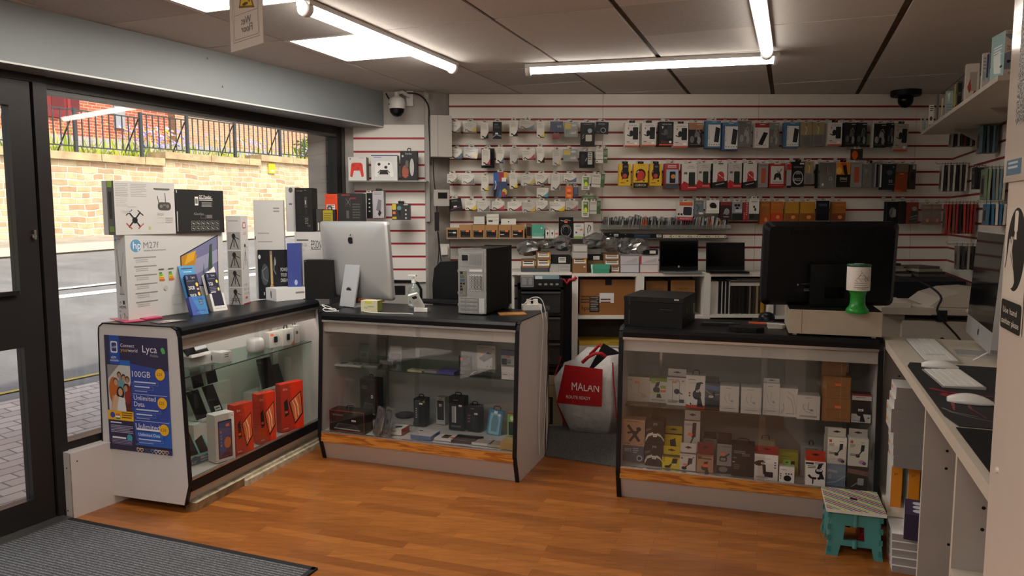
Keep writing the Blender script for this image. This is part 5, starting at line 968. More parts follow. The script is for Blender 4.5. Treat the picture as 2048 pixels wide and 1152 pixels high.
D3box(1508,957,1555,907,'white box with a red flap and a black Z shaped stand','dedad6',[('t',.38,.82,.04,'vacaria','a86a6a',.3),*mt(.44,.46,1.0,'262628',2),*wprice(.28,.60,.2,.07),('e',.88,.70,.04,.03,'55524f',10),('e',.88,.60,.04,.03,'55524f',10),('e',.88,.50,.04,.03,'55524f',10),('l',.06,.1,.6,2,.04,'8a8884')],top='b0221e',flap=('a8201c',.035,.99),d=.06)
P_ = ykick(onz(1558,958,D),Y3,0,.08); carton('product_box','yellow green box behind the small white round gadget box','box',P_,Y3,wid(P_,1595,Y3),hei(P_,903),.05,'a89f28',[('l',.1,.8,.6,1,.05,'6a6418'),*mt(.6,.35,.8,'2a2818',0)],group=g3)
D3box(1558,963,1588,933,'small white box with a green hang tab and black disc','d8d4ce',[('t',.12,.78,.11,'vidvie','2a2a2a',.36),('e',.55,.26,.26,.2,'1e1e20',18),('e',.45,.56,.06,.06,'4a4a48',10),('e',.63,.56,.06,.06,'4a4a48',10),('e',.81,.56,.06,.06,'4a4a48',10),('l',.06,.5,.14,3,.15,'2a2a2a')],flap=('7fb04a',.03,.5),d=.05)
P_ = ykick(onz(1603,965,D),Y3,0,.10); carton('product_box','pale grey box behind the orange flapped holder box','box',P_,Y3,wid(P_,1641,Y3),hei(P_,891),.05,'8c8a88',[('o',.02,.02,.98,.98,.01,'a8a6a4'),('l',.2,.9,.8,1,.05,'55524f')],group=g3,handle=.2)
D3box(1610,969,1650,921,'white box with an orange red flap and black tablet holders','d6d2cc',[('r',0,.86,.4,.94,'2a2a2a'),('l',.45,.93,.9,2,.05,'6a6864'),('l',.1,.78,.5,2,.06,'3a3a3a'),*mt(.68,.6,.8,'1e1e20',1),('s',[(.15,.42),(.3,.3),(.55,.3)],.12,'1e1e20'),('s',[(.62,.28),(.9,.4)],.14,'1e1e20'),('s',[(.38,.3),(.38,.06)],.06,'1e1e20'),*wprice(.55,.60,.25,.08)],top='c8371c',flap=('c8371c',.045,.98),d=.06)
P,w,h = fit(1652,971,1690,927,D,Y3); P = ykick(P,Y3,0,.004)
stack(0,'blue grey box printed with a white curve, under the left cream box',P,w,h,.08,'7f8da0',[('t',.06,.62,.14,'Wireless','d8dce4',.5),('s',[(.0,.12),(.5,.2),(1,.5)],.05,'b8c4d4'),('o',.12,.34,.24,.5,.02,'e0e4ea')])
cr_ = [('R',.08,.82,.22,.92,'a8483a',.01),('l',.08,.76,.35,3,.04,'77706a'),('l',.62,.86,.85,1,.03,'6a6864'),*mt(.62,.56,.65,'2a2a2c',0),('l',.08,.42,.5,2,.05,'4a4644'),('e',.7,.16,.16,.08,'9a7a94',14),('e',.82,.12,.1,.06,'4a4450',12)]
P_ = ykick(P,Y3,0,0,h+.0006); hh = hei(P_,874); stack(0,'cream phone holder box with a red square mark, left of the top pair',P_,w,hh,.06,'d8d2c4',cr_,flap=('d8d2c6',.04,.95))
P_b = ykick(P,Y3,-.006,.085,0); carton('product_box','cream box standing behind the cream phone holder boxes','box',P_b,Y3,w,hei(P_b,870),.03,'b8b2a6',None,group=g3,flap=('b0aa9e',.04,.95))
P,w2,h = fit(1694,978,1735,932,D,Y3); P = ykick(P,Y3,0,.006)
stack(0,'dark picture box under the right cream box',P,w2,h,.08,'3a3430',[('p',[(0,.9),(1,.8),(1,.6),(0,.7)],'6a4a40'),('R',.5,.2,.8,.5,'8a8884',.05),('s',[(.2,.1),(.5,.3)],.06,'77706a')])
P_ = ykick(P,Y3,0,0,h+.0006); stack(0,'greyish cream phone holder box, right of the top pair',P_,w2-.004,hei(P_,876),.06,'b8b4a8',cr_,flap=('b8b4aa',.04,.95))
# ------------------------------------------------------------------ goods inside the middle counter (C2)
g2 = 'goods in the middle counter'
def B2(u0,vb,u1,vt,label,col,art=None,d=.06,z=None,dy=0,yaw=Y2,name='product_box',cat='box',**k):
    z = z if z is not None else DK2+.0065; P,w,h = fit(u0,vb,u1,vt,z,yaw)
    if dy: P = ykick(P,yaw,0,dy); w = wid(P,u1,yaw); h = hei(P,vt)
    return carton(name,label,cat,P,yaw,w,max(h,.004),d,col,art,group=g2,**k)
ob = [('o',.0,.0,1,1,.012,'a8452a'),('l',.1,.8,.4,2,.05,'6a6866'),('p',[(.14,.12),(.88,.10),(.72,.38),(.26,.40)],'5a5856'),('p',[(.18,.16),(.84,.14),(.70,.36),(.28,.37)],'38373a'),('s',[(.14,.14),(.88,.11)],.02,'b8b5b2'),*wprice(.64,.52,.12,.08)]
B2(659,860,729,819,'black speaker box edged in orange, front one on the deck of the middle counter','211f1f',ob,d=.10,handle=.22)
B2(684,853,755,757,'black speaker box edged in orange, raised at the back of the middle counter','1f1d1d',ob,d=.08,dy=.22,handle=.22)
o_ = ob
B2(776.5,868,803,856,'small flat white box with an orange end','dcd8d3',[('l',.1,.5,.6,1,.3,'8a8884')],d=.10,tart=[('p',[(.4,.2),(.8,.4),(.7,.7),(.3,.5)],'2a2a2c')],side='c0461f')
def disc():
    P = onz(790,850,DK2+.007); P = ykick(P,Y2,0,.12); e = empty('wireless_charger',P,Y2,'round dark charging pad lying on a pale tray in the middle counter','charger',g2)
    mkobj('tray',MB().box(-.09,.11,-.09,.08,0,.025,mat('a5a19c',.4)),e,bevel=.008); mkobj('pad',MB().lathe([(.06,.026),(.065,.03),(.065,.04),(.05,.046)],mat('2a2a2c',.3),(.01,0,0),28),e)
disc()
def blister(P,yaw,w,h,label,card,prod,group,tilt=0,name='blister_pack',fr=.4,art=None,d=.012):
    mb = MB(); mb.T = Matrix.Rotation(R(-tilt),4,'X'); mb.box(0,w,d,d+.001,0,h,mat(card))
    if art: mb.art((0,d,0),(w,0,0),(0,0,h),art)
    o = mkobj(name,mb,None,P,yaw,label=label,cat='pack',group=group); b = MB(); b.T = mb.T
    b.prism([(w*.12,0.001),(w*.88,0.001),(w*.92,d),(w*.08,d)],h*.1,h*(.1+fr),clear('ffffff',.9,.1,.08,'blister_plastic',.08),'z'); mkobj('plastic_bubble',b,o); m2 = MB(); m2.T = mb.T
    m2.box(w*.3,w*.7,d*.4,d*.9,h*.18,h*(.02+fr),mat(prod,.3)); mkobj('item',m2,o); return o
Pq = ykick(onz(738,870,DK2+.0065),Y2,0,.02)
for k,(dx,yw,lb) in enumerate([(0,-60,'clear plastic packed case leaning behind the front speaker box'),(.06,-50,'clear plastic packed case in front of the round charging pad')]):
    mb = MB(); mb.T = Matrix.Rotation(R(-14),4,'X'); mb.box(0,.085,0,.012,0,.17,clear('e0dcd8',.8,.12,.1,'case_plastic',.15)); mb.art((.012,-.001,.012),(.06,0,0),(0,0,.145),[('R',0,0,1,1,'4a4644',.2),('R',.08,.05,.92,.95,'6a6562',.2),('e',.5,.5,.2,.12,'3a3735',16)]); mkobj('phone_case',mb,None,ykick(Pq,Y2,dx,.02),yw,label=lb,cat='phone case',group=g2)
B2(816,858,850,797,'black box with a column of small white icons','1c1b1b',[('l',.1,.92,.6,1,.03,'8a8886'),('p',[(.7,.9),(1,.86),(1,.96)],'7a8a3a'),*wprice(.5,.80,.3,.06)]+[('r',.18,.62-.08*i,.3,.66-.08*i,'a8a6a2') for i in range(5)],d=.07,dy=.08,handle=.4)
B2(856,858,890,794,'silver box with a dark rounded window','a8a49f',[('R',.12,.16,.88,.88,'1e1d1e',.08),('R',.16,.2,.84,.85,'2c2b2d',.06),*wprice(.32,.66,.3,.09),('l',.3,.93,.7,1,.04,'3a3a3a')],d=.05,dy=.12)
B2(891,863,928,793,'tall black power bank box with a white bar, right of the silver box','161617',[('l',.3,.9,.6,1,.03,'8a8886'),('R',.2,.22,.48,.72,'8f8d8b',.02),('r',.42,.22,.48,.72,'c8c6c4'),*wprice(.66,.72,.2,.05),('l',.15,.12,.8,2,.03,'6a6866')],d=.07,dy=.05,handle=.4)
B2(927,866,959,812,'shorter black power bank box beside the tall one','161617',[('l',.3,.9,.6,1,.03,'8a8886'),('R',.36,.1,.8,.62,'222224',.04),*wprice(.6,.68,.25,.07),('l',.1,.6,.3,3,.12,'6a4040')],d=.07,dy=.05,handle=.4)
B2(821,877,861,869,'flat white and blue tablet box in the middle of the deck','3f6c9c',None,d=.13,tart=[('r',0,0,1,1,'c8c4c0'),('p',[(.35,.1),(.9,.75),(.75,.9),(.2,.25)],'b8b0b0'),('p',[(.4,.12),(.86,.72),(.76,.82),(.28,.25)],'d0c8c8'),('e',.2,.7,.1,.08,'3a3a3a',12)])
for (u,v,yw,w,d,c,lb,ops) in [(868,880,-19,.115,.10,'d5d1cc','flat white card pack showing a dark phone, near the glass',[('R',.3,.2,.7,.85,'1e1e20',.05),('r',.75,.3,.95,.5,'b8483a')]),(902,884,-17,.16,.12,'1a1a1b','flat black tablet box near the glass',[('R',.2,.15,.85,.9,'2c2c2e',.03),('l',.3,.08,.6,1,.05,'a8a6a4')]),(943,889,-19,.115,.09,'c9c5c0','flat white edged pack with a grey window',[('r',.1,.1,.9,.9,'8f8b88'),('r',.4,.4,.6,.55,'b07a5a')]),(974,893,-19,.11,.09,'a39a88','flat beige pack left of the wooden coloured box',[('r',.15,.1,.85,.9,'8a806c')])]:
    sheet(onz(u,v,DK2+.0065),yw,w,d,c,lb,'flat_pack',ops,.012,cat='pack',group=g2)
B2(1000,898,1027,884,'small sandy wooden coloured box in the right corner of the deck','a88850',None,d=.10,top='b89860')
B2(966,872,1000,818,'blue hanging pack with a grey glove shape, leaning','2f7ba0',[('R',.12,.04,.88,.88,'8ab0bc',.08),('p',[(.3,.15),(.7,.15),(.75,.6),(.6,.8),(.35,.8),(.25,.55)],'5f8a98'),('e',.75,.82,.1,.05,'d8dce0',10),('r',.35,.86,.6,.96,'e0dcd8')],d=.02,dy=.05,tilt=8,roll=6,handle=.5,side='d8b040')
B2(1008,878,1030,824,'lime green and black pack in the right corner','82b03c',[('r',.15,.05,1,.6,'22231f'),('r',0,.92,1,1,'a8302a'),('e',.6,.75,.25,.1,'e0dcd6',12)],d=.04,dy=.06)
Z2 = S2+.0008
blister(ykick(onz(700,724,Z2),Y2,0,.10),Y2,.075,.105,'clear pack with a grey memory stick, left on the shelf','6f6c6a','2c2b2c',g2,6)
blister(ykick(onz(762,728,Z2),Y2,0,.10),Y2,.085,.10,'white blister pack of plug adapters on the shelf','d0ccc6','c9c5c0',g2,6)
B2(756,729,786,720,'small white carton below the white blister pack','a5a29e',[('r',.6,.1,.9,.9,'55524f')],d=.05,z=Z2,dy=.02)
for (u,v,yw,w,d,c,lb,ops) in [(668,732,-14,.09,.10,'b0ada8','flat clear and white pack at the left end of the shelf',[('e',.5,.5,.3,.3,'4a4744',14)]),(694,733,-22,.10,.09,'a8a5a0','flat white pack with a dark coil, second on the shelf',[('e',.5,.5,.32,.3,'3a3735',14),('e',.5,.5,.15,.14,'a8a5a0',12)]),(728,735,-10,.09,.08,'77746f','flat grey pack, third from the left on the shelf',[('r',.2,.2,.8,.7,'4a4744')]),(815,743,-25,.10,.05,'a8a888','small pale yellow card lying on the shelf',[('l',.2,.7,.8,2,.2,'77755a')]),(848,745,-15,.08,.05,'8c8a86','small grey card beside the pale yellow card',[('r',.3,.3,.7,.6,'b8b5b0')]),
   (906,750,-17,.10,.09,'1c1b1c','flat black case with a white edge, left of three on the shelf',[('r',0,0,.1,1,'c9c5c0')]),(939,753,-17,.11,.10,'1c1b1c','flat black case with a white edge, middle of three on the shelf',[('r',0,0,.1,1,'c9c5c0'),('l',.3,.5,.7,1,.05,'6a3030')]),(974,756,-17,.09,.09,'151515','flat plain black case, right of three on the shelf',[('e',.5,.6,.06,.05,'8a8886',10)])]:
    sheet(onz(u,v,Z2),yw,w,d,c,lb,'flat_pack',ops,.012,cat='pack',group=g2)
B2(873,748,908,742,'flat purple box on the shelf','4a4a8c',None,d=.10,z=Z2,top='5a5a9a')
B2(906,741,941,712,'dark box with an orange price sticker and a small cartridge','262222',[*price(.08,.62,.26,.24),('R',.35,.26,.82,.50,'4a5048',.04),('l',.7,.82,.95,1,.08,'9a9896'),('l',.6,.1,.8,1,.05,'a83a2a')],d=.03,z=Z2,dy=.09)
B2(943,742,991,690,'white box showing a black portable hard drive','cfcbc5',[('t',.08,.90,.045,'PORTABLE HARD DRIVE','2a2a2a',.55),('l',.08,.86,.4,1,.03,'6a6864'),('t',.84,.82,.09,'m','3a3a3a',.1),('p',[(.12,.40),(.38,.28),(.86,.52),(.84,.64),(.60,.72),(.12,.46)],'222224'),('p',[(.14,.47),(.60,.72),(.84,.64),(.40,.42)],'323236'),*price(.18,.58,.14,.1),('e',.55,.1,.03,.03,'4a4a4a',10),('e',.75,.1,.03,.03,'4a4a4a',10)],d=.03,z=Z2,dy=.09)
B2(993,742,1028,700,'blue and white box with a black drive at the right end of the shelf','d0ccc8',[('r',0,.72,1,1,'31477c'),('R',.05,.22,.45,.55,'2a2a2c',.05),('t',.5,.35,.12,'XD','e8eaf0',.2),('r',.48,.3,.75,.5,'2f4a8c'),('t',.5,.35,.12,'X9','e8eaf0',.2),*price(.42,.6,.26,.1)],d=.03,z=Z2,dy=.08,top='31477c')
B2(1003,758,1028,733,'stack of small white cartons in the right corner of the shelf','c9c5c0',[('r',0,.48,1,.5,'8a8884'),('o',.6,.1,.95,.4,.02,'6a6864'),('l',.1,.35,.5,1,.1,'4a4a4a')],d=.05,z=Z2)
# ------------------------------------------------------------------ goods inside the window counter (C1)
g1 = 'phones and boxes in the window counter'
D1 = .045+.125+.0065; Z1 = S1+.0008
def B1(u0,vb,u1,vt,label,col,art=None,d=.06,z=D1,dy=0,yaw=58,name='product_box',cat='box',**k):
    P,w,h = fit(u0,vb,u1,vt,z,yaw)
    if dy: P = ykick(P,yaw,0,dy)
    w = wid(P,u1,yaw); h = hei(P,vt); return carton(name,label,cat,P,yaw,w,max(h,.004),d,col,art,group=g1,**k)
fire = lambda: [('t',.10,.86,.055,'fire','f0e6e0',.2),('l',.32,.9,.6,1,.04,'c8502a'),('p',[(.16,.30),(.34,.34),(.28,.68),(.12,.62)],'2a2628'),('p',[(.34,.60),(.90,.80),(.97,.30),(.60,.10)],'231f21'),('p',[(.39,.595),(.87,.765),(.925,.32),(.61,.15)],'d87040'),
   ('s',[(.50,.62),(.62,.48),(.66,.22)],.04,'f0b890'),('s',[(.62,.66),(.74,.50),(.76,.28)],.04,'f4cbb0'),('s',[(.76,.70),(.84,.52),(.84,.32)],.035,'b84a20'),('s',[(.56,.60),(.68,.45),(.70,.24)],.025,'9c3a18'),*price(.16,.38,.13,.05),('l',.08,.05,.3,1,.03,'f0e0d8')]
B1(564,865,608,770,'bright red tablet box with a flame screen picture, farthest right','dd3317',fire(),d=.055,side='c22a12',yaw=52)
B1(519,888,553,790,'bright red tablet box, middle one, behind the pane edge','cf3418',fire(),d=.055,yaw=56)
B1(473,911,508,812,'duller red tablet box, nearest of the three red boxes','c4391f',fire(),d=.06,yaw=60,top='b0301a')
B1(433,927,471,832,'white phone box with a blue and orange phone picture','d0ccc6',[('R',.14,.06,.86,.86,'3a3032',.04),('R',.19,.09,.81,.83,'4a5488',.04),('p',[(.2,.1),(.8,.1),(.8,.4),(.5,.2)],'6a3040'),('e',.62,.38,.18,.12,'c8743a',16),*price(.55,.72,.18,.06),('e',.9,.93,.03,.015,'77746f',8)]+[('t',.26,.60-.07*i,.05,c,'b8bcd0',.06) for i,c in enumerate('Redmi')],d=.075,yaw=55)
def phone(u,v,w,h,lean,yaw,label,col='1b1b1d',z=D1,stand=True,dy=0,**k):
    P = ykick(onz(u,v,z),yaw,0,dy) if v is not None else K1(u,dy,z); e = empty('phone',P,yaw,label,'phone',g1); b = MB(); b.T = Matrix.Translation((0,0,.012)) @ Matrix.Rotation(R(-lean),4,'X')
    b.box(0,w,0,.009,0,h,mat('2a2a2c',.3)); b.box(.002,w-.002,-.0008,0,.002,h-.002,mat(col,.08)); mkobj('handset',b,e)
    if k.get('tag'): t = MB(); t.T = b.T; t.box(w*.3,w*.85,-.002,-.0008,h*.06,h*.22,mat('d8d5d0')).box(w*.38,w*.75,-.003,-.002,h*.12,h*.16,mat('3a3a3a')); mkobj('price_ticket',t,e)
    a = R(lean); s = MB().prism([(-.02,0),(.02+h*.8*math.sin(a)+.03,0),(.02+h*.8*math.sin(a)+.026,.003),(.03,.003),(.012+h*.8*math.sin(a),.008+h*.8*math.cos(a)),(.009+h*.8*math.sin(a),.008+h*.8*math.cos(a)),(.002,.012),(-.012,.012),(-.012,.016),(-.02,.016)],w*.1,w*.9,mat('e6e4e0',.3),'x'); mkobj('display_stand',s,e)
K1 = lambda x,y,z: ykick(Vector((C1[0],C1[1],0)),Y1,x,y,z)
phone(.335,None,.078,.165,26,66,'dark phone on a white stand, left of the front pair in the window counter',z=.366,dy=.19)
phone(.47,None,.078,.165,26,66,'dark phone with a paper ticket on a white stand',z=.366,dy=.20,tag=1)
phone(.49,None,.07,.115,14,66,'dark phone at the back left of the riser',z=.496,dy=.337)
phone(.61,None,.07,.115,14,66,'dark phone at the back right of the riser',z=.496,dy=.337)
for x0,x1,y0,y1,z1,lb in ((.28,.72,.17,.33,.365,'white riser block carrying the front pair of phones in the window counter'),(.45,.80,.335,.375,.495,'taller narrow white riser behind the front pair of phones')):
    mkobj('display_riser',MB().box(0,x1-x0,0,y1-y0,0,z1-D1,mat('e2dfda',.4)),None,K1(x0,y0,D1),Y1,label=lb,cat='display stand',group=g1)
B1(452,838,474,778,'white phone box leaning behind the nearest red box','d2cfca',[('e',.3,.8,.06,.03,'2a2a2a',8),*price(.42,.70,.2,.07)],d=.03,z=D1+.1,dy=.09,tilt=22)
def teal():
    P = onz(385,933,D1); P = ykick(P,62,0,.01); mb = MB(); mb.prism([(0,0),(.15,0),(.15,.02),(.11,.035),(.07,.025),(.03,.045),(0,.03)],0,.004,mat('3a5a70',.4),'y'); 
    mb.art((.0,-.0,0),(.15,0,0),(0,0,.045),[('t',.04,.15,.3,'6.5"','b8ccd4',.2),('l',.4,.5,.9,2,.3,'8aa4b0')]); mkobj('sign_card',mb,None,P,62,label='wavy blue card strip at the front left corner inside the window counter',cat='sign',group=g1)
    for k,(dx,lb) in enumerate([(.0,'dark phone in a teal bumper case, nearest the end panel'),(.065,'larger dark phone in a teal bumper case beside it')]):
        q = ykick(P,62,dx,.03); e = empty('phone',q,58,lb,'phone',g1); b = MB(); b.T = Matrix.Translation((0,0,.03)) @ Matrix.Rotation(R(-36),4,'X'); b.box(0,.085,0,.012,0,.155,mat('6f9c98',.4)); mkobj('bumper_case',b,e,bevel=.004)
        c = MB(); c.T = b.T; c.box(.012,.073,-.002,.0,.012,.143,mat('1c1b1c',.15)); mkobj('screen',c,e); mkobj('display_stand',MB().prism([(0,0),(.11,0),(.09,.10),(.005,.03)],.02,.065,mat('dcd9d4'),'x'),e)
teal()
# upper shelf of the window counter
B1(379,735,440,714,'long flat white box at the near end of the glass shelf','c4c2bf',[('r',.70,.2,.82,.7,'55524f'),('l',.84,.6,.95,3,.2,'77746f')],d=.07,z=Z1,yaw=64)
B1(443,727,464,706,'short flat white box with small print on the glass shelf','c9c7c4',[('l',.3,.7,.7,2,.2,'6a6866')],d=.07,z=Z1,yaw=64)
phone(394,712,.09,.14,30,70,'dark tablet on a white stand above the long white box',z=.735,dy=.0)
phone(376,716,.08,.12,50,62,'dark phone reclining on the glass shelf near the end panel',z=.735,dy=.0)
wt = lambda c: [('e',.5,.5,.34,.42,'d8d5d0',20),('e',.5,.5,.28,.36,'c0bdb8',20),('R',.34,.3,.62,.7,'1c1b1c',.06)]+(price(.1,.75,.22,.14) if c else [])
B1(539,697,566,666,'white fitness band box with an orange sticker on the glass shelf','d9d5cf',wt(1),d=.05,z=Z1,yaw=62)
B1(567,692,588,660,'white smart watch box beside the stickered one on the glass shelf','dcd8d2',wt(0)+[('p',[(.7,0),(1,0),(1,.25)],'d87a4a')],d=.05,z=Z1,yaw=62,handle=.3)
B1(589,687,600,652,'narrow white boxed accessory at the far end of the glass shelf','cfccc8',[('e',.5,.6,.2,.1,'4a4744',10)],d=.05,z=Z1,yaw=62,handle=.4)
mb = MB().lathe([(.0,0),(.045,0),(.052,.02),(.05,.07),(.04,.085),(.001,.088)],mat('c9c7c4',.4),n=24); mkobj('round_case',mb,None,ykick(onz(526,706,Z1),62,0,.06),label='round white cased gadget on the glass shelf left of the watch boxes',cat='gadget',group=g1)
phone(.93,None,.12,.19,12,68,'large dark tablet leaning at the back behind the red boxes',z=.401,dy=.20)
phone(1.07,None,.07,.13,20,64,'dark phone tilted above the farthest red box',z=.401,dy=.20)
mkobj('display_riser',MB().box(0,.30,0,.12,0,.40-D1-.001,mat('dedbd6',.4)),None,K1(.88,.19,D1),Y1,label='white riser block behind the red tablet boxes',cat='display stand',group=g1)
B1(588,830,602,714,'narrow white phone box with a dark side at the far end','d9d5d0',[('R',.55,.3,.95,.9,'3a2426',.05)],d=.03,z=D1,yaw=62,dy=.04)
# ------------------------------------------------------------------ goods hanging on the back wall
HK = mat('a9a6a2',.3,.8)
YF = 5.60
SW = {'k': ('1e1c1c','black'),'y': ('d8b818','yellow'),'b': ('4f6c86','blue'),'m': ('b0384c','magenta'),'c': ('4a90a8','cyan'),'g': ('77746f','grey')}
def hookpx(u,v,Yp,parent=None):
    P = ony(u,v,Yp); f = MB(); L = YB-Yp
    f.box(-.016,.016,L-.004,L,-.014,.02,mat('d8d4ce',.3)); f.tube([(0,L-.004,.004),(0,.02,.0),(0,-.012,.0),(0,-.02,.012)],.0022,HK); return P,f
def hang(u0,v0,u1,v1,col,art,label,group,d=.02,roll=0.0,tabc=None,Y=None,back=0,side=None,name='hanging_pack',tabh=.018,rough=.4,bcol=None,top=None,cat='pack',sleeve=False):
    Yp = (Y or YF); P,w,h = fit(u0,v1,u1,v0,None,0,Yp); P = P+Vector((0,0,0)); mb = MB(); c = Vector((w/2,0,h)); mb.T = Matrix.Translation(c) @ Matrix.Rotation(R(roll),4,'Y') @ Matrix.Translation(-c)
    mb.box(0,w,0,d,0,h,mat(col,rough),left=mat(side,rough) if side else None,right=mat(side,rough) if side else None,top=mat(top) if top else None,bot=mat(bcol) if bcol else None)
    if art: mb.art((0,0,0),(w,0,0),(0,0,h),art)
    o = mkobj(name,mb,None,P,0,label=label,cat=cat,group=group)
    t = MB(); t.T = mb.T; tw = min(.022,w*.3); t.box(w/2-tw,w/2+tw,d*.4,d*.4+.001,h,h+tabh,mat(tabc or 'cfc8bc')); t.art((w/2-tw,d*.4,h),(2*tw,0,0),(0,0,tabh),[('e',.5,.6,.25,.2,'3a2a24',10)]); mkobj('hang_tab',t,o)
    if sleeve: s = MB(); s.T = mb.T; s.box(-.006,w+.006,-.003,d+.012,-.004,h+.004,clear('ffffff',.93,.08,.1,'plastic_sleeve',.06)); mkobj('plastic_sleeve',s,o)
    hk = MB(); L = YB-P.y; hk.box(w/2-.014,w/2+.014,L-.004,L-.0005,h+tabh*.3,h+tabh+.022,mat('c9c4bd',.3)); z = h+tabh*.62; hk.tube([(w/2,L-.004,z),(w/2,-.015,z),(w/2,-.024,z+.012)],.0022,HK,5)
    mkobj('hook',hk,None,P,0,label=HL(label),cat='hook',group='metal hooks on the slatted back wall')
    for k in range(back):
        b = MB(); dx = .003*(k+1)*(1 if k % 2 else -1); b.box(dx,w+dx,d+.004+k*(d+.004),2*d+.004+k*(d+.004)-.001,-.002*k,h-.003*k,mat(side or col,rough)); mkobj('hanging_pack',b,None,P,0,label='pack hanging directly behind '+short(label),cat='pack',group=group)
    return o
def short(l): return ' '.join(l.replace(',','').split()[:12])
def HL(l): return 'metal hook carrying the '+short(l) if len(l.split()) < 13 else 'metal hook of the '+' '.join(l.replace(',','').split()[:12])
def ink(kind,c):
    col,_ = SW[c]
    if kind == 'L': return [('l',.08,.84,.55,1,.07,'5a5754'),('l',.08,.70,.7,3,.08,'a8a29a'),('p',[(.45,0),(1,0),(1,.62),(.85,.42),(.68,.22),(.5,.12)],col),('p',[(.05,.30),(.25,.26),(.45,.10),(.75,.03),(1,.12),(1,.05),(.7,0),(.4,.0),(.22,.18)],'2a2624'),('e',.14,.14,.04,.08,'1e1c1c',10)]
    return [('l',.12,.90,.6,1,.04,'6a6660'),('l',.12,.82,.8,5,.05,'aaa49a'),('p',[(.35,0),(1,0),(1,.42),(.8,.22),(.6,.10)],col),('p',[(.1,.20),(.35,.18),(.6,.06),(1,.04),(1,0),(.5,0),(.3,.12)],'2a2624'),('e',.25,.12,.07,.035,'1e1c1c',10)]
O6 = lambda x,y: (880+x/4.113,180+y/4.113)
gi = 'ink packs hanging on the back wall'
rows = {'top': [(68,265,170,352,'L','g',0),(198,262,300,345,'L','y',2),(335,272,398,400,'T','k',0),(572,255,640,380,'T','k',0),(660,250,778,322,'L','b',8),(795,265,858,392,'T','y',0)],
 'second': [(80,485,180,565,'L','b',0),(205,475,308,555,'L','y',6),(345,487,412,618,'T','m',0),(465,472,528,600,'T','b',2),(580,482,642,608,'T','k',0),(678,495,775,575,'L','m',-2),(790,470,855,600,'T','k',-3),(930,495,992,620,'T','y',0)],
 'third': [(60,690,140,762,'L','g',0),(182,690,280,772,'L','k',0),(342,707,402,830,'T','y',2),(568,682,632,812,'T','y',-3),(670,697,768,782,'L','y',-8),(785,690,885,775,'L','g',-4),(800,805,893,882,'L','c',2),(920,695,988,825,'T','k',3),(1018,690,1125,752,'L','b',3)],
 'bottom': [(210,912,300,988,'L','y',2),(310,915,405,998,'L','k',0),(430,915,530,985,'L','m',3),(555,920,670,992,'L','m',0),(678,925,785,1003,'L','y',0),(790,912,885,990,'L','g',-2),(900,920,1027,998,'L','y',2),(1040,915,1133,985,'L','m',3)]}
ordn = ['first','second','third','fourth','fifth','sixth','seventh','eighth','ninth']
for rn_,lst in rows.items():
    for i,(x0,y0,x1,y1,kd,c,rl) in enumerate(lst):
        a,b = O6(x0,y0),O6(x1,y1); lb = f"{'wide' if kd == 'L' else 'tall'} cream ink pack with a {SW[c][1]} swoosh, {ordn[i]} along the {rn_} row"
        hang(a[0],a[1],b[0],b[1],'cfc8bd' if (i+len(rn_)) % 3 else 'dcd6cc',ink(kd,c),lb,gi,d=.03 if kd == 'L' else .028,roll=rl,back=1 if i % 2 == 0 else 0,sleeve=(i % 3 == 1),Y=YF-.02*((i*7) % 3))
go = 'odd packs among the ink packs'
def H6(x0,y0,x1,y1,*a,**k): p,q = O6(x0,y0),O6(x1,y1); return hang(p[0],p[1],q[0],q[1],*a,**k)
dk_ = [('l',.15,.85,.6,2,.06,'6a6866'),('r',.3,.28,.6,.36,'e0dcd8'),('p',[(0,.05),(.4,.22),(1,.12),(1,.2),(.4,.3),(0,.14)],'7a8084'),('l',.15,.7,.8,2,.07,'4a4a50')]
H6(435,262,508,402,'1d1f24',dk_,'tall black ink pack with a white sticker in the top row',go,roll=1)
H6(908,258,1012,345,'2c3350',[('t',.55,.42,.25,'link','c8ccd8',.35),('l',.1,.85,.8,1,.08,'4a5474')],'navy packet printed link in the top row',go)
H6(925,362,990,400,'7a1a24',[('l',.2,.6,.8,1,.2,'a84a54')],'small dark red packet below the navy one',go,Y=YF+.03)
pc_ = [('r',0,.55,.5,.95,'d8b01c'),('e',.72,.82,.2,.1,'c9ccd8',14),('p',[(.1,.1),(.4,.5),(.1,.5)],'6a8a7a'),('e',.8,.35,.12,.12,'c87a84',12),('l',.5,.3,.9,2,.1,'d8d4d0')]
H6(1025,268,1130,385,'8a9488',pc_,'see-through accessory box with yellow card in the top row',go,d=.04,sleeve=True)
H6(1157,268,1272,460,'161616',[('e',.65,.65,.16,.1,'8aa0a8',16),('R',.35,.2,.8,.48,'b8b2a4',.05),('s',[(.1,.4),(.25,.5)],.04,'8a8a8a'),('s',[(.1,.3),(.25,.4)],.04,'8a8a8a'),('l',.2,.92,.8,1,.04,'6a6a6a')],'large black blister pack with a pale tag in the top row',go,d=.03)
H6(1282,262,1388,360,'17171a',[('e',.6,.3,.22,.22,'8a8e90',18),('e',.6,.3,.16,.16,'1a1a1c',18),('l',.2,.85,.7,2,.08,'77777a'),('s',[(.1,.2),(.3,.1)],.05,'55585a')],'black pack with a round grey dial at the right of the top row',go,roll=3)
H6(340,480,448,640,'1c1c1e',[('l',.2,.1,.8,1,.05,'6a6a6a')],'black pack hanging behind the magenta ink pack in the second row',go,Y=YF+.04)
H6(1017,490,1128,585,'7f8a80',pc_,'see-through accessory box with yellow card in the second row',go,d=.04,sleeve=True)
H6(1147,505,1270,640,'161617',[('e',.22,.5,.16,.35,'2c2d2f',20),('R',.55,.2,.85,.95,'b0aca6',.05),('s',[(.4,.4),(.48,.6)],.05,'9a9a9a'),('l',.6,.85,.8,4,.12,'4a4a4a')],'black computer mouse pack with a grey tag in the second row',go,d=.03)
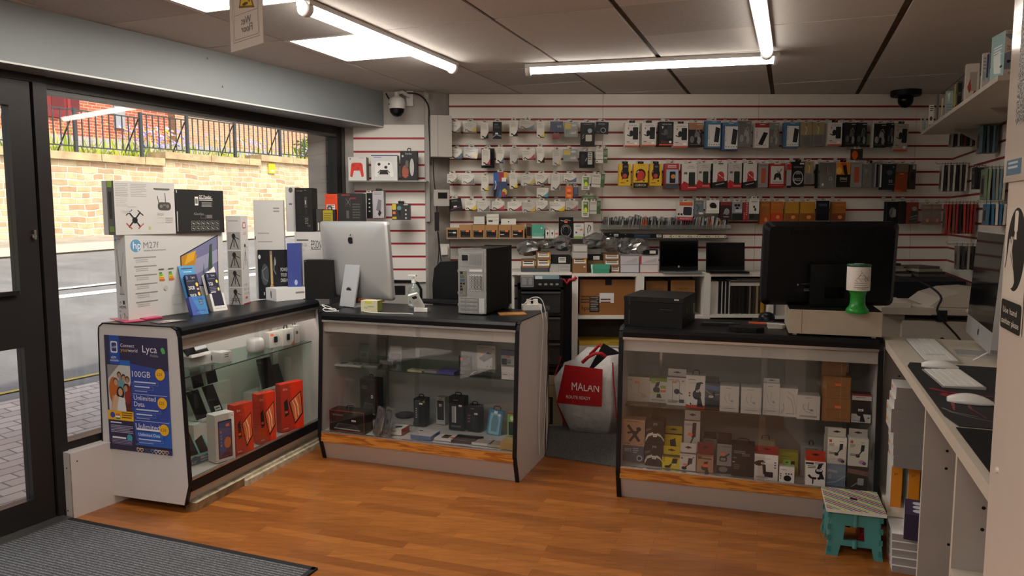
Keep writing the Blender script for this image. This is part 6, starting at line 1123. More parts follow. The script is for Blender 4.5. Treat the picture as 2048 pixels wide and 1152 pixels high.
H6(1280,487,1342,600,'cfc9bf',[('l',.1,.9,.9,2,.1,'8a8680'),('l',.1,.6,.9,3,.1,'b0aaa0'),('e',.2,.1,.1,.05,'2a2a2a',8),('r',0,.22,1,.27,'55524e')],'white print ribbon box at the right of the second row',go,d=.03)
H6(1345,482,1378,600,'3d5a36',[('l',.1,.8,.9,3,.1,'8a9a7a'),('r',.1,.3,.9,.4,'b8c0a8')],'narrow green pack beside the white box in the second row',go)
H6(440,675,553,880,'2b3c64',[('p',[(0,.95),(.5,1),(.6,.7),(0,.5)],'2a5a9a'),('p',[(.4,1),(.75,1),(.7,.7),(.4,.6)],'9a2430'),('p',[(.75,1),(1,1),(1,.7),(.75,.75)],'d8a020'),('r',.6,.62,.92,.78,'e0dcd8'),('e',.8,.2,.18,.14,'c8b020',16),('e',.72,.12,.16,.1,'a82a3a',16),('p',[(.05,.4),(.25,.3),(.15,0),(.02,0)],'16181c'),('s',[(.1,.3),(.2,.5),(.12,.65)],.06,'c9ccd4'),('p',[(.35,0),(.6,0),(.5,.35)],'3a6a9a')],'colourful glossy bag of ink bottles in the third row',go,d=.035)
H6(1035,795,1093,888,'d8601c',[('R',.2,.55,.7,.8,'f08a4a',.05),('R',.2,.1,.8,.3,'f0904a',.05),('l',.2,.45,.8,2,.08,'8a3a10')],'orange packet under the third row',go,roll=2)
H6(1095,800,1138,880,'43405c',[('l',.2,.8,.8,4,.15,'6a6888')],'small purple packet beside the orange one',go)
grn = [('r',0,0,.12,1,'c8d8a8'),('p',[(.2,.95),(.9,.95),(.9,.3),(.3,.3)],'55702c'),('e',.55,.4,.22,.2,'c8d83c',14),('l',.2,.2,.8,2,.1,'55524e'),('l',.25,.85,.7,2,.06,'d8e0c0')]
H6(1165,712,1230,822,'d0d0c4',grn,'green and white pack in the third row',go)
H6(1252,695,1325,800,'c9c3b8',[('l',.1,.9,.9,2,.1,'8a8680'),('r',0,.22,1,.27,'55524e'),('l',.1,.6,.9,3,.1,'b0aaa0')],'white print ribbon box at the right of the third row',go,roll=4,d=.03)
H6(1328,690,1358,800,'3d5a36',[('l',.1,.8,.9,3,.1,'8a9a7a')],'narrow green pack at the right end of the third row',go,roll=4)
H6(67,895,172,995,'1d1b1f',[('r',.35,.3,.6,.42,'e8e4e0'),('l',.2,.85,.7,2,.08,'6a6668'),('s',[(.1,.15),(.9,.3)],.05,'7a3a5a')],'black tilted ink pack at the left of the bottom row',go,roll=-8)
H6(1165,912,1225,1045,'d0d0c4',grn,'green and white pack in the bottom row',go)
H6(1230,918,1288,1020,'c4beb4',[('l',.1,.9,.9,2,.1,'8a8680'),('r',0,.22,1,.27,'55524e')],'white print ribbon box in the bottom row',go,d=.03)
H6(1290,910,1320,1020,'3d5a36',[('l',.1,.8,.9,3,.1,'8a9a7a')],'narrow green pack at the right end of the bottom row',go)
H6(1172,868,1278,905,'4a6440',[('l',.1,.6,.9,2,.2,'8a9a7a')],'flat green pack tucked above the bottom row',go,Y=YF+.05)
# phone accessory packs, right half
O7 = lambda x,y: (1220+x/6.0235,220+y/6.0235)
O8 = lambda x,y: (1520+x/6.0235,220+y/6.0235)
O9 = lambda x,y: (1320+x/5.237,380+y/5.237)
ga = 'phone accessory packs in the upper row'; gb_ = 'phone accessory packs in the lower row'; gc = 'phone accessory packs in the row above the monitor'
def HH(O_,x0,x1,y0,y1,*a,**k): p,q = O_(x0,y0),O_(x1,y1); return hang(p[0],p[1],q[0],q[1],*a,**k)
def mot(dark=False):
    c = '222224'; t = '1e1e1e' if not dark else 'd8d4d0'; return [('t',.22,.86,.05,'MOTOR TECH',t,.62),('p',[(.18,.80),(.30,.80),(.24,.69)],'c8501c' if not dark else 'e0dcd8'),('R',.55,.30,.92,.82,c if not dark else '3a3a3c',.05),('e',.45,.56,.14,.13,c if not dark else '4a4a4c',16),('s',[(.15,.50),(.4,.44)],.07,c if not dark else '55555a'),('r',.0,.0,1,.06,'c8461c'),('l',.12,.19,.34,1,.05,'4a1e14'),('l',.12,.13,.6,1,.03,'c8642a'),('e',.78,.14,.10,.05,'ece8e2',12)]
def headset(g='6a6864'): return [('l',.6,.92,.95,1,.04,'d0ccc8'),('e',.62,.48,.2,.18,g,16),('e',.25,.32,.16,.15,g,14),('e',.75,.28,.14,.16,'8a8884',14),('s',[(.5,.65),(.7,.78),(.85,.6)],.05,'8a8884'),('l',.1,.1,.9,1,.05,'55524f'),('e',.55,.33,.1,.1,'1a1a1a',10)]
def glue(): return [('r',0,.88,1,1,'3f7294'),('l',.4,.95,.7,1,.03,'c8d4dc'),('r',.16,.05,.96,.86,'d6d3ce'),('p',[(.56,.22),(.86,.20),(.96,.72),(.66,.78)],'1e1e22'),('p',[(.60,.26),(.83,.24),(.92,.68),(.68,.73)],'2c2c32'),('s',[(.6,.3),(.85,.42)],.01,'6a6a70')]+[('t',.19,.78-.065*i,.05,c,'3a3a3c',.08) for i,c in enumerate('FULLGLUE')]+[('e',.25+.16*i,.12,.035,.02,'55524f',8) for i in range(5)]
def fact(): return [('t',.35,.82,.035,'FACTORY','a8362c',.5),('l',.4,.9,.75,1,.03,'77746f'),('R',.45,.24,.86,.68,'2c332e',.06),('r',.0,.0,1,.22,'a81c20'),('p',[(0,.22),(.15,.34),(.45,.25),(1,.22)],'a81c20'),('r',.15,.6,.35,.68,'4a4a4a'),('l',.4,.08,.95,1,.04,'e0c8c4'),('R',.45,.16,.86,.66,'2c332e',.06)]
def redh(): return [('e',.55,.50,.24,.17,'b82c2c',18),('p',[(.35,.45),(.75,.45),(.85,.25),(.25,.25)],'a82424'),('s',[(.4,.55),(.7,.4)],.04,'e0dcd6'),('s',[(.5,.62),(.62,.35)],.03,'7a1a1a'),('p',[(0,.0),(1,.0),(1,.30),(0,.22)],'222024'),('s',[(.2,.12),(.8,.2)],.04,'c8c4c0'),('r',.35,.96,.7,1.0,'222024'),('e',.92,.32,.05,.04,'e0dcd6',8)]
def bull(ph=True): return [('e',.5,.55,.36,.24,'22201c',20),('e',.52,.52,.26,.19,'c42c24',18),('p',[(.3,.55),(.2,.25),(.38,.3),(.45,.5)],'c42c24'),('s',[(.22,.62),(.36,.70)],.05,'e8e0d8'),('s',[(.6,.6),(.8,.35)],.03,'6a1a14')]+([('R',.28,.32,.80,1.0,'26252a',.1),('e',.5,.45,.18,.1,'b83a30',14),('l',.4,.88,.7,2,.04,'77777a')] if ph else [('r',0,0,1,.22,'26281e'),('t',.14,.07,.09,'CURVCO','e0dcd0',.74),('l',.3,.94,.8,1,.04,'8a6a10')])+[('e',.72,.22 if ph else .3,.09,.04,'5a4c14',8),('l',.1,.12 if ph else .28,.5,1,.05,'4a3c10')]
def red_ph(): return [('R',.3,.18,.75,.80,'a84a2c',.05),('l',.1,.92,.8,1,.04,'4a4a4a'),('l',.1,.1,.3,1,.04,'55524f')]
HH(O7,178,350,155,442,'cfcac3',mot(),'grey white car mount pack, first of the upper row',ga,back=1,tabc='1e1e1e',d=.025,bcol='c8461c')
HH(O7,382,552,155,435,'cfcac3',mot(),'grey white car mount pack, second of the upper row',ga,back=1,tabc='1e1e1e',d=.025)
HH(O7,590,762,140,425,'1d1d1f',mot(True),'black car mount pack with an orange foot in the upper row',ga,back=1,d=.025)
HH(O7,762,938,165,450,'cfcac3',mot(),'grey white car mount pack between the black pack and the orange topped pack',ga,back=1,tabc='1e1e1e',d=.025)
HH(O7,945,1108,155,448,'22211f',[('r',0,.72,1,1,'9a6a48')]+headset(),'dark headset pack with an orange brown top in the upper row',ga,back=1)
HH(O7,1148,1330,130,455,'3f6c8c',glue(),'blue edged screen glass pack printed FULL GLUE, leftmost of the three',ga,back=2,d=.02)
HH(O7,1348,1540,150,485,'40567c',glue(),'blue edged screen glass pack printed FULL GLUE, middle of the three',ga,back=2,d=.02)
HH(O7,1545,1695,135,440,'3c3c3c',headset('8a8884'),'grey headset pack right of the middle FULL GLUE pack',ga,back=1,sleeve=True)
HH(O7,1740,1912,158,455,'cdc8c1',[('r',0,.82,1,1,'8c2024'),('l',.35,.93,.7,1,.04,'e0dcd6'),('p',[(.25,.15),(.55,.10),(.92,.60),(.62,.64)],'232326'),('l',.1,.1,.8,1,.03,'55524f')]+[('t',.10,.72-.08*i,.06,c,'a83028',.1) for i,c in enumerate('GLASS')],'white screen glass pack with red top printed GLASS',ga,back=2,d=.02)
HH(O8,108,222,155,455,'2a2826',[('r',0,.75,1,1,'4a5c40')]+headset('6a6460'),'dark headset pack with a green top in the upper row',ga,back=1,sleeve=True)
HH(O8,290,468,150,452,'466c8c',glue(),'blue edged screen glass pack printed FULL GLUE, rightmost of the three',ga,back=2,d=.02)
yc = [('r',0,.48,1,1,'9a7c1e'),('r',0,0,1,.48,'4c4a44'),('s',[(.4,.9),(.55,.7),(.45,.5)],.06,'e8e0b8'),('r',.2,.05,.8,.4,'3a3834'),('e',.5,.9,.12,.06,'6a5414',12)]
HH(O8,482,618,150,440,'8a6c1a',yc,'yellow and grey clear fronted pack in the upper row',ga,back=1,sleeve=True)
HH(O8,628,765,152,428,'8a6c1a',yc,'yellow clear fronted pack with a bright glint in the upper row',ga,back=1,sleeve=True)
HH(O8,812,982,150,428,'cfcac3',mot(),'cream car mount pack right of the two yellow packs',ga,back=2,tabc='1e1e1e',d=.025)
HH(O8,1015,1148,152,440,'252326',headset('55504e'),'dark brown headset pack, left of a matching pair in the upper row',ga,back=1)
HH(O8,1155,1280,152,442,'1e2424',headset('4a4e4c'),'dark green headset pack, right of a matching pair in the upper row',ga,back=1)
HH(O8,1362,1515,165,452,'1e1e20',headset('8a8a8a'),'black headset pack in front of white edged packs',ga,back=2,side='c9c4bc')
HH(O8,1525,1605,155,430,'202224',headset('4a4c50'),'dark narrow pack left of the last car mount pack',ga)
HH(O8,1612,1778,165,495,'a39c92',mot(),'beige car mount pack, last of the upper row',ga,back=1,tabc='1e1e1e',d=.025,roll=1.5)  # same pack as its neighbours, dimness of the corner put into the colour
HH(O8,1100,1235,470,600,'33261c',[('e',.3,.45,.28,.4,'c8501c',16),('p',[(.6,.1),(1,.1),(1,.9),(.7,.9)],'2e3428')],'small orange and green packet hanging between the two rows',ga)
HH(O7,108,248,648,912,'d8ac12',bull(),'yellow pack with a red bull behind a black phone, left one',gb_,back=1,d=.02,tabc='1e1e1e')
HH(O7,282,452,648,938,'e0b414',bull(False),'yellow pack with a red bull and the word CURVCO',gb_,back=1,d=.02,tabc='1e1e1e')
HH(O7,478,620,648,912,'d8ac12',bull(),'yellow pack with a red bull behind a black phone, right one',gb_,back=1,d=.02,tabc='1e1e1e')
HH(O7,655,828,645,945,'a8302c',[('r',.12,.20,.95,.76,'9ab0c0'),('R',.35,.22,.75,.68,'1c1c20',.04),('e',.6,.48,.16,.09,'c8803c',14),('r',0,0,1,.18,'3a4248'),('l',.2,.9,.8,2,.06,'e0c8c0')],'red and blue pack with a hand holding a phone',gb_,back=2)
HH(O7,860,1048,648,965,'d0cbc4',fact(),'white and red case pack with a dark green case, first of three',gb_,back=2,side='a81c20',d=.02)
HH(O7,1045,1203,642,942,'bcb6b0',fact(),'white and red case pack with a dark green case, second of three',gb_,back=2,side='8c1a1e',d=.02)
HH(O7,1235,1408,642,938,'cac5be',redh(),'white pack with a red rugby helmet drawing, left one',gb_,back=2,side='222024',d=.02)
HH(O7,1415,1582,642,942,'b4aea8',fact(),'white and red case pack with a dark green case, third of three',gb_,back=2,side='8c1a1e',d=.02)
HH(O7,1600,1762,635,938,'c4beb8',redh(),'white pack with a red rugby helmet drawing, right one',gb_,back=2,side='222024',d=.02)
HH(O8,-25,92,645,932,'8a8480',red_ph(),'grey pack with a reddish phone, left of the buffalo pack',gb_,back=1)
HH(O8,105,298,645,935,'9c1e22',[('r',.1,.16,.9,.90,'bfb9b2'),('p',[(.28,.32),(.34,.55),(.5,.62),(.72,.58),(.78,.32),(.66,.32),(.6,.42),(.45,.42),(.4,.32)],'2a2624'),('s',[(.5,.72),(.62,.6),(.78,.78)],.04,'2a2624'),('l',.3,.97,.7,1,.04,'e0dcd6'),('l',.2,.22,.85,1,.04,'6a3a3a'),('l',.1,.08,.9,1,.03,'c87a7a')],'red framed pack with a black buffalo drawing',gb_,back=2,d=.02)
HH(O8,318,372,650,940,'9a9490',[('r',0,.75,1,1,'a82420'),('r',0,0,1,.1,'1e1e20')],'narrow red and white pack beside the black bear pack',gb_)
HH(O8,378,528,625,925,'1b1b1d',[('e',.5,.36,.42,.28,'b8b4ae',22),('e',.5,.37,.36,.24,'1d1d1f',22),('t',.08,.24,.11,'GRIZZLY','c8c4be',.86),('t',.14,.76,.07,'DEFENSE','8a8782',.7),('r',.62,.9,.95,.96,'c8c4be'),('p',[(.3,.5),(.4,.62),(.6,.62),(.7,.5)],'77746f')],'black pack with a round emblem printed GRIZZLY',gb_,back=1,tabc='1e1e1e')
HH(O8,535,635,622,888,'8a6c1a',yc,'yellow clear fronted pack in the lower row',gb_,sleeve=True)
HH(O8,720,888,635,935,'4c4742',[('e',.55,.66,.3,.2,'5a2c20',18),('e',.55,.66,.22,.14,'6a4a38',18),('e',.2,.12,.08,.06,'e8e4de',10),('o',.65,.3,.85,.42,.03,'c8c4be'),('s',[(.5,.9),(.55,.5)],.02,'b8b4ae')],'grey clear fronted cable pack with brown disc',gb_,back=3,side='3a3632',d=.016,sleeve=True)
HH(O8,912,1080,628,928,'1d1a18',[('r',0,.5,1,1,'c87a1e'),('p',[(.4,.95),(.7,.9),(.85,.4),(.55,.55)],'241a16'),('e',.5,.93,.2,.06,'b84a1c',12),('e',.2,.65,.2,.15,'e8b040',14),('t',.28,.28,.11,'SWAG','d8cfa8',.5),('l',.3,.22,.8,1,.04,'8a8470')],'black and orange pack with a bird of prey',gb_,back=1,side='b8b2aa',tabc='1e1e1e')
HH(O8,1088,1222,628,928,'8a8884',red_ph(),'grey pack with an orange phone beside the bird pack',gb_,back=1)
HH(O8,1235,1335,650,928,'5a5048',[('s',[(.4,.9),(.6,.5),(.3,.1)],.08,'3a302c'),('e',.4,.7,.2,.1,'77706a',12)],'dim clear fronted brown pack in the lower row',gb_,sleeve=True)
for i in range(4):
    HH(O8,1375+i*22,1393+i*22,650+i*3,930,['8a8a8c','1e1e20','5a5654','c9c4bc'][i],None,['thin grey pack edge','thin black pack edge','thin brown pack edge','thin cream pack edge'][i]+' left of the dark number pack',gb_,d=.06,name='slim_pack')
HH(O8,1472,1632,650,955,'22272a',[('e',.78,.88,.04,.02,'e0dcd6',8),('t',.45,.26,.12,'50','b8b4ae',.28),('e',.5,.66,.22,.1,'4a4458',14),('l',.4,.18,.9,1,.04,'77746f')],'dark charging cable pack with the number 50',gb_,back=2,d=.02)
HH(O8,1628,1778,648,982,'5a3a24',[('r',0,.7,1,1,'6a5a4a'),('p',[(0,0),(1,0),(1,.6),(.5,.74),(0,.6)],'8a3a1a'),('l',.35,.62,.65,1,.05,'c89a6a'),('r',0,0,.6,.06,'c8501c')],'orange brown case pack near the wall corner',gb_,back=1,roll=2)
HH(O8,1788,1868,655,955,'3a302c',[('e',.5,.5,.3,.2,'1a1614',14),('r',.5,.8,.9,.98,'a39c92')],'dark brown pack, last of the lower row',gb_)
HH(O9,182,348,122,318,'d0cac4',[('r',.12,.78,.95,.98,'c85a2c'),('R',.38,.28,.92,.72,'33303c',.08),('r',0,0,1,.18,'b02c3c'),('t',.2,.05,.08,'PROTECT','e0c8c8',.7),('e',.1,.32,.07,.06,'2a2a2a',10),('e',.28,.32,.07,.06,'2a2a2a',10)],'white and red pack with a dark phone case, left end of this row',gc,roll=2,back=1)
HH(O9,358,455,108,256,'5f7078',[('s',[(.2,.7),(.5,.5),(.3,.2)],.1,'3a4448'),('r',.5,.02,.95,.15,'e0dcd6'),('l',.2,.85,.8,2,.08,'a88a3a')],'blue grey adapter pack',gc)
HH(O9,485,618,110,245,'d4d0ca',[('o',.1,.3,.95,.98,.04,'f0ece6'),('e',.5,.62,.26,.22,'26262a',16),('R',.4,.4,.8,.7,'1c1c1e',.1)],'white box with a black camera picture',gc,d=.04)
HH(O9,630,742,122,312,'3c2a2a',[('r',0,.8,1,1,'7a2028'),('e',.6,.45,.25,.18,'8a8a8c',14),('s',[(.3,.3),(.5,.6),(.8,.5)],.08,'9a9a9c'),('l',.3,.15,.8,1,.06,'b8b4ae')],'dark red headphone pack',gc,back=1)
HH(O9,752,858,125,318,'8a8a90',[('r',0,0,1,.38,'26262a'),('e',.35,.82,.14,.08,'1c1c1e',12),('e',.65,.82,.14,.08,'1c1c1e',12),('e',.5,.65,.14,.08,'1c1c1e',12),('r',.3,.45,.95,.6,'b8bcc8')],'grey pack with three black lens circles',gc,back=1)
HH(O9,866,924,128,322,'8c2420',[('l',.2,.4,.4,4,.1,'d87a6a'),('l',.6,.9,.8,6,.12,'c8c0ba')],'narrow red pack with light print',gc)
HH(O9,928,1034,92,315,'cfcac4',[('r',0,0,1,.3,'3a3434'),('e',.5,.62,.1,.06,'26262a',12),('e',.62,.5,.1,.08,'26262a',12),('l',.2,.85,.8,1,.05,'55524f'),('r',.1,.08,.5,.26,'1e1e24')],'white and grey earbud pack',gc,back=1)
oc = lambda r_: [('r',0,0,1,.4,r_),('e',.6,.2,.16,.1,'d88a4a',12),('l',.1,.85,.9,2,.06,'b87a3a')]
for (x0,x1,y0,y1,c,r_,lb) in [(1042,1148,118,358,'9a5a1c','a84c18','orange brown sleeve, left of the brighter orange sleeve'),(1156,1284,120,325,'b0621a','b83a14','orange and red sleeve above the monitor corner'),(1308,1448,122,325,'b0801e','8a4a18','amber sleeve above the clear box'),(1466,1618,122,325,'b0801e','8a4a18','amber sleeve left of the black lettered pack'),(1795,1940,122,325,'a0601e','7a3a18','amber sleeve right of the black lettered pack')]:
    HH(O9,x0,x1,y0,y1,c,oc(r_),lb,gc,Y=YF+.03,d=.015,back=1)
HH(O9,1638,1768,112,320,'14161c',[('t',.12,.72,.12,'TEMPER','6a707c',.7),('r',.0,.0,1,.3,'0e0f12')],'black pack lettered TEMPER',gc,Y=YF)
HH(O9,2370,2490,122,352,'16181c',[('e',.5,.5,.3,.24,'6a6a68',18),('R',.5,.3,.8,.65,'8a8a88',.1),('s',[(.2,.3),(.5,.6)],.06,'3a3a3c')],'black phone case pack right of the monitor top',gc,back=1)
HH(O9,2515,2562,118,355,'241f1e',None,'narrow dark pack right of the monitor',gc,d=.05)
HH(O9,2575,2700,128,355,'7a2c18',[('e',.65,.7,.2,.1,'8a8a88',14),('p',[(.4,.6),(.95,.6),(.9,.05),(.2,.05)],'3a3c3c'),('s',[(.3,.3),(.9,.4)],.05,'8a8e8c'),('s',[(.3,.2),(.9,.25)],.05,'77797a')],'orange red pack with a grey motorcyclist',gc,back=1)
for (x0,x1,lb) in [(2740,2835,'dim amber sleeve left of the corner pair'),(2840,2940,'dim amber and red sleeve next to the edge-on red packs')]:
    HH(O9,x0,x1,150,362,'6a4418',oc('7a2c14'),lb,gc,d=.012,sleeve=True)
# ------------------------------------------------------------------ packs on the right wall, seen almost edge-on
def rw_hook(u,vt,vb,n,cols,label,grp,w=.09,step=.018,t=.012,off0=.03,ln=None):
    p0 = Vector((RW[0],RW[1],0))-rn*off0; q = onp(u,vt,(p0.x,p0.y),20.9); qb = onp(u,vb,(p0.x,p0.y),20.9); h = q.z-qb.z; yw = -110.9
    s = (Vector((q.x,q.y,0))-p0).dot(rd)
    L = off0+step*(n+1); hk = MB().tube([(w/2,off0,.012),(w/2,-step*(n+.5),.012),(w/2,-step*(n+1),.024)],.0025,HK,5); base = p0+rd*(s-w/2)
    mkobj('hook',hk,None,Vector((base.x,base.y,q.z)),yw,label='metal hook on the right wall carrying '+grp,cat='hook')
    for i in range(n):
        P = base-rn*(step*i); c = cols[i % len(cols)]; mb = MB(); mb.T = Matrix.Rotation(R((i*37 % 7-3)*.5),4,'X')
        mb.box(0,w,0,t,-h,0,mat(c,.35)); mb.art((0,0,-h),(w,0,0),(0,0,h),[('r',.1,.1,.9,.8,'6a6460'),('R',.25,.2,.75,.7,'2a2a2c',.05)]); mb.box(w/2-.01,w/2+.01,t*.4,t*.4+.001,0,.02,mat(c,.35))
        mkobj('case_pack',mb,None,Vector((P.x,P.y,q.z)),yw,label=label,cat='pack',group=grp)
rw_hook(1930,330,382,9,['b8b2a8','2a2624','8a8278','1e1c1c','c4beb2','3a3634','a39c92','262322','b8b2a8'],'dim pale or dark pack hanging edge-on in the wall corner, middle row','edge-on packs in the corner, middle row')
rw_hook(1945,262,292,8,['2a2624','8a8278','1e1c1c','5a2420','3a3634','a39c92'],'dim pack hanging edge-on in the corner under the right hand shelf','edge-on packs in the corner, top row')
rw_hook(1946,408,468,9,['7a1a18','9c2420','6a1614','a82c26','2a2220','8a1e1c','7a3a34','9c2420','8a1e1c'],'dark red pack hanging edge-on in the corner above the copier','edge-on dark red packs in the corner',step=.02)
rw_hook(1990,253,305,6,['2f3a40','4a6a74','24282c','3f5a64','2a3238','4a6a74'],'slate and teal pack hanging edge-on under the right hand shelf','edge-on teal packs under the shelf',w=.10,step=.016)
rw_hook(1962,335,378,4,['1c1b1c','2a2828','201e1f','262425'],'black pack hanging edge-on left of the white speckled ones','edge-on black packs on the right wall',w=.09,step=.014)
rw_hook(2004,338,400,6,['c8c2b6','6a8a94','8a8e80','5a7a84','8c9a78','6f8a6a'],'pale blue or green pack hanging edge-on beside the white pillar','edge-on pale packs beside the pillar',w=.11,step=.018)
rw_hook(2004,408,450,5,['c9c4ba','2f6f94','d8d2c8','2f6f94','2f6f94'],'blue or white pack hanging edge-on above the tilted desktop computer','edge-on blue packs above the computer',w=.11,step=.02)
rw_hook(1944,492,540,4,['1e1d1d','8a8278','3a3634','6a645c'],'dark framed pack hanging low in the corner','edge-on packs low in the corner',w=.10,step=.03)
# a low hook full of small packs on the corner with an orange tag
# ------------------------------------------------------------------ shelf high on the right wall
ZS = 2.05
a = onz(1842,264,ZS); b = onz(1996,151,ZS); sdv = (b-a); yS2 = math.degrees(math.atan2(sdv.y,sdv.x)); LS = sdv.length
inward = Vector((-sdv.y,sdv.x,0)).normalized()
if inward.x < 0: inward = -inward
dW = abs((Vector((RW[0],RW[1],0))-Vector((a.x,a.y,0))).dot(rn))-.005
shm = MB()
pl4 = [Vector((a.x,a.y,0)),Vector((b.x,b.y,0))]; pl4 += [pl4[1]+rn*dW,pl4[0]+rn*dW]; o_ = pl4[0]
shm.prism([((p-o_).x,(p-o_).y) for p in pl4],-.02,0,mat('b5aca2',.5,noise=.05,scale=4),'z')
we = mkobj('wall_shelf',shm,None,Vector((a.x,a.y,ZS)),0,label='long pale shelf high on the right wall, carrying boxes',cat='shelf')
for s in (.3,LS*.6):
    br_ = MB(); q = Vector((sdv.x,sdv.y,0)).normalized()*s+rn*(dW-.001); br_.prism([(0,0),(-.2,0),(0,-.12)],-.002,.002,mat('8a8278',.4),'y'); br_.T = Matrix(); mkobj('bracket',br_,we,loc=(q.x,q.y,-.0205),yaw=-20.9)
gs = 'boxes standing on the high right hand shelf'
def SBx(u0,vb,u1,vt,label,col,art=None,d=.05,yaw=-25,name='boxed_goods',inn=.012,**k):
    P = onz(u0,vb,ZS); P = Vector((P.x,P.y,ZS+.0006))+rn*inn; w = wid(P,u1,yaw); h = hei(P,vt)
    return carton(name,label,'box',P,yaw,w,h,d,col,art,group=gs,**k)
SBx(1837,264,1842,236,'thin white sleeve at the far end of the high shelf','cfcac2')
SBx(1843,261,1851,233,'small teal pack near the far end of the high shelf','7d9a96',d=.03)
SBx(1852,256,1866,210,'white pack with black printing on the high shelf','cdc7bd',[('l',.2,.9,.9,3,.08,'2a2624'),('e',.5,.4,.3,.1,'4a4038',12),('l',.1,.1,.9,1,.06,'3a3632')],d=.03)
SBx(1867,250,1876,188,'tall dark framed pack on the high shelf','55524f',[('o',0,0,1,1,.1,'a8a39a')],d=.03)
SBx(1877,245,1884,196,'cream slim book on the high shelf','cdb9a0',None,d=.03)
SBx(1885,240,1904,182,'clear greenish plastic box on the high shelf','9cb0ac',[('p',[(.2,.9),(.6,.95),(.4,.6)],'dfe6e2'),('l',.1,.5,.9,5,.09,'77908c')],d=.05)
SBx(1904,227,1908,168,'thin yellow green sleeve on the high shelf','a8a83c',None,d=.05)
SBx(1909,223,1922,163,'black pack printed PCI on the high shelf','22201f',[('t',.15,.52,.13,'PCI','8a8680',.7),('l',.1,.95,.9,1,.05,'6a6662')],d=.05)
SBx(1923,213,1955,128,'white pack with red shapes on the high shelf','cfc8be',[('p',[(.15,.45),(.35,.65),(.5,.4),(.3,.3)],'a8322c'),('p',[(.6,.3),(.8,.45),(.85,.1),(.65,.1)],'9c2a28'),('r',.3,.35,.85,.8,'a39a90'),('p',[(.15,.45),(.35,.65),(.45,.4),(.3,.3)],'a8322c')],d=.05,top='2f4a6a')
SBx(1956,190,1975,106,'white and blue booklet pack leaning on the high shelf','c9c8c4',[('p',[(.6,.95),(.95,.98),(.9,.4),(.6,.4)],'2a4a7c'),('l',.1,.85,.5,4,.08,'8a94a0'),('p',[(.1,.6),(.5,.5),(.4,.3),(.1,.35)],'9ab0c8')],d=.04)
Pq = onz(1979,170,ZS); Pq = Vector((Pq.x,Pq.y,ZS+.0006))+rn*.03
# big blue and white box at the near end
P = onz(1998,152,ZS); P = Vector((P.x,P.y,ZS+.0006))+rn*.02-Vector((sdv.x,sdv.y,0)).normalized()*.03; w = wid(P,2046,-12); h = hei(P,60)
carton('boxed_goods','large blue and white box at the near end of the high shelf','box',P,-12,min(w,.16),h,.13,'cdc6bb',[('r',.0,.16,1,.92,'7a8a9c'),('p',[(.0,.88),(.78,.62),(.0,.50)],'cdc6bb'),('t',.1,.63,.055,'Apollo','2a2826',.42),('l',.1,.60,.4,2,.03,'8a6a4a'),('e',.5,.24,.15,.05,'1e1e20',14),('s',[(.5,.24),(.58,.36),(.3,.34)],.05,'1e1e20'),('e',.22,.33,.09,.035,'1e1e20',12),('e',.5,.48,.1,.04,'6a7280',12),('t',.12,.94,.03,'groov-e','2a2826',.3),('e',.3,.08,.1,.03,'a8a298',10),('e',.65,.08,.1,.03,'a8a298',10)],lart=[('r',0,0,1,1,'86a8a8'),('l',.2,.7,.8,4,.06,'d0dcd8'),('p',[(.2,.5),(.7,.6),(.8,.1),(.3,.15)],'d0d8d4'),('e',.8,.25,.1,.03,'1e1e20',8)],group=gs)
# ------------------------------------------------------------------ small wall shelves with cartons (left half of the back wall)
def wshelf(u0,u1,v,label,depth=.18,m=None,lip=False):
    P = ony(u0,v,YB-depth); Q = ony(u1,v,YB-depth); mb = MB().box(0,Q.x-P.x,0,depth-.002,-.006,0,m or mat('8a8680',.4))
    if lip: mb.box(0,Q.x-P.x,-.002,0,-.006,.03,clear('e8e8e4',.9,.1,name='clear_lip',op=.1))
    mkobj('wall_shelf',mb,None,P,0,label=label,cat='shelf'); return P.z,YB-depth
zA,yA = wshelf(893,1206,476.5,'grey metal shelf of brown ink cartons on the back wall')
O2 = lambda x,y: (880+x/6.0235,420+y/6.0235)
gk = 'small boxes on the metal shelf of the back wall'
def KB(x0,y0,x1,y1,label,col,art,d=.12,inn=.012,zb=None,name='carton',**k):
    p,q = O2(x0,y0),O2(x1,y1); P = ony(p[0],q[1],yA+inn); P.z = (zA if zb is None else zb)+.0006; w = wid(P,q[0],0); h = hei(P,p[1]); return carton(name,label,'box',P,0,w,h,d,col,art,group=gk,**k),h
tn = ['leftmost small brown','second brown','third brown','fourth brown','fifth brown','sixth brown']
hs_ = 0
for i,(x0,y0,x1) in enumerate([(78,215,226),(232,178,384),(388,178,540),(544,178,696),(704,178,856),(862,178,1018)]):
    o,hh = KB(x0,y0,x1,338,tn[i]+' ink carton with a black label on the metal shelf','a5794a',[('r',.1,.06,.88,.60 if i else .82,'161618'),('l',.16,.52,.5,1,.08,'a8a49e'),('R',.52,.46,.78,.60,'e8702a' if i else 'd8d4ce',.03),('l',.16,.14,.85,1,.04,'77746f')]+([('r',.14,.24,.45,.30,'d8d4ce')] if i > 3 else [])); hs_ = hh if i else hs_
zt_ = zA+hs_+.001
KB(402,70,542,178,'white topped brown box on the third brown carton','c9c8c4',[('o',0,0,1,1,.05,'7a5c3a')],zb=zt_)
KB(562,50,708,178,'stack of white cards with a barcode on the fourth brown carton','d6d0c4',[('r',0,.7,1,.74,'8a8478'),('r',0,.42,1,.45,'8a8478'),('r',.15,.25,.5,.42,'4a4640')],zb=zt_)
KB(736,106,915,176,'flat white box with a small dark mark on the fifth brown carton','dcd6cc',[('e',.5,.5,.05,.12,'2a2624',10)],zb=zt_)
KB(1042,165,1098,338,'narrow black and brown box on the metal shelf','7a5a38',[('r',.1,.15,.9,.78,'1a1a1c')])
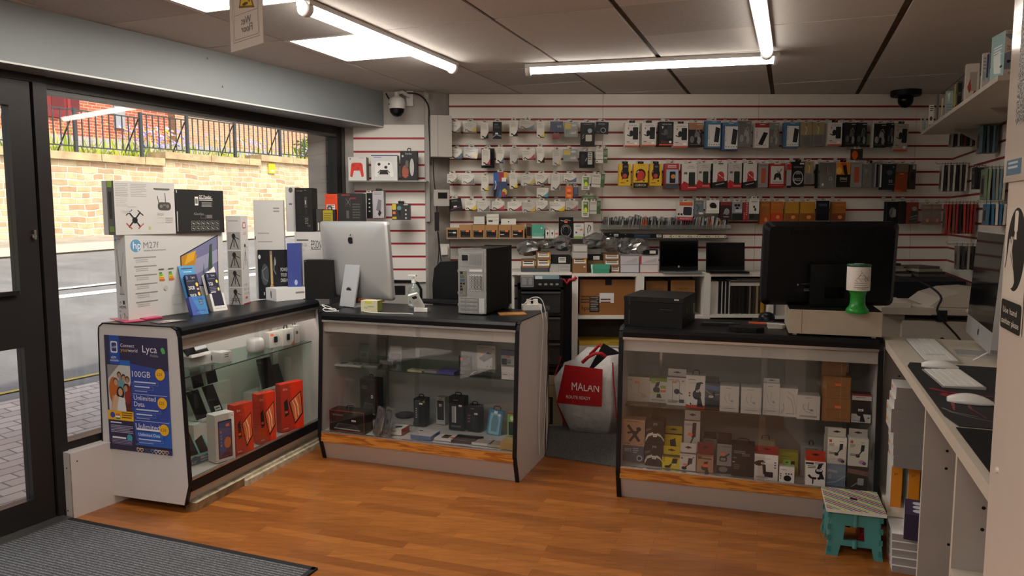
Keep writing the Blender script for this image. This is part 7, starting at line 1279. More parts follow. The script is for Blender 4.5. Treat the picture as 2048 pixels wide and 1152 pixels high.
KB(1106,178,1252,320,'mint green box on the metal shelf','4fa08a',[('e',.8,.75,.06,.06,'e0ece6',10),('l',.15,.3,.85,2,.1,'7fbfae'),('r',0,0,1,.12,'d8dcd4')])
KB(1270,238,1322,340,'small white box with a black bulb, left of two','dcd8d0',[('e',.5,.6,.2,.12,'1a1a1c',12),('r',.42,.3,.58,.6,'1a1a1c')])
KB(1326,238,1376,340,'small white box with a black bulb, right of two','dcd8d0',[('e',.5,.6,.2,.12,'1a1a1c',12),('r',.42,.3,.58,.6,'1a1a1c')])
KB(1380,235,1428,340,'small white box with an orange sticker on the metal shelf','d6d2cc',price(.15,.4,.7,.2))
KB(1432,88,1604,330,'shiny black pack with a round disc and orange sticker','121214',[('e',.5,.35,.36,.3,'a8a6a2',26),('e',.5,.36,.33,.27,'141416',26),('e',.5,.42,.22,.18,'8a8884',20),('e',.5,.40,.2,.16,'141416',20),('s',[(.12,.86),(.3,.82),(.5,.88),(.8,.84)],.03,'c9c7c2'),*price(.38,.74,.22,.08)],d=.03)
KB(1612,160,1728,325,'white pack with a green foot and an orange sticker','d4d2ca',[('r',0,0,1,.12,'7fae4a'),*price(.6,.5,.3,.12),('e',.25,.38,.1,.07,'3a4a54',10),('l',.15,.85,.7,2,.08,'6a8a9a'),('e',.45,.6,.15,.06,'b8ccd4',12)],d=.04)
KB(1742,150,1842,320,'clear bag with a black curved strap on the metal shelf','cfcac4',[('s',[(.4,.3),(.35,.6),(.5,.85),(.75,.7),(.6,.4)],.09,'1c1c1e'),('p',[(.1,.05),(.5,.2),(.9,.05)],'9a4a3a')],d=.03)
KB(1852,290,1972,340,'flat white boxes with a red edge at the shelf end','d6d0c8',[('r',0,.3,1,.45,'a83a34')],d=.08)
# clear shelf of slim packs and the row beneath
zB_,yB_ = wshelf(1203,1462,457.5,'shallow clear shelf packed with slim discs and card packs',.15,clear('d8d8d4',.85,.1,name='acrylic',op=.2),True)
rr_ = random.Random(5); x = ony(1207,450,yB_).x; xe = ony(1456,450,yB_).x; i = 0; cols = ['3a3a3c','55565a','2a2a2c','8a8a8c','6a6c70','a8a8a6','44464a']
while x < xe-.012:
    f = (x-ony(1207,450,yB_).x)/(xe-ony(1207,450,yB_).x); t = rr_.uniform(.008,.016); h = rr_.uniform(.075,.095)*(1.15 if .2 < f < .28 else 1); c = rr_.choice(cols)
    if .30 < f < .34: c = 'c8522a'
    if .62 < f < .70: c = rr_.choice(['8c2a2c','6a2428','3a3a3c'])
    if f > .72: c = rr_.choice(['a8684a','8a9aa4','5a6a74','3a3634','b8b4ae'])
    mb = MB(); mb.T = Matrix.Rotation(R(rr_.uniform(2,14)),4,'Y'); mb.box(0,t*.8,.0,.10,.004,h,mat(c,.3)); mb.box(0,t*.8,-.001,0,h*.75,h,mat('a8a8a6' if i % 3 else '77777a',.2))
    mkobj('slim_pack',mb,None,(x,yB_+.012,zB_+.0015),0,label='slim wrapped pack leaning in the row on the clear shelf',cat='pack',group='slim packs on the clear shelf'); x += t+.002; i += 1
zC_,yC_ = wshelf(1205,1456,476,'narrow dark shelf of small black and white boxes below the clear shelf',.13,mat('4a4642',.5))
O3 = lambda x,y: (1180+x/4.8,420+y/4.8)
def CBx(x0,y0,x1,y1,label,col,art,d=.09,zb=0,g='small boxes on the narrow dark shelf'):
    p,q = O3(x0,y0),O3(x1,y1); P = ony(p[0],q[1],yC_+.01); P.z = zC_+.0006+zb; w = wid(P,q[0],0); h = hei(P,p[1]); carton('small_box',label,'box',P,0,w,h,d,col,art,group=g); return h
CBx(137,220,285,266,'black box with three white labels at the left of the narrow shelf','17171a',[('R',.62,.3,.92,.5,'d8d4ce',.02),('R',.62,.6,.92,.8,'d8d4ce',.02),('e',.4,.7,.04,.1,'c8c4be',8)])
CBx(288,228,418,266,'plain black box, second on the narrow shelf','17171a',[('e',.4,.8,.04,.08,'a8a49e',8)])
CBx(422,234,580,266,'dark blue box on the narrow shelf','1e2c40',[('l',.1,.7,.9,2,.2,'3a5474')])
CBx(583,230,695,266,'black box with a white label, right of the blue one','17171a',[('r',.5,.15,.92,.85,'c8c4be'),('l',.55,.7,.88,3,.2,'4a4642')])
wl2 = [('e',.15,.5,.06,.22,'4a4236',10),('e',.85,.5,.06,.26,'3a3228',10),('l',.3,.6,.65,1,.2,'a89c84')]
for i,(x0,x1) in enumerate([(702,780),(786,868),(872,954),(960,1040)]): CBx(x0,238,x1,268,f'small cream box, {ordn[i]} of the single row on the narrow shelf','d8ceb8',wl2)
for c_,x0,x1,n_ in ((0,1043,1128,3),(1,1136,1218,3),(2,1222,1308,1)):
    zb = 0
    for j in range(n_): zb += CBx(x0,242,x1,266,f"small cream box, {['bottom', 'middle', 'top'][j]} of the {['left', 'right', 'last'][c_]} stack on the narrow shelf",'d8ceb8',wl2,zb=zb)+.0008
# ------------------------------------------------------------------ white cube unit and worktop along the back wall
YU = 5.33; WM = mat('ddd8d0',.5,noise=.04,scale=3); zt = 1.08
def ux(u): return ony(u,590,YU).x
zm = ony(1200,632,YU).z
cu = empty('cube_unit',(ux(1144),YU,0),0,'white open cube storage unit against the back wall','storage unit'); X0 = ux(1144); XE = ux(1650)
def px(mb,x0,x1,z0,z1,d=.36,y0=0,m=WM): return mb.box(x0-X0,x1-X0,y0,d,z0,z1,m)
mkobj('top_board',px(MB(),X0,XE,zt-.022,zt),cu)
for u0,u1 in ((1144,1156),(1272,1288),(1408,1421),(1538,1548),(1642,1650)): mkobj('upright',px(MB(),ux(u0),ux(u1),.0,zt-.0225),cu)
for (a,b,z) in ((1156,1272,zm),(1288,1408,zm),(1421,1538,zm+.01),(1548,1642,zm),(1156,1272,.38),(1288,1408,.38)): mkobj('shelf_board',px(MB(),ux(a)+.001,ux(b)-.001,z-.022,z),cu)
mkobj('back_board',px(MB(),X0+.01,XE-.01,.05,zt-.03,.375,.362,mat('4a4038',.7)),cu)
wt_ = empty('worktop',(ux(1030),YU,0),0,'white worktop over the black drawer tower, left of the cube unit','worktop'); W0 = ux(1023)
mkobj('top_board',MB().box(W0-ux(1030),ux(1143.5)-ux(1030),0,.38,zt-.012,zt+.008,WM),wt_); mkobj('support_panel',MB().box(W0-ux(1030),W0-ux(1030)+.02,.02,.38,0,zt-.0125,WM),wt_)
ZT1 = zt+.0086; ZT2 = zt+.0006
def UB(u0,v1,u1,v0,label,col,art=None,d=.2,z=None,inn=.03,grp='boxes on the white worktop',name='carton',**k):
    P = ony(u0,v1,YU+inn); P.z = z if z is not None else (ZT1 if u0 < 1143 else ZT2); w = wid(P,u1,0); h = hei(P,v0); carton(name,label,'box',P,0,w,max(h,.01),d,col,art,group=grp,**k); return P.z+max(h,.01)+.0006
lab = lambda y=1: [('r',.1,.25,.92,.85,'e4e0d8'),('l',.16,.75,.84,2,.25,'3a3632')]+([('e',.85,.7,.09,.16,'e8b820',10)] if y else [])
z = UB(1042,546,1097,536,'flat blue grey laptop on the worktop','3c444c',[('r',.02,.5,.98,.55,'6a7278')])
UB(1043,534,1070,520,'brown carton with a black lettered label, left on the laptop','8c6440',lab(0),z=z)
z2 = UB(1073,530,1101,518,'brown carton with a label, lower of two on the laptop','8c6440',lab(),z=z,d=.19)
UB(1073,516,1101,504,'brown carton with a label, upper of two on the laptop','8c6440',lab(),z=z2,d=.19)
z = UB(1099,545,1140,528,'silver grey box stack on the worktop','a8a6a2',[('o',.02,.02,.45,.9,.01,'77746f'),('r',.5,.2,.95,.25,'77746f'),('r',.5,.6,.95,.65,'77746f')],d=.18)
UB(1104,526,1141,511,'black box with a white barcode label on the silver box','1a1a1b',[('r',.35,.15,.75,.8,'d8d4cc'),('l',.4,.6,.7,2,.18,'4a4642')],z=z,d=.15)
z = UB(1145,544,1174,530,'brown carton, bottom of the stack at the left end of the cube unit','8c6440',[('r',.75,.7,.9,.85,'d8d0c0')])
z = UB(1145,529,1174,517,'brown carton with a white label, second of that stack','8c6440',lab(),z=z)
z = UB(1144,516,1175,504,'open white carton, third of that stack','b8b4b0',[('o',0,0,1,1,.04,'8f8c88')],z=z)
UB(1146,503,1175,490,'open white carton, top of that stack','c2beba',[('o',0,0,1,1,.04,'8f8c88')],z=z,d=.18)
z = UB(1176,545,1206,521,'brown carton behind the mint green boxes','7f5a38',inn=.10)
UB(1175,520,1207,511,'black box with a white label on the brown carton','1a1a1b',[('r',.35,.15,.75,.9,'d8d4cc')],z=z,inn=.10)
z = UB(1183,547,1219,538,'mint green box, lower of the two lying on the cube unit','3f9478',[('r',0,0,.08,1,'d8dcd6')],d=.1,inn=.01)
UB(1182,537,1220,529,'mint green box, upper of the two lying on the cube unit','46a082',[('r',0,0,.08,1,'d8dcd6')],d=.1,z=z,inn=.01)
z = UB(1222,545,1239,532,'small labelled carton, lowest right of the mint green boxes','8c6440',lab(0),inn=.04)
z = UB(1208,531,1239,520,'labelled carton, middle one right of the mint green boxes','8c6440',lab(0),z=z,inn=.04)
UB(1208,519,1239,508,'labelled carton, upper one right of the mint green boxes','8c6440',lab(0),z=z,inn=.04)
for x0,x1,c,n_ in ((1241,1278,'c9c5cc','left pair beside the open laptop'),(1280,1317,'d6ccca','red edged pair beside the open laptop')):
    z = UB(x0,545,x1,529,'white tray box, lower of the '+n_,c,[('o',0,0,1,1,.03,'a8a4a8'),('r',0,0,1,.08,'b8202c' if x0 > 1260 else '55506a')],d=.16)
    UB(x0,528,x1,512,'white tray box, upper of the '+n_,c,[('o',0,0,1,1,.03,'a8a4a8'),('p',[(.1,.2),(.9,.2),(.9,.8)],'b8b4b8'),('r',0,0,.08,1,'b8202c' if x0 > 1260 else 'c9c5cc')],z=z,d=.16)
ztray = z+.11
UB(1286,511,1316,499,'black box with a white label on the red edged tray boxes','1a1a1b',[('r',.45,.2,.85,.8,'d0ccc4')],z=zt+.13*1.0,inn=.1,d=.1)
# plastic bags of cables: crumpled lumps
def bag(u,v,r,sx,sz,label,dark,Y,zb):
    rg = random.Random(int(u)); P = ony(u,v,Y); N,M_ = 14,9; mb = MB(); vs = []
    for j in range(M_):
        t = math.pi*j/(M_-1)
        for i in range(N): a = 2*math.pi*i/N; q = r*(1+rg.uniform(-.25,.22)); vs.append((q*sx*math.sin(t)*math.cos(a),q*.8*math.sin(t)*math.sin(a),max(0,r*sz*(1-math.cos(t))*.9+rg.uniform(-.01,.01))))
    mb.add(vs,[(j*N+i,j*N+(i+1) % N,(j+1)*N+(i+1) % N,(j+1)*N+i) for j in range(M_-1) for i in range(N)],clear('c9c9c9',.75,.25,.12,'bag_plastic',.12),False)
    o = mkobj('plastic_bag',mb,None,Vector((P.x,Y,zb)),0,label=label,cat='bag',group='bags of cables on the back worktop'); cb = MB(); pts = []
    for k in range(34): a = k*.9; pts.append(Vector((r*.62*sx*math.cos(a)*(1+.2*math.sin(k)),r*.5*math.sin(a),r*sz*(.35+.28*math.sin(k*.47))+.35*r*sz)))
    cb.tube(pts,.008 if dark else .006,mat('161617' if dark else 'c9c6c2',.5),6); mkobj('cable',cb,o)
for u,v,r,sx,sz,lb,dk,z in [(1058,505,.075,1.2,.8,'clear bag of black cable on the leftmost labelled carton',True,1.20),(1091,495,.06,1.3,.5,'clear bag of cable on the upper labelled carton',True,1.255),(1125,500,.07,1.1,.9,'shiny clear bag of cable between the cartons',True,1.235),(1193,500,.08,1.2,.8,'dark bag of cable above the brown carton',True,1.25),(1223,495,.065,1.1,.9,'white bag of cable above the labelled cartons',False,1.23),(1250,498,.07,1.0,.9,'grey bag of cable left of the white one',True,1.215),(1275,498,.075,1.2,.8,'white bag of cable on the red edged tray boxes',False,1.215)]:
    bag(u,v,r,sx,sz,lb,dk,YU+.13,z)
def laptop(u0,u1,vt,vb,ue,label,logo):
    P = ony(u0,vb,YU+.10); P.z = ZT2; w = wid(P,u1,0); e = empty('laptop',P,0,label,'laptop','open laptops on the cube unit'); h = hei(P,vt)
    b = MB(); b.T = Matrix.Translation((0,0,.014)) @ Matrix.Rotation(R(-4),4,'X'); b.box(0,w,0,.008,0,h-.014,mat('101012',.4)); b.box(.008,w-.008,-.0008,0,.03,h-.024,mat('050506',.12))
    if logo: b.art((0,-.0009,0),(w,0,0),(0,0,h),[('e',.5,.12,.022,.035,'a8a6a2',16)])
    mkobj('lid',b,e,bevel=.002); k = MB().box(0,w,-.115,0,0,.013,mat('8a8a8c' if logo else '141416',.35,.4 if logo else 0)); k.box(.02,w-.02,-.06,-.01,.013,.0135,mat('0c0c0e')).box(w*.35,w*.65,-.10,-.065,.013,.0134,mat('3a3a3c')); mkobj('keyboard_base',k,e)
laptop(1319,1396,481,545,1405,'open black laptop with a silver base and round logo',True)
laptop(1412,1489,485,545,1500,'open all black laptop, right of the one with the logo',False)
# contents of the cube unit
def CB_(u0,v1,u1,v0,z,label,col,art=None,d=.25,inn=.05,g='things in the cube unit',**k): P = ony(u0,v1,YU+inn); P.z = z; w = wid(P,u1,0); h = hei(P,v0); return carton(k.pop('name','carton'),label,k.pop('cat','box'),P,0,w,h,d,col,art,group=g,**k),w,h
CB_(1159,631,1269,559,zm+.0006,'large brown carton with a black strip and white label in the left cube','8a5a2c',[('r',.46,.84,.58,1,'16161a'),('r',.18,.08,.36,.52,'1a1a1c'),('l',.2,.48,.34,8,.05,'8a8680'),('r',.36,.34,.62,.62,'d8d8d8'),('l',.38,.42,.56,2,.08,'6a3a3a'),('t',.04,.14,.12,'hpic','2a1c12',.16),('l',.02,.5,.3,3,.08,'4a3018')])
CB_(1291,634,1334,562,zm+.0006,'brown carton behind the printer, left one in the middle cube','7f552c',[('t',.2,.72,.07,'COMPUTERS','4a3018',.6)]); CB_(1341,634,1388,561,zm+.0006,'brown carton behind the printer, right one in the middle cube','8a5e32',[('t',.2,.72,.07,'COMPUTERS','4a3018',.55),('o',0,0,1,1,.02,'a88050')])
zq = .3806
for c,h_,lb in (('c9c4bc',.06,'white flat carton low in the left cube'),('7d8a8c',.015,'thin teal folder on the white flat carton'),('d0cbc4',.09,'white carton with small print low in the left cube'),('b8942c',.03,'yellow book on top of the low stack')):
    P = Vector((ux(1160),YU+.03,zq)); carton('carton',lb,'box',P,0,ux(1262)-ux(1160),h_,.22,c,[('l',.6,.7,.9,1,.3,'6a6660')],group='low stack in the left cube'); zq += h_+.0006
P = onz(1237,790,0); mb = MB().box(0,.08,0,.03,0,.62,mat('8c6238',.7)); mkobj('cardboard_sheet',mb,None,Vector((.80,5.05,0)),-20,label='folded brown cardboard standing left of the right hand counter',cat='cardboard')
# laptops on edge and lying
rg = random.Random(9); x = ux(1423); i = 0
while x < ux(1536)-.02:
    f = (x-ux(1423))/(ux(1536)-ux(1423)); t = rg.uniform(.012,.02); h = .238 if f < .35 else .205
    if f < .08: c,t = 'dedad4',.03
    elif f < .35: c = ['1e1e20','b8b5b0'][i % 2]; t = .018 if i % 2 == 0 else .006
    elif f < .66: c = rg.choice(['2a2422','1e1a18','3a322c','262020'])
    elif f < .9: c = ['3a3028','8a7a64','2a2420'][i % 3]
    else: c = 'b0821e'
    mkobj('slim_laptop',MB().box(0,t,0,.24,0,h,mat(c,.4)),None,Vector((x,YU+.03+rg.uniform(0,.02),zm+.0106)),0,label='closed slim laptop or book standing on edge in the right cube' if f < .9 else 'mustard yellow folder standing on edge in the right cube',cat='laptop',group='slim laptops on edge in the right cube' if f < .9 else 'yellow folders in the right cube'); x += t+.0015; i += 1
zq = zm+.0106+.206
for j,(w,h_,c) in enumerate([(.30,.020,'cfcac2'),(.29,.006,'8a8480'),(.28,.006,'3a302c'),(.29,.006,'9a9490'),(.24,.006,'4a3c34'),(.24,.005,'8a7a6c')]):
    mkobj('slim_laptop',MB().box(0,w*.9,0,.22,0,h_,mat(c,.4)),None,Vector((ux(1536)-w*.9-.001,YU+.04,zq)),0,label=['thick white','grey','dark brown','pale grey','brown','topmost tan'][j]+' slab lying flat across the upright laptops',cat='laptop',group='slabs lying across the upright laptops'); zq += h_+.0006
CB_(1551,636,1590,600,zm+.0006,'white box behind the cash drawer in the last cube','c9c5bf',None)
# drawer tower with clear black drawers
dw = empty('drawer_tower',(ony(1036,700,5.15).x,5.15,0),0,'black drawer tower with smoky clear drawers','drawers'); D_ = ony(1036,700,5.15).x; wd_ = ony(1126,700,5.15).x-D_
z0,z1 = ony(1080,745,5.15).z,ony(1080,575,5.15).z; bk_ = mat('131314',.4)
mkobj('frame',MB().box(0,.02,.0,.36,z0,z1,bk_).box(wd_-.02,wd_,0,.36,z0,z1,bk_).box(0,wd_,.34,.36,z0,z1,bk_).box(0,wd_,0,.36,z1-.015,z1,bk_).box(0,wd_,0,.36,z0,z0+.03,bk_),dw)
for va,vb in ((625,583),(680,634),(728,686)):
    za_,zb_ = ony(1080,va,5.15).z,ony(1080,vb,5.15).z; d_ = mkobj('drawer',MB().prism([(.022,za_),(wd_-.022,za_),(wd_-.022,zb_),(.022,zb_)],-.012,.33,mat('2c2d2f',.12),'y').box(.0,wd_,-.006,.02,za_-.022,za_-.006,bk_),dw)
    mkobj('drawer_lip',MB().box(.022,wd_-.022,-.022,-.012,zb_-.012,zb_,mat('45474a',.2)).box(wd_*.3,wd_*.7,-.0125,-.012,za_+.02,za_+.05,mat('4a4c50',.2)),d_)
carton('carton','silver and grey box on top of the drawer tower','box',Vector((D_+.02,5.18,z1+.0006)),0,.09,.075,.15,'8a8a8a',[('o',.05,.1,.5,.9,.04,'4a4a4c'),('o',.55,.1,.95,.9,.04,'4a4a4c')],group='boxes on the drawer tower')
carton('carton','black box with round icons on top of the drawer tower','box',Vector((D_+.115,5.18,z1+.0006)),0,.2,.055,.15,'1c1c1e',[('e',.2+.2*i,.35,.06,.14,'8a8884',10) for i in range(4)],group='boxes on the drawer tower')
carton('carton','pale blue box on the black box under the worktop','box',Vector((D_+.12,5.19,z1+.0562)),0,.17,.02,.12,'7d949e',[('r',0,0,.3,1,'c9d4d8')],group='boxes on the drawer tower')
fc = MB().box(0,wd_,0,.2,0,z0-.16,mat('9a8468',.7)); fc.art((0,0,0),(wd_,0,0),(0,0,z0-.16),[('r',.55,.05,.78,.9,'2a2420'),('r',.57,.1,.70,.85,'d8d0c4')]+[('t',.6,.12+.2*i,.12,c,'2a2420',.07) for i,c in enumerate('NACS')]); mkobj('carton',fc,None,Vector((D_,5.14,.0085)),0,label='brown carton marked SCAN on the carpet under the drawers',cat='box')
mkobj('carton',MB().box(0,wd_*.95,0,.2,0,.13,mat('a08a6c',.7)).box(0,wd_*.95,-.001,0,.06,.065,mat('6a5a44')),None,Vector((D_,5.14,z0-.16+.0095)),0,label='flat brown carton between the SCAN carton and the drawer tower',cat='box')
mb = MB().box(0,ux(1143)-ux(1127),0,.3,.009,zt-.04,mat('19191a',.6)); mkobj('black_slab',mb,None,Vector((ux(1127),YU+.02,0)),0,label='black slotted panel between the drawers and the cube unit',cat='screen')  # plain black block filling the space beside the drawers
mb = MB().tube([(0,0,0),(.02,0,-.02),(.05,0,-.02),(.07,0,-.05),(.09,0,-.02),(.12,0,-.02),(.14,0,0)],.012,'a8141c'); mkobj('red_strap',mb,None,ony(1114,554,YU+.0),0,label='red strap hanging under the edge of the white worktop',cat='strap')
# big shopping bag
def shopbag():
    P = Vector((.535,5.03,.009)); e = empty('shopping_bag',P,-14,'big white woven shopping bag with a red printed panel, standing on the carpet','bag'); bm_ = mat('d6d2d0',.35,noise=.14,scale=22,bump=1.0)
    secs = [(0,[(-.12,-.04),(.13,-.06),(.19,.03),(.16,.17),(-.10,.17),(-.17,.08)]),(.18,[(-.21,-.05),(.16,-.09),(.22,.03),(.18,.2),(-.16,.2),(-.24,.1)]),(.36,[(-.235,-.05),(.15,-.10),(.225,.02),(.18,.21),(-.18,.21),(-.25,.1)]),(.5,[(-.16,-.03),(.14,-.09),(.215,.02),(.17,.20),(-.15,.20),(-.2,.1)])]
    vs = []; rg = random.Random(4)
    S2_ = []
    for z,p in secs:
        q = []
        for i in range(6):
            a,b = p[i],p[(i+1) % 6]
            for t in (0,.33,.66): q.append((a[0]+(b[0]-a[0])*t+rg.uniform(-.006,.006),a[1]+(b[1]-a[1])*t+rg.uniform(-.006,.006),z+(.05*math.sin(a[0]*9) if z > .45 else 0)))
        S2_.append(q)
    n = 18; vs = [v for q in S2_ for v in q]; mb = MB().add(vs,[(j*n+i,j*n+(i+1) % n,(j+1)*n+(i+1) % n,(j+1)*n+i) for j in range(3) for i in range(n)],bm_,True); mb.add(vs,[tuple(range(n))[::-1]],bm_)
    o = mkobj('bag_body',mb,e); sm_ = o.modifiers.new('solid','SOLIDIFY'); sm_.thickness = .004
    rp = MB(); a0,a1,a2,a3 = Vector((-.215,-.066,.20)),Vector((.10,-.096,.20)),Vector((.105,-.102,.46)),Vector((-.16,-.062,.47))
    rp.add([a0,a1,a2,a3],[(0,1,2,3)],mat('a8141c',.35)); nn_ = Vector((-.09,-.995,0)); ex = (a1-a0)
    def wtx(s,x,y,h,w_): vs2,fs,ww = txt(s); O = a0+nn_*.003+ex*x+Vector((0,0,y)); rp.add([O+ex.normalized()*(vx*w_/ww)+Vector((0,0,vy*h/.7)) for vx,vy in vs2],fs,mat('ece8e6',.4))
    wtx('MALAN',.34,.10,.055,.19); wtx('ROUTE READY',.22,.04,.022,.17); mkobj('printed_panel',rp,e,loc=(0,-.012,0))
    mkobj('piping',MB().tube([(.205,-.03,.0),(.19,-.06,.2),(.175,-.07,.36),(.165,-.065,.5)],.005,'a8141c'),e); mkobj('piping',MB().tube([(-.17,.05,.0),(-.25,.06,.2),(-.255,.06,.36),(-.21,.06,.5)],.005,'a8141c'),e)
    hd = [(-.04,-.07,.49),(.0,-.08,.53),(.05,-.09,.56),(.09,-.08,.56),(.12,-.05,.53),(.13,-.02,.5)]
    mkobj('handle',MB().tube(hd,.013,'b0161e'),e); mkobj('handle',MB().tube([(-.02,.17,.5),(.05,.15,.58),(.12,.13,.5)],.013,'b0161e'),e)
    return P
Pb = shopbag()
mb = MB(); mb.T = Matrix.Rotation(R(28),4,'Y'); mb.box(-.16,.10,0,.02,.12,.56,mat('151516',.5)); mkobj('black_board',mb,None,ykick(Pb,-14,-.04,.08,.03),-14,label='black flat board sticking up out of the shopping bag',cat='board')
# ------------------------------------------------------------------ desk along the right wall
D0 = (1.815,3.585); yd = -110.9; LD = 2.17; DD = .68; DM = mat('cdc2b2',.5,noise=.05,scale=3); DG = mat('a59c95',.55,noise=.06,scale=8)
dk = empty('desk',(D0[0],D0[1],0),yd,'long cream desk with open compartments along the right wall','desk')
mkobj('desk_top',MB().box(0,LD,0,DD,.872,.91,DM),dk,bevel=.002)
for s,nm in ((.0,0),(1.226,1),(1.74,1),(LD-.02,0)):
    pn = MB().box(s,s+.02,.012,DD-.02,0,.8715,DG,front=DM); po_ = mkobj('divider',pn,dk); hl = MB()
    for (y,z) in ((.08,.72),(.08,.66),(.10,.40),(.22,.40),(.10,.27),(.22,.27),(.10,.08)): hl.cyl((s+.02,y,z),(s+.0206,y,z),.005,'1a1614',8)
    mkobj('peg_holes',hl,po_)
mkobj('shelf',MB().box(.02,.40,.012,DD-.02,.155,.175,DM),dk); mkobj('shelf',MB().box(1.76,LD-.02,.012,DD-.02,.52,.54,DM),dk); mkobj('back_board',MB().box(.02,LD-.02,DD-.02,DD-.012,0,.87,mat('a89c8c',.7)),dk)
def dpt(s,y,z): return ykick(Vector((D0[0],D0[1],0)),yd,s,y,z)
def dpx(u,v,y=.02): p = dpt(0,y,0); return onp(u,v,(p.x,p.y),20.9)
gw = 'white boxes stacked under the desk'; cs_ = [('l',.15,.8,.5,2,.2,'b8b4ac')]
tops = [774.5,798,818,841,865.5,890,912,935]; us = [1792,1788,1782,1781,1786,1786,1786]; nmz = ['top','second','third','fourth','fifth','sixth','lowest']
q_ = (dpt(.42,0,0).x,dpt(.42,0,0).y); zl = [onp(1790,v,q_,110.9).z for v in tops]
for k in range(7):
    P = onp(us[k],tops[k+1],q_,110.9); P.z = zl[k+1]+.0003
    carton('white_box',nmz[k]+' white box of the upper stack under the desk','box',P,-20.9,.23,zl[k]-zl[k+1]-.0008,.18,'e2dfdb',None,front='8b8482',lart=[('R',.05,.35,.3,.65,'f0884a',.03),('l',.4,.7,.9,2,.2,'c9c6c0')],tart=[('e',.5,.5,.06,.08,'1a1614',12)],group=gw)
zO = .1756
for k,(s,y,lb) in enumerate([(.33,.03,'orange and white file box standing under the upper stack, outer one'),(.33,.10,'orange and white file box standing under the upper stack, inner one'),(.33,.19,'amber file box at the back under the upper stack')]):
    carton('file_box',lb,'box',dpt(s,y,zO),-20.9,.045,zl[7]-zO-.002,.16,'e8e4dc',[('t',.3,.7,.06,'P','8a4a10',.3)],front='e0881c',group='orange file boxes under the desk')
mb = MB().box(0,.05,0,.22,0,.36,mat('1f6a4a',.5)).box(-.03,.10,-.01,.23,.36,.40,mat('3f9c80',.5)); mkobj('green_folder',mb,None,dpt(.62,.17,.1512),-20.9,label='dark green file with a mint green lid beside the upper white stack',cat='file')
carton('purple_box','tilted white and dark purple box on the lower stack of white boxes','box',dpt(.63,.05,.1512),-28,.10,.11,.19,'e2e0e6',[],front='2f2740',tart=[('r',0,0,1,1,'3a3050'),('e',.5,.25,.2,.1,'d8d4e0',14),('e',.5,.5,.2,.1,'d8d4e0',14),('e',.5,.75,.2,.1,'d8d4e0',14)])
zq = .0005
for k in range(5):
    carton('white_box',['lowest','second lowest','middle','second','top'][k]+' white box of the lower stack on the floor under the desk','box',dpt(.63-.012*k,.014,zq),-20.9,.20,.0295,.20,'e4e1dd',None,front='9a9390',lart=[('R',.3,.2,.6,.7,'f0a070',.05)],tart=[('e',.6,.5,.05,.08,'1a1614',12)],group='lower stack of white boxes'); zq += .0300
mb = MB(); mb.T = Matrix.Rotation(R(4),4,'Y'); mb.box(0,.035,0,.16,.004,.17,mat('8c141c',.35)).art((0,0,.004),(.035,0,0),(0,0,.166),[('r',.3,.7,.8,.9,'8a8a84'),('l',.2,.5,.8,3,.1,'b8484a')]); mkobj('red_box',mb,None,dpt(.40,-.10,.0),-20.9,label='dark red box wedged between the folding stool and the white stack',cat='box')
# on the desk
ZD = .9106
def kb(s,y,L,D,lb,z,yaw2=0,dark=None): keyboard(dpt(s,y,z),yd+yaw2,L,D,'b9b7b4','ebe8e4',lb,keyh=.003,base=.006,cols=15 if L < .5 else 19,dark=dark)
kb(.09,.085,.56,.13,'long white and silver keyboard lying on the bare desk top',ZD,0,lambda r_,c_: (c_ == 14 and r_ in (1,2,3)))
pad = MB(); pp = [(.70,.03),(.70,.42),(1.05,.44),(1.66,.42),(1.66,.03),(1.55,.012),(.78,.012)]
pm_ = bpy.data.materials.new('mouse_mat_print'); pm_.use_nodes = True; pm_.node_tree.nodes['Principled BSDF'].inputs['Base Color'].default_value = lin('131012'); pm_.node_tree.nodes['Principled BSDF'].inputs['Roughness'].default_value = .75
pad.prism(pp,0,.003,pm_,'z')
def streak(pts,w,c,z): 
    for i in range(len(pts)-1):
        a,b = Vector((*pts[i],z)),Vector((*pts[i+1],z)); d = (b-a).normalized(); n_ = Vector((-d.y,d.x,0)); wa = w*(1-i/len(pts)); wb_ = w*(1-(i+1)/len(pts)); pad.add([a-n_*wa,b-n_*wb_,b+n_*wb_,a+n_*wa],[(0,1,2,3)],c)
for q,w,c in (([(1.18,.03),(1.22,.07),(1.24,.12),(1.25,.2)],.012,'8c1a22'),([(1.28,.05),(1.25,.10),(1.27,.17)],.014,'a8242c'),([(1.24,.06),(1.32,.07),(1.40,.06),(1.48,.05)],.010,'8a2028'),([(1.24,.10),(1.34,.11),(1.44,.10),(1.55,.12)],.008,'6a1a20'),([(1.46,.02),(1.5,.04),(1.54,.10)],.004,'8a8488'),([(1.5,.03),(1.56,.09),(1.6,.16)],.003,'77727a')): streak(q,w,c,.0032+.0001*len(q)+w*.01)
mkobj('mouse_mat',pad,None,dpt(0,0,ZD),yd,label='black mouse mat with red streaks on the desk',cat='mouse mat')
mkobj('mouse_mat',MB().prism([(1.68,.02),(1.68,.45),(2.1,.45),(2.1,.02)],0,.003,mat('141214',.8),'z'),None,dpt(0,0,ZD),yd,label='plain black mat at the near end of the desk',cat='mouse mat')
kb(.86,.05,.30,.13,'compact white keyboard lying on the black mat',ZD+.004,4)
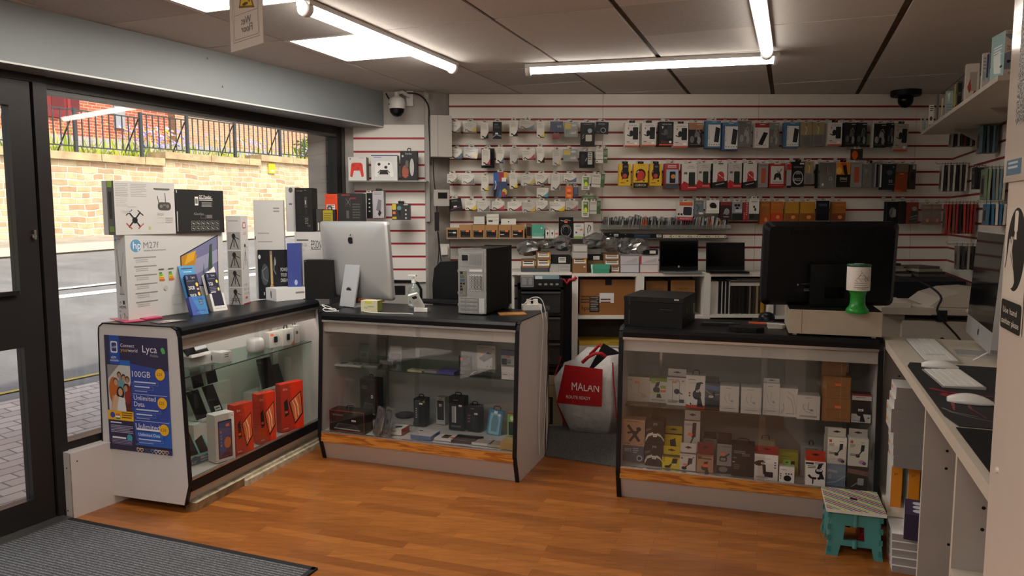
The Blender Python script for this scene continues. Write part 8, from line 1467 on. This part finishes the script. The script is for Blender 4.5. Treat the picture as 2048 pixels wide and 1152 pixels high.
def mouse(s,y,z,yw_,lb):
    mb = MB(); vs = []; N = 10; M_ = 16
    for j in range(N+1):
        t = j/N; x = .125*t; h = .026*math.sin(math.pi*(t*.86+.10))**.8+.004; w = .031*(math.sin(math.pi*(t*.94+.03)))**.35
        for i in range(M_): a = 2*math.pi*i/M_; vs.append((x,w*math.cos(a),max(0,h*math.sin(a))))
    mb.add(vs,[(j*M_+i,j*M_+(i+1) % M_,(j+1)*M_+(i+1) % M_,(j+1)*M_+i) for j in range(N) for i in range(M_)],mat('e2dfdb',.15),True); mb.add(vs,[tuple(range(M_))[::-1],tuple(range(N*M_,N*M_+M_))],mat('e2dfdb',.15)); mkobj('computer_mouse',mb,None,dpt(s,y,z),yw_,label=lb,cat='mouse',group='smooth white mice on the desk')
mouse(.775,.06,ZD+.0035,-28,'white mouse between the two white keyboards'); mouse(1.36,.05,ZD+.0045,-24,'white mouse near the red streaks of the mat')
def imac2():
    e = imac('all_in_one_computer','silver all-in-one computer facing the room at the far end of the desk',dpt(.40,.34,ZD),66,.62,.47,3,False)
    for o in e.children:
        if o.name.startswith('casing'): b = o
    A = MB(); A.T = Matrix.Translation((0,0,.052)) @ Matrix.Rotation(R(3),4,'X'); apple(A,(.02,.0225,.02),(-.05,0,0),(0,0,.05),.5,.5,.32,'1a1a1c'); mkobj('logo',A,b)
imac2()
cable('cable',[dpt(.50,.30,ZD+.003),dpt(.56,.28,ZD+.003),dpt(.60,.33,ZD+.05),dpt(.60,.40,ZD+.06)],.003,'e0dcd6','white cable curving from the foot of the computer on the desk')
# copier behind the desk
def copier():
    O = Vector((2.14,4.22,0)); yw = -12; e = empty('photocopier',O,yw,'beige office copier with a curved document feeder behind the desk','copier'); cm_ = mat('b3aa9c',.45,noise=.05,scale=4); 
    mkobj('body',MB().box(.10,.72,.0,.5,0,.90,cm_).box(0,.12,.04,.4,.74,.93,cm_),e,bevel=.01)
    mkobj('scanner_bed',MB().box(-.02,.72,-.02,.5,.935,.975,cm_).box(.0,.14,.0,.3,.975,1.0,mat('bdb5a8',.45)),e,bevel=.006)
    mkobj('document_feeder',MB().prism([(.24,.978),(.30,1.03),(.40,1.065),(.52,1.075),(.66,1.06),(.70,1.02),(.70,.978)],.02,.42,cm_,'y'),e,bevel=.004)
    mkobj('hinge',MB().box(.27,.32,-.03,-.0,.90,.965,'17161a').box(.24,.62,-.024,-.02,.93,.938,'17161a'),e); mkobj('vents',MB().box(.38,.56,-.003,0,.68,.684,'3a342e').box(.38,.56,-.003,0,.69,.694,'3a342e').box(.38,.56,-.003,0,.70,.704,'3a342e').cyl((.31,-.003,.80),(.31,0,.80),.01,'4a443c'),e)
    mkobj('lever',MB().tube([(.42,-.03,.975),(.47,-.05,.90),(.50,-.05,.86)],.014,'d6d0c6'),e); mkobj('paper',MB().prism([(.12,.05),(.26,.0),(.30,.12),(.16,.16)],.976,.979,'cfc9be','z'),e)
copier()
cable('cable',[Vector((2.30,4.6,1.13)),Vector((2.36,4.3,1.12)),Vector((2.40,4.12,1.05)),Vector((2.38,4.10,.95)),Vector((2.50,4.04,.78)),Vector((2.52,4.0,.6))],.006,'16151a','thick black cable running over the copier')
mb = MB().prism([(2.42,4.88),(3.02,4.90),(3.28,5.6),(2.55,5.6)],0,1.06,mat('22252a',.7,noise=.2,scale=6),'z'); mkobj('covered_cabinet',mb,None,None,label='low cabinet with a dark grey top in the back corner behind the copier',cat='cabinet')
for k,(x,y,n,c) in enumerate([(2.66,5.30,5,'8a8276'),(2.90,5.26,4,'5a5048')]):
    for j in range(n): mkobj('paper_bundle',MB().box(0,.21-.015*j,0,.2,0,.018,mat([c,'3a3430','a39a8c'][j % 3],.6)),None,Vector((x,y,1.0606+.0186*j)),j*3,label=f'{ordn[j]} flat bundle from below in the {["left", "right"][k]} pile on the corner cabinet',cat='papers',group='piles of flat bundles on the corner cabinet')
# ------------------------------------------------------------------ folding stool
def stool():
    P = Vector((1.392,3.155,0)); e = empty('folding_stool',P,-18,'turquoise plastic folding step stool with a striped top','stool'); w,d,h = .232,.26,.215; tq = mat('4a8f8c',.45); 
    def side(y,lean):
        s = MB(); s.T = Matrix.Translation((0,y,0)) @ Matrix.Rotation(R(lean),4,'X'); t = .014
        for poly in ([(0,0),(.05,0),(.06,.05),(.185,.05),(.195,0),(w,0),(w-.01,.075),(.01,.075)],[(.01,.075),(.07,.075),(.075,.14),(.015,.14)],[(w-.075,.075),(w-.01,.075),(w-.015,.14),(w-.08,.14)],[(.015,.14),(w-.015,.14),(w-.022,h-.012),(.022,h-.012)]): s.prism(poly,0,t,tq,'y')
        s.cyl((w/2,-.003,.14),(w/2,-.003,.195),.01,tq,10).cyl((w/2,-.003,.045),(w/2,-.003,.08),.01,tq,10)
        for z in (.03,.08,.13,.18):
            for x in (.008,w-.016): s.box(x-.003,x+.011,-.004,.0,z-.012,z+.012,mat('2f7a78',.4))
        o = mkobj('leg_frame',s,e)
    side(.0,-3); side(d-.014,3)
    for x,m in ((.012,1),(w-.02,-1)):
        f = MB(); f.T = Matrix.Translation((x,0,0)); f.prism([(.02,.0),(.07,.0),(.08,.05),(d-.08,.05),(d-.07,0),(d-.02,0),(d-.025,h-.012),(.03,h-.012),(.03,.08)],0,.01,tq,'x'); mkobj('side_flap',f,e)
    tp = MB().box(-.004,w+.004,-.012,d+.008,h-.014,h,mat('e4dfd2',.35)); o = mkobj('seat',tp,e,bevel=.004)
    st = MB(); cs2 = ['a81424','4f7a84','d0c440','4f7a84']; n = 24; X0_,X1_,Y0_,Y1_ = -.003,w+.003,-.010,d+.006
    ang = R(-50); dxn,dyn = math.cos(ang),math.sin(ang)
    for k in range(-20,40):
        c = cs2[k % 4]
        if c == 'e4dfd2': continue
        a0 = k*.0175; a1 = a0+.0112; pts = []      # band between two parallel lines clipped to the seat
        poly = [(X0_,Y0_),(X1_,Y0_),(X1_,Y1_),(X0_,Y1_)]; nx,ny = .62,.78
        def clip(poly,s,lim):
            out = []
            for i in range(len(poly)):
                p,q = poly[i],poly[(i+1) % len(poly)]; fp = s*((p[0]*nx+p[1]*ny)-lim); fq = s*((q[0]*nx+q[1]*ny)-lim)
                if fp >= 0: out.append(p)
                if fp*fq < 0: t = fp/(fp-fq); out.append((p[0]+(q[0]-p[0])*t,p[1]+(q[1]-p[1])*t))
            return out
        poly = clip(poly,1,a0)
        if len(poly) > 2: poly = clip(poly,-1,a1)
        if len(poly) > 2: st.add([(p[0],p[1],h+.0004) for p in poly],[tuple(range(len(poly)))],mat(c,.35))
    st.add([(w*.45,d*.52,h+.0007),(w*.58,d*.48,h+.0007),(w*.60,d*.58,h+.0007),(w*.48,d*.62,h+.0007)],[(0,1,2,3)],mat('1a1a1c',.4)); mkobj('striped_pattern',st,o)
stool()
# ------------------------------------------------------------------ white pillar notices
def PV(u,v): return onp(u,v,PP,20.9)
def quad_on(u0,v0,u1,v1,label,name,col,art,cat,off=.002,rough=.4):
    A = PV(u0,v1); B = PV(u1,v1); T_ = PV(u0,v0); w = Vector((A.x-B.x,A.y-B.y)).length; h = T_.z-A.z; s = PM.inverted() @ A
    mb = MB(); mb.T = PM @ Matrix.Translation((s.x,-off,s.z)); mb.box(0,w,-.0008,0,0,h,mat(col,rough)); mb.art((0,-.0008,0),(w,0,0),(0,0,h),art,step=.0001); mkobj(name,mb,None,label=label,cat=cat)
hand = [('R',.02,.26,.98,1.0,'d8cdc2',.05),('e',.52,.66,.44,.335,'24211f',30),('R',.40,.80,.56,.97,'e4dcd2',.04),('p',[(.42,.74),(.54,.74),(.52,.80),(.44,.80)],'e4dcd2'),('p',[(.10,.50),(.22,.70),(.30,.72),(.40,.60),(.56,.40),(.50,.36),(.40,.34),(.22,.36)],'d8cdc2'),('s',[(.22,.74),(.10,.44)],.04,'d8cdc2'),('s',[(.30,.76),(.20,.50)],.05,'d8cdc2'),('s',[(.38,.76),(.30,.50)],.05,'d8cdc2'),('s',[(.14,.62),(.06,.50)],.02,'24211f'),('s',[(.3,.62),(.62,.42)],.012,'24211f'),('R',.02,.0,.98,.24,'24211f',.05),('t',.12,.135,.05,'Use hand','e4dcd2',.68),('t',.08,.045,.05,'sanitiser please','e4dcd2',.84)]
quad_on(2004,415,2046,652,'hand sanitiser notice with a hand and dispenser drawing on the white pillar','sanitiser_notice','d2c6ba',hand,'sign')
nz_m = bpy.data.materials.new('speckled_print'); nz_m.use_nodes = True; _n = nz_m.node_tree; _v = _n.nodes.new('ShaderNodeTexNoise'); _v.inputs['Scale'].default_value = 300; _t = _n.nodes.new('ShaderNodeTexCoord'); _r = _n.nodes.new('ShaderNodeValToRGB'); _r.color_ramp.interpolation = 'CONSTANT'; _r.color_ramp.elements[0].color = lin('3a3836'); _r.color_ramp.elements[1].position = .52; _r.color_ramp.elements[1].color = lin('b8b2aa')
_n.links.new(_t.outputs['Object'],_v.inputs[0]); _n.links.new(_v.outputs[0],_r.inputs[0]); _n.links.new(_r.outputs[0],_n.nodes['Principled BSDF'].inputs['Base Color'])
quad_on(2012,-40,2060,366,'glossy hanging notice with a grey speckled panel on the white pillar','notice','cfc4b8',[('r',.38,.25,1,.88,nz_m),('r',.12,.03,.75,.10,'4a6f8a'),('l',.2,.08,.6,2,.02,'b8c8d4')],'sign',.004,.1)
# ------------------------------------------------------------------ cameras, meter box, shelf on the short slatted panel
def dome():
    P = GM @ Vector((.736,6.25,ZC)); P = Vector((2.93,5.62,ZC+.009)); e = empty('dome_camera',P,0,'black dome camera under the ceiling in the far right corner','security camera')
    mkobj('mount_plate',MB().lathe([(.10,-.05),(.105,-.04),(.105,-.0)],'101012',n=28),e); mkobj('camera_ball',MB().lathe([(.005,-.135),(.03,-.13),(.048,-.105),(.055,-.075),(.05,-.052)],mat('0a0a0c',.08),n=24),e)
dome()
def ptz():
    P = ony(794,215,5.50); e = empty('security_camera',P,0,'white turret security camera with black lens bracketed near the window corner','security camera'); w = mat('d8d4d0',.35)
    mkobj('housing',MB().lathe([(.058,-.01),(.062,.03),(.055,.06),(.03,.075),(.018,.08),(.018,.11)],w,n=24),e); mkobj('lens_ball',MB().lathe([(.005,-.068),(.03,-.062),(.05,-.035),(.054,-.008)],mat('121214',.1),n=24).cyl((.0,-.045,-.03),(.0,-.056,-.034),.016,mat('2a2a2e',.1),14),e)
    mkobj('bracket',MB().tube([(0,0,.10),(.03,.05,.12),(.07,.13,.10)],.014,w).box(.05,.10,.135,.155,.03,.14,w),e); mkobj('button',MB().cyl((-.05,-.03,.02),(-.053,-.034,.02),.006,'55524f',8),e)
ptz()
cable('cable',[ony(772,187,5.5),ony(782,200,5.55),ony(800,188,5.6),ony(835,188,5.62),ony(856,210,5.6),ony(858,250,5.58),ony(862,330,5.55)],.006,'2a2826','black cable looping over the white security camera and down the corner')
mkobj('trunking',MB().box(0,.03,0,.02,0,.95,mat('a8a39c',.6)),None,Vector((XC-.012,YL-.042,1.45)),0,label='grey cable trunking beside the short slatted panel',cat='trunking')
mb = MB().box(0,.155,0,.11,0,.30,mat('b3ada6',.5)).box(.05,.054,-.001,0,.0,.30,mat('8a857e')); mkobj('meter_box',mb,None,Vector((ony(862,313,5.5).x,5.5,ony(862,313,5.5).z)),12,bevel=.004,label='pale grey box cupboard on the column between the slatted walls',cat='box')
mb = MB().box(0,.115,0,.07,0,.12,mat('a8a29a',.5)).box(.03,.10,-.002,0,.055,.10,mat('1a1a1c',.2)); mkobj('heating_control',mb,None,Vector((ony(868,412,5.53).x,5.53,ony(868,412,5.53).z)),12,bevel=.003,label='grey wall controller with a dark display below the pale box cupboard',cat='controller')
xk = lambda u,v,Y=5.54: ony(u,v,Y)
cable('cable',[xk(866,318),xk(868,360),xk(873,400),xk(874,430)],.004,'1c1a19','black cable coming down to the power supply on the column')
mkobj('power_brick',MB().box(-.016,.016,-.012,.012,0,.14,mat('141416',.4)),None,xk(874,462),0,bevel=.004,label='black power supply hanging by its cable on the column',cat='power supply')
cable('cable',[xk(875,463),xk(878,500),xk(873,550),xk(868,600),xk(866,640)],.004,'1c1a19','black cable hanging below the power supply, left strand'); cable('cable',[xk(876,463),xk(882,520),xk(886,580),xk(884,640)],.004,'1c1a19','black cable hanging below the power supply, right strand')
mkobj('wall_socket',MB().box(0,.07,0,.04,0,.10,mat('b8b2aa',.5)).box(.01,.06,-.03,0,.02,.08,mat('c9c4bd',.4)),None,xk(880,515),0,bevel=.003,label='white socket with a plugged adapter behind the tower computer',cat='socket')
zs_,ys_ = ony(695,361,5.46).z,5.46; xl,xr = ony(694,361,ys_).x,ony(853,361,ys_).x
mkobj('wall_shelf',MB().box(0,xr-xl,0,.19,-.008,0,clear('e6ebe8',.85,.1,name='acrylic2',op=.25)),None,Vector((xl,ys_,zs_)),0,label='clear shelf of game controller boxes on the short slatted panel',cat='shelf')
gg = 'game controller boxes on the clear shelf'
def GB_(u0,u1,vt,label,col,art,d=.1,yaw=0,side=None,**k): P = Vector((ony(u0,361,ys_+.02).x,ys_+.02,zs_+.0006)); w = wid(P,u1,yaw); carton('controller_box',label,'box',P,yaw,w,hei(P,vt),d,col,art,side=side,group=gg,**k)
def pad_art(c,s='77746f',cx=.48,cy=.52): return [('R',cx-.32,cy-.1,cx+.32,cy+.24,c,.14),('p',[(cx-.32,cy+.1),(cx-.16,cy-.08),(cx-.26,cy-.38),(cx-.38,cy-.34)],c),('p',[(cx+.32,cy+.1),(cx+.16,cy-.08),(cx+.26,cy-.38),(cx+.38,cy-.34)],c),('e',cx-.18,cy+.12,.06,.06,s,12),('e',cx+.08,cy+.0,.06,.06,s,12),('e',cx+.2,cy+.13,.04,.04,s,10)]
GB_(697,733,314,'white box with a red game controller','dcdad6',pad_art('d8301f','b8241a')+[('e',.12,.92,.04,.04,'77746f',10),('l',.6,.95,.9,1,.04,'a8a6a2')],side='8f8d8a')
GB_(743,795,310,'white box with a white and black game controller','d6d4d2',[('r',0,.96,1,1,'3a4080'),*pad_art('ebe9e6','2a2a2c'),('p',[(.36,.42),(.60,.42),(.66,.24),(.30,.24)],'2c2a2c'),('l',.1,.9,.4,1,.05,'5a5ab0'),('s',[(.25,.3),(.36,.42)],.03,'2c2a2c'),('s',[(.71,.3),(.6,.42)],.03,'2c2a2c')])
GB_(801,834,302,'black headset box with grey and orange figures','2b2829',[('t',.3,.88,.06,'Xtrike','c8c4c0',.4),('e',.3,.3,.2,.22,'9a4a2c',14),('e',.7,.45,.13,.3,'b8b4b0',14),('r',.1,.8,.2,.86,'c8c4c0'),('l',.1,.15,.5,1,.06,'b84a2c'),('e',.4,.55,.1,.15,'55504f',12)],d=.09,sart=[('e',.4,.7,.2,.12,'8a8680',10),('l',.2,.5,.8,3,.1,'6a6662')],handle=.2)
gh = 'packs hanging on the short slatted panel'
hang(729,386,745,436,'d6d4d2',[('r',.3,0,1,1,'1a1a1c'),*[('e',.65,.75-.16*i,.12,.03,'c9c6c2',8) for i in range(4)]],'white and black games console box beside the earphone pack',gh,Y=5.40,d=.08)
hang(746,382,768,436,'b8b2b6',[('p',[(.3,.3),(.5,.7),(.8,.65),(.7,.2)],'77727a'),('p',[(.45,.15),(.6,.3),(.8,.2),(.6,.05)],'2a2830'),('l',.1,.92,.8,2,.05,'8a868c')],'pale grey hanging box with a dark clip picture',gh,Y=5.40,d=.09,tabc='1a1a1c',side='8a868a')
hang(784,407,819,440,'3a3a3c',[('R',.02,.62,.24,.98,'d8b820',.03),*price(.05,.36,.16,.16),('r',.02,.05,.26,.2,'c8b020'),('e',.42,.72,.12,.14,'5a8a94',14),('p',[(.32,.6),(.42,.3),(.5,.2),(.5,.6)],'222224'),('l',.68,.9,.92,1,.1,'e0dcd8'),('e',.8,.6,.05,.06,'c9c6c2',8),('e',.8,.35,.05,.06,'c9c6c2',8),('e',.8,.12,.05,.06,'c9c6c2',8)],'dark grey hanging box with yellow squares and an orange sticker',gh,Y=5.40,d=.08,tabc='1a1a1c',side='2a2a2c')
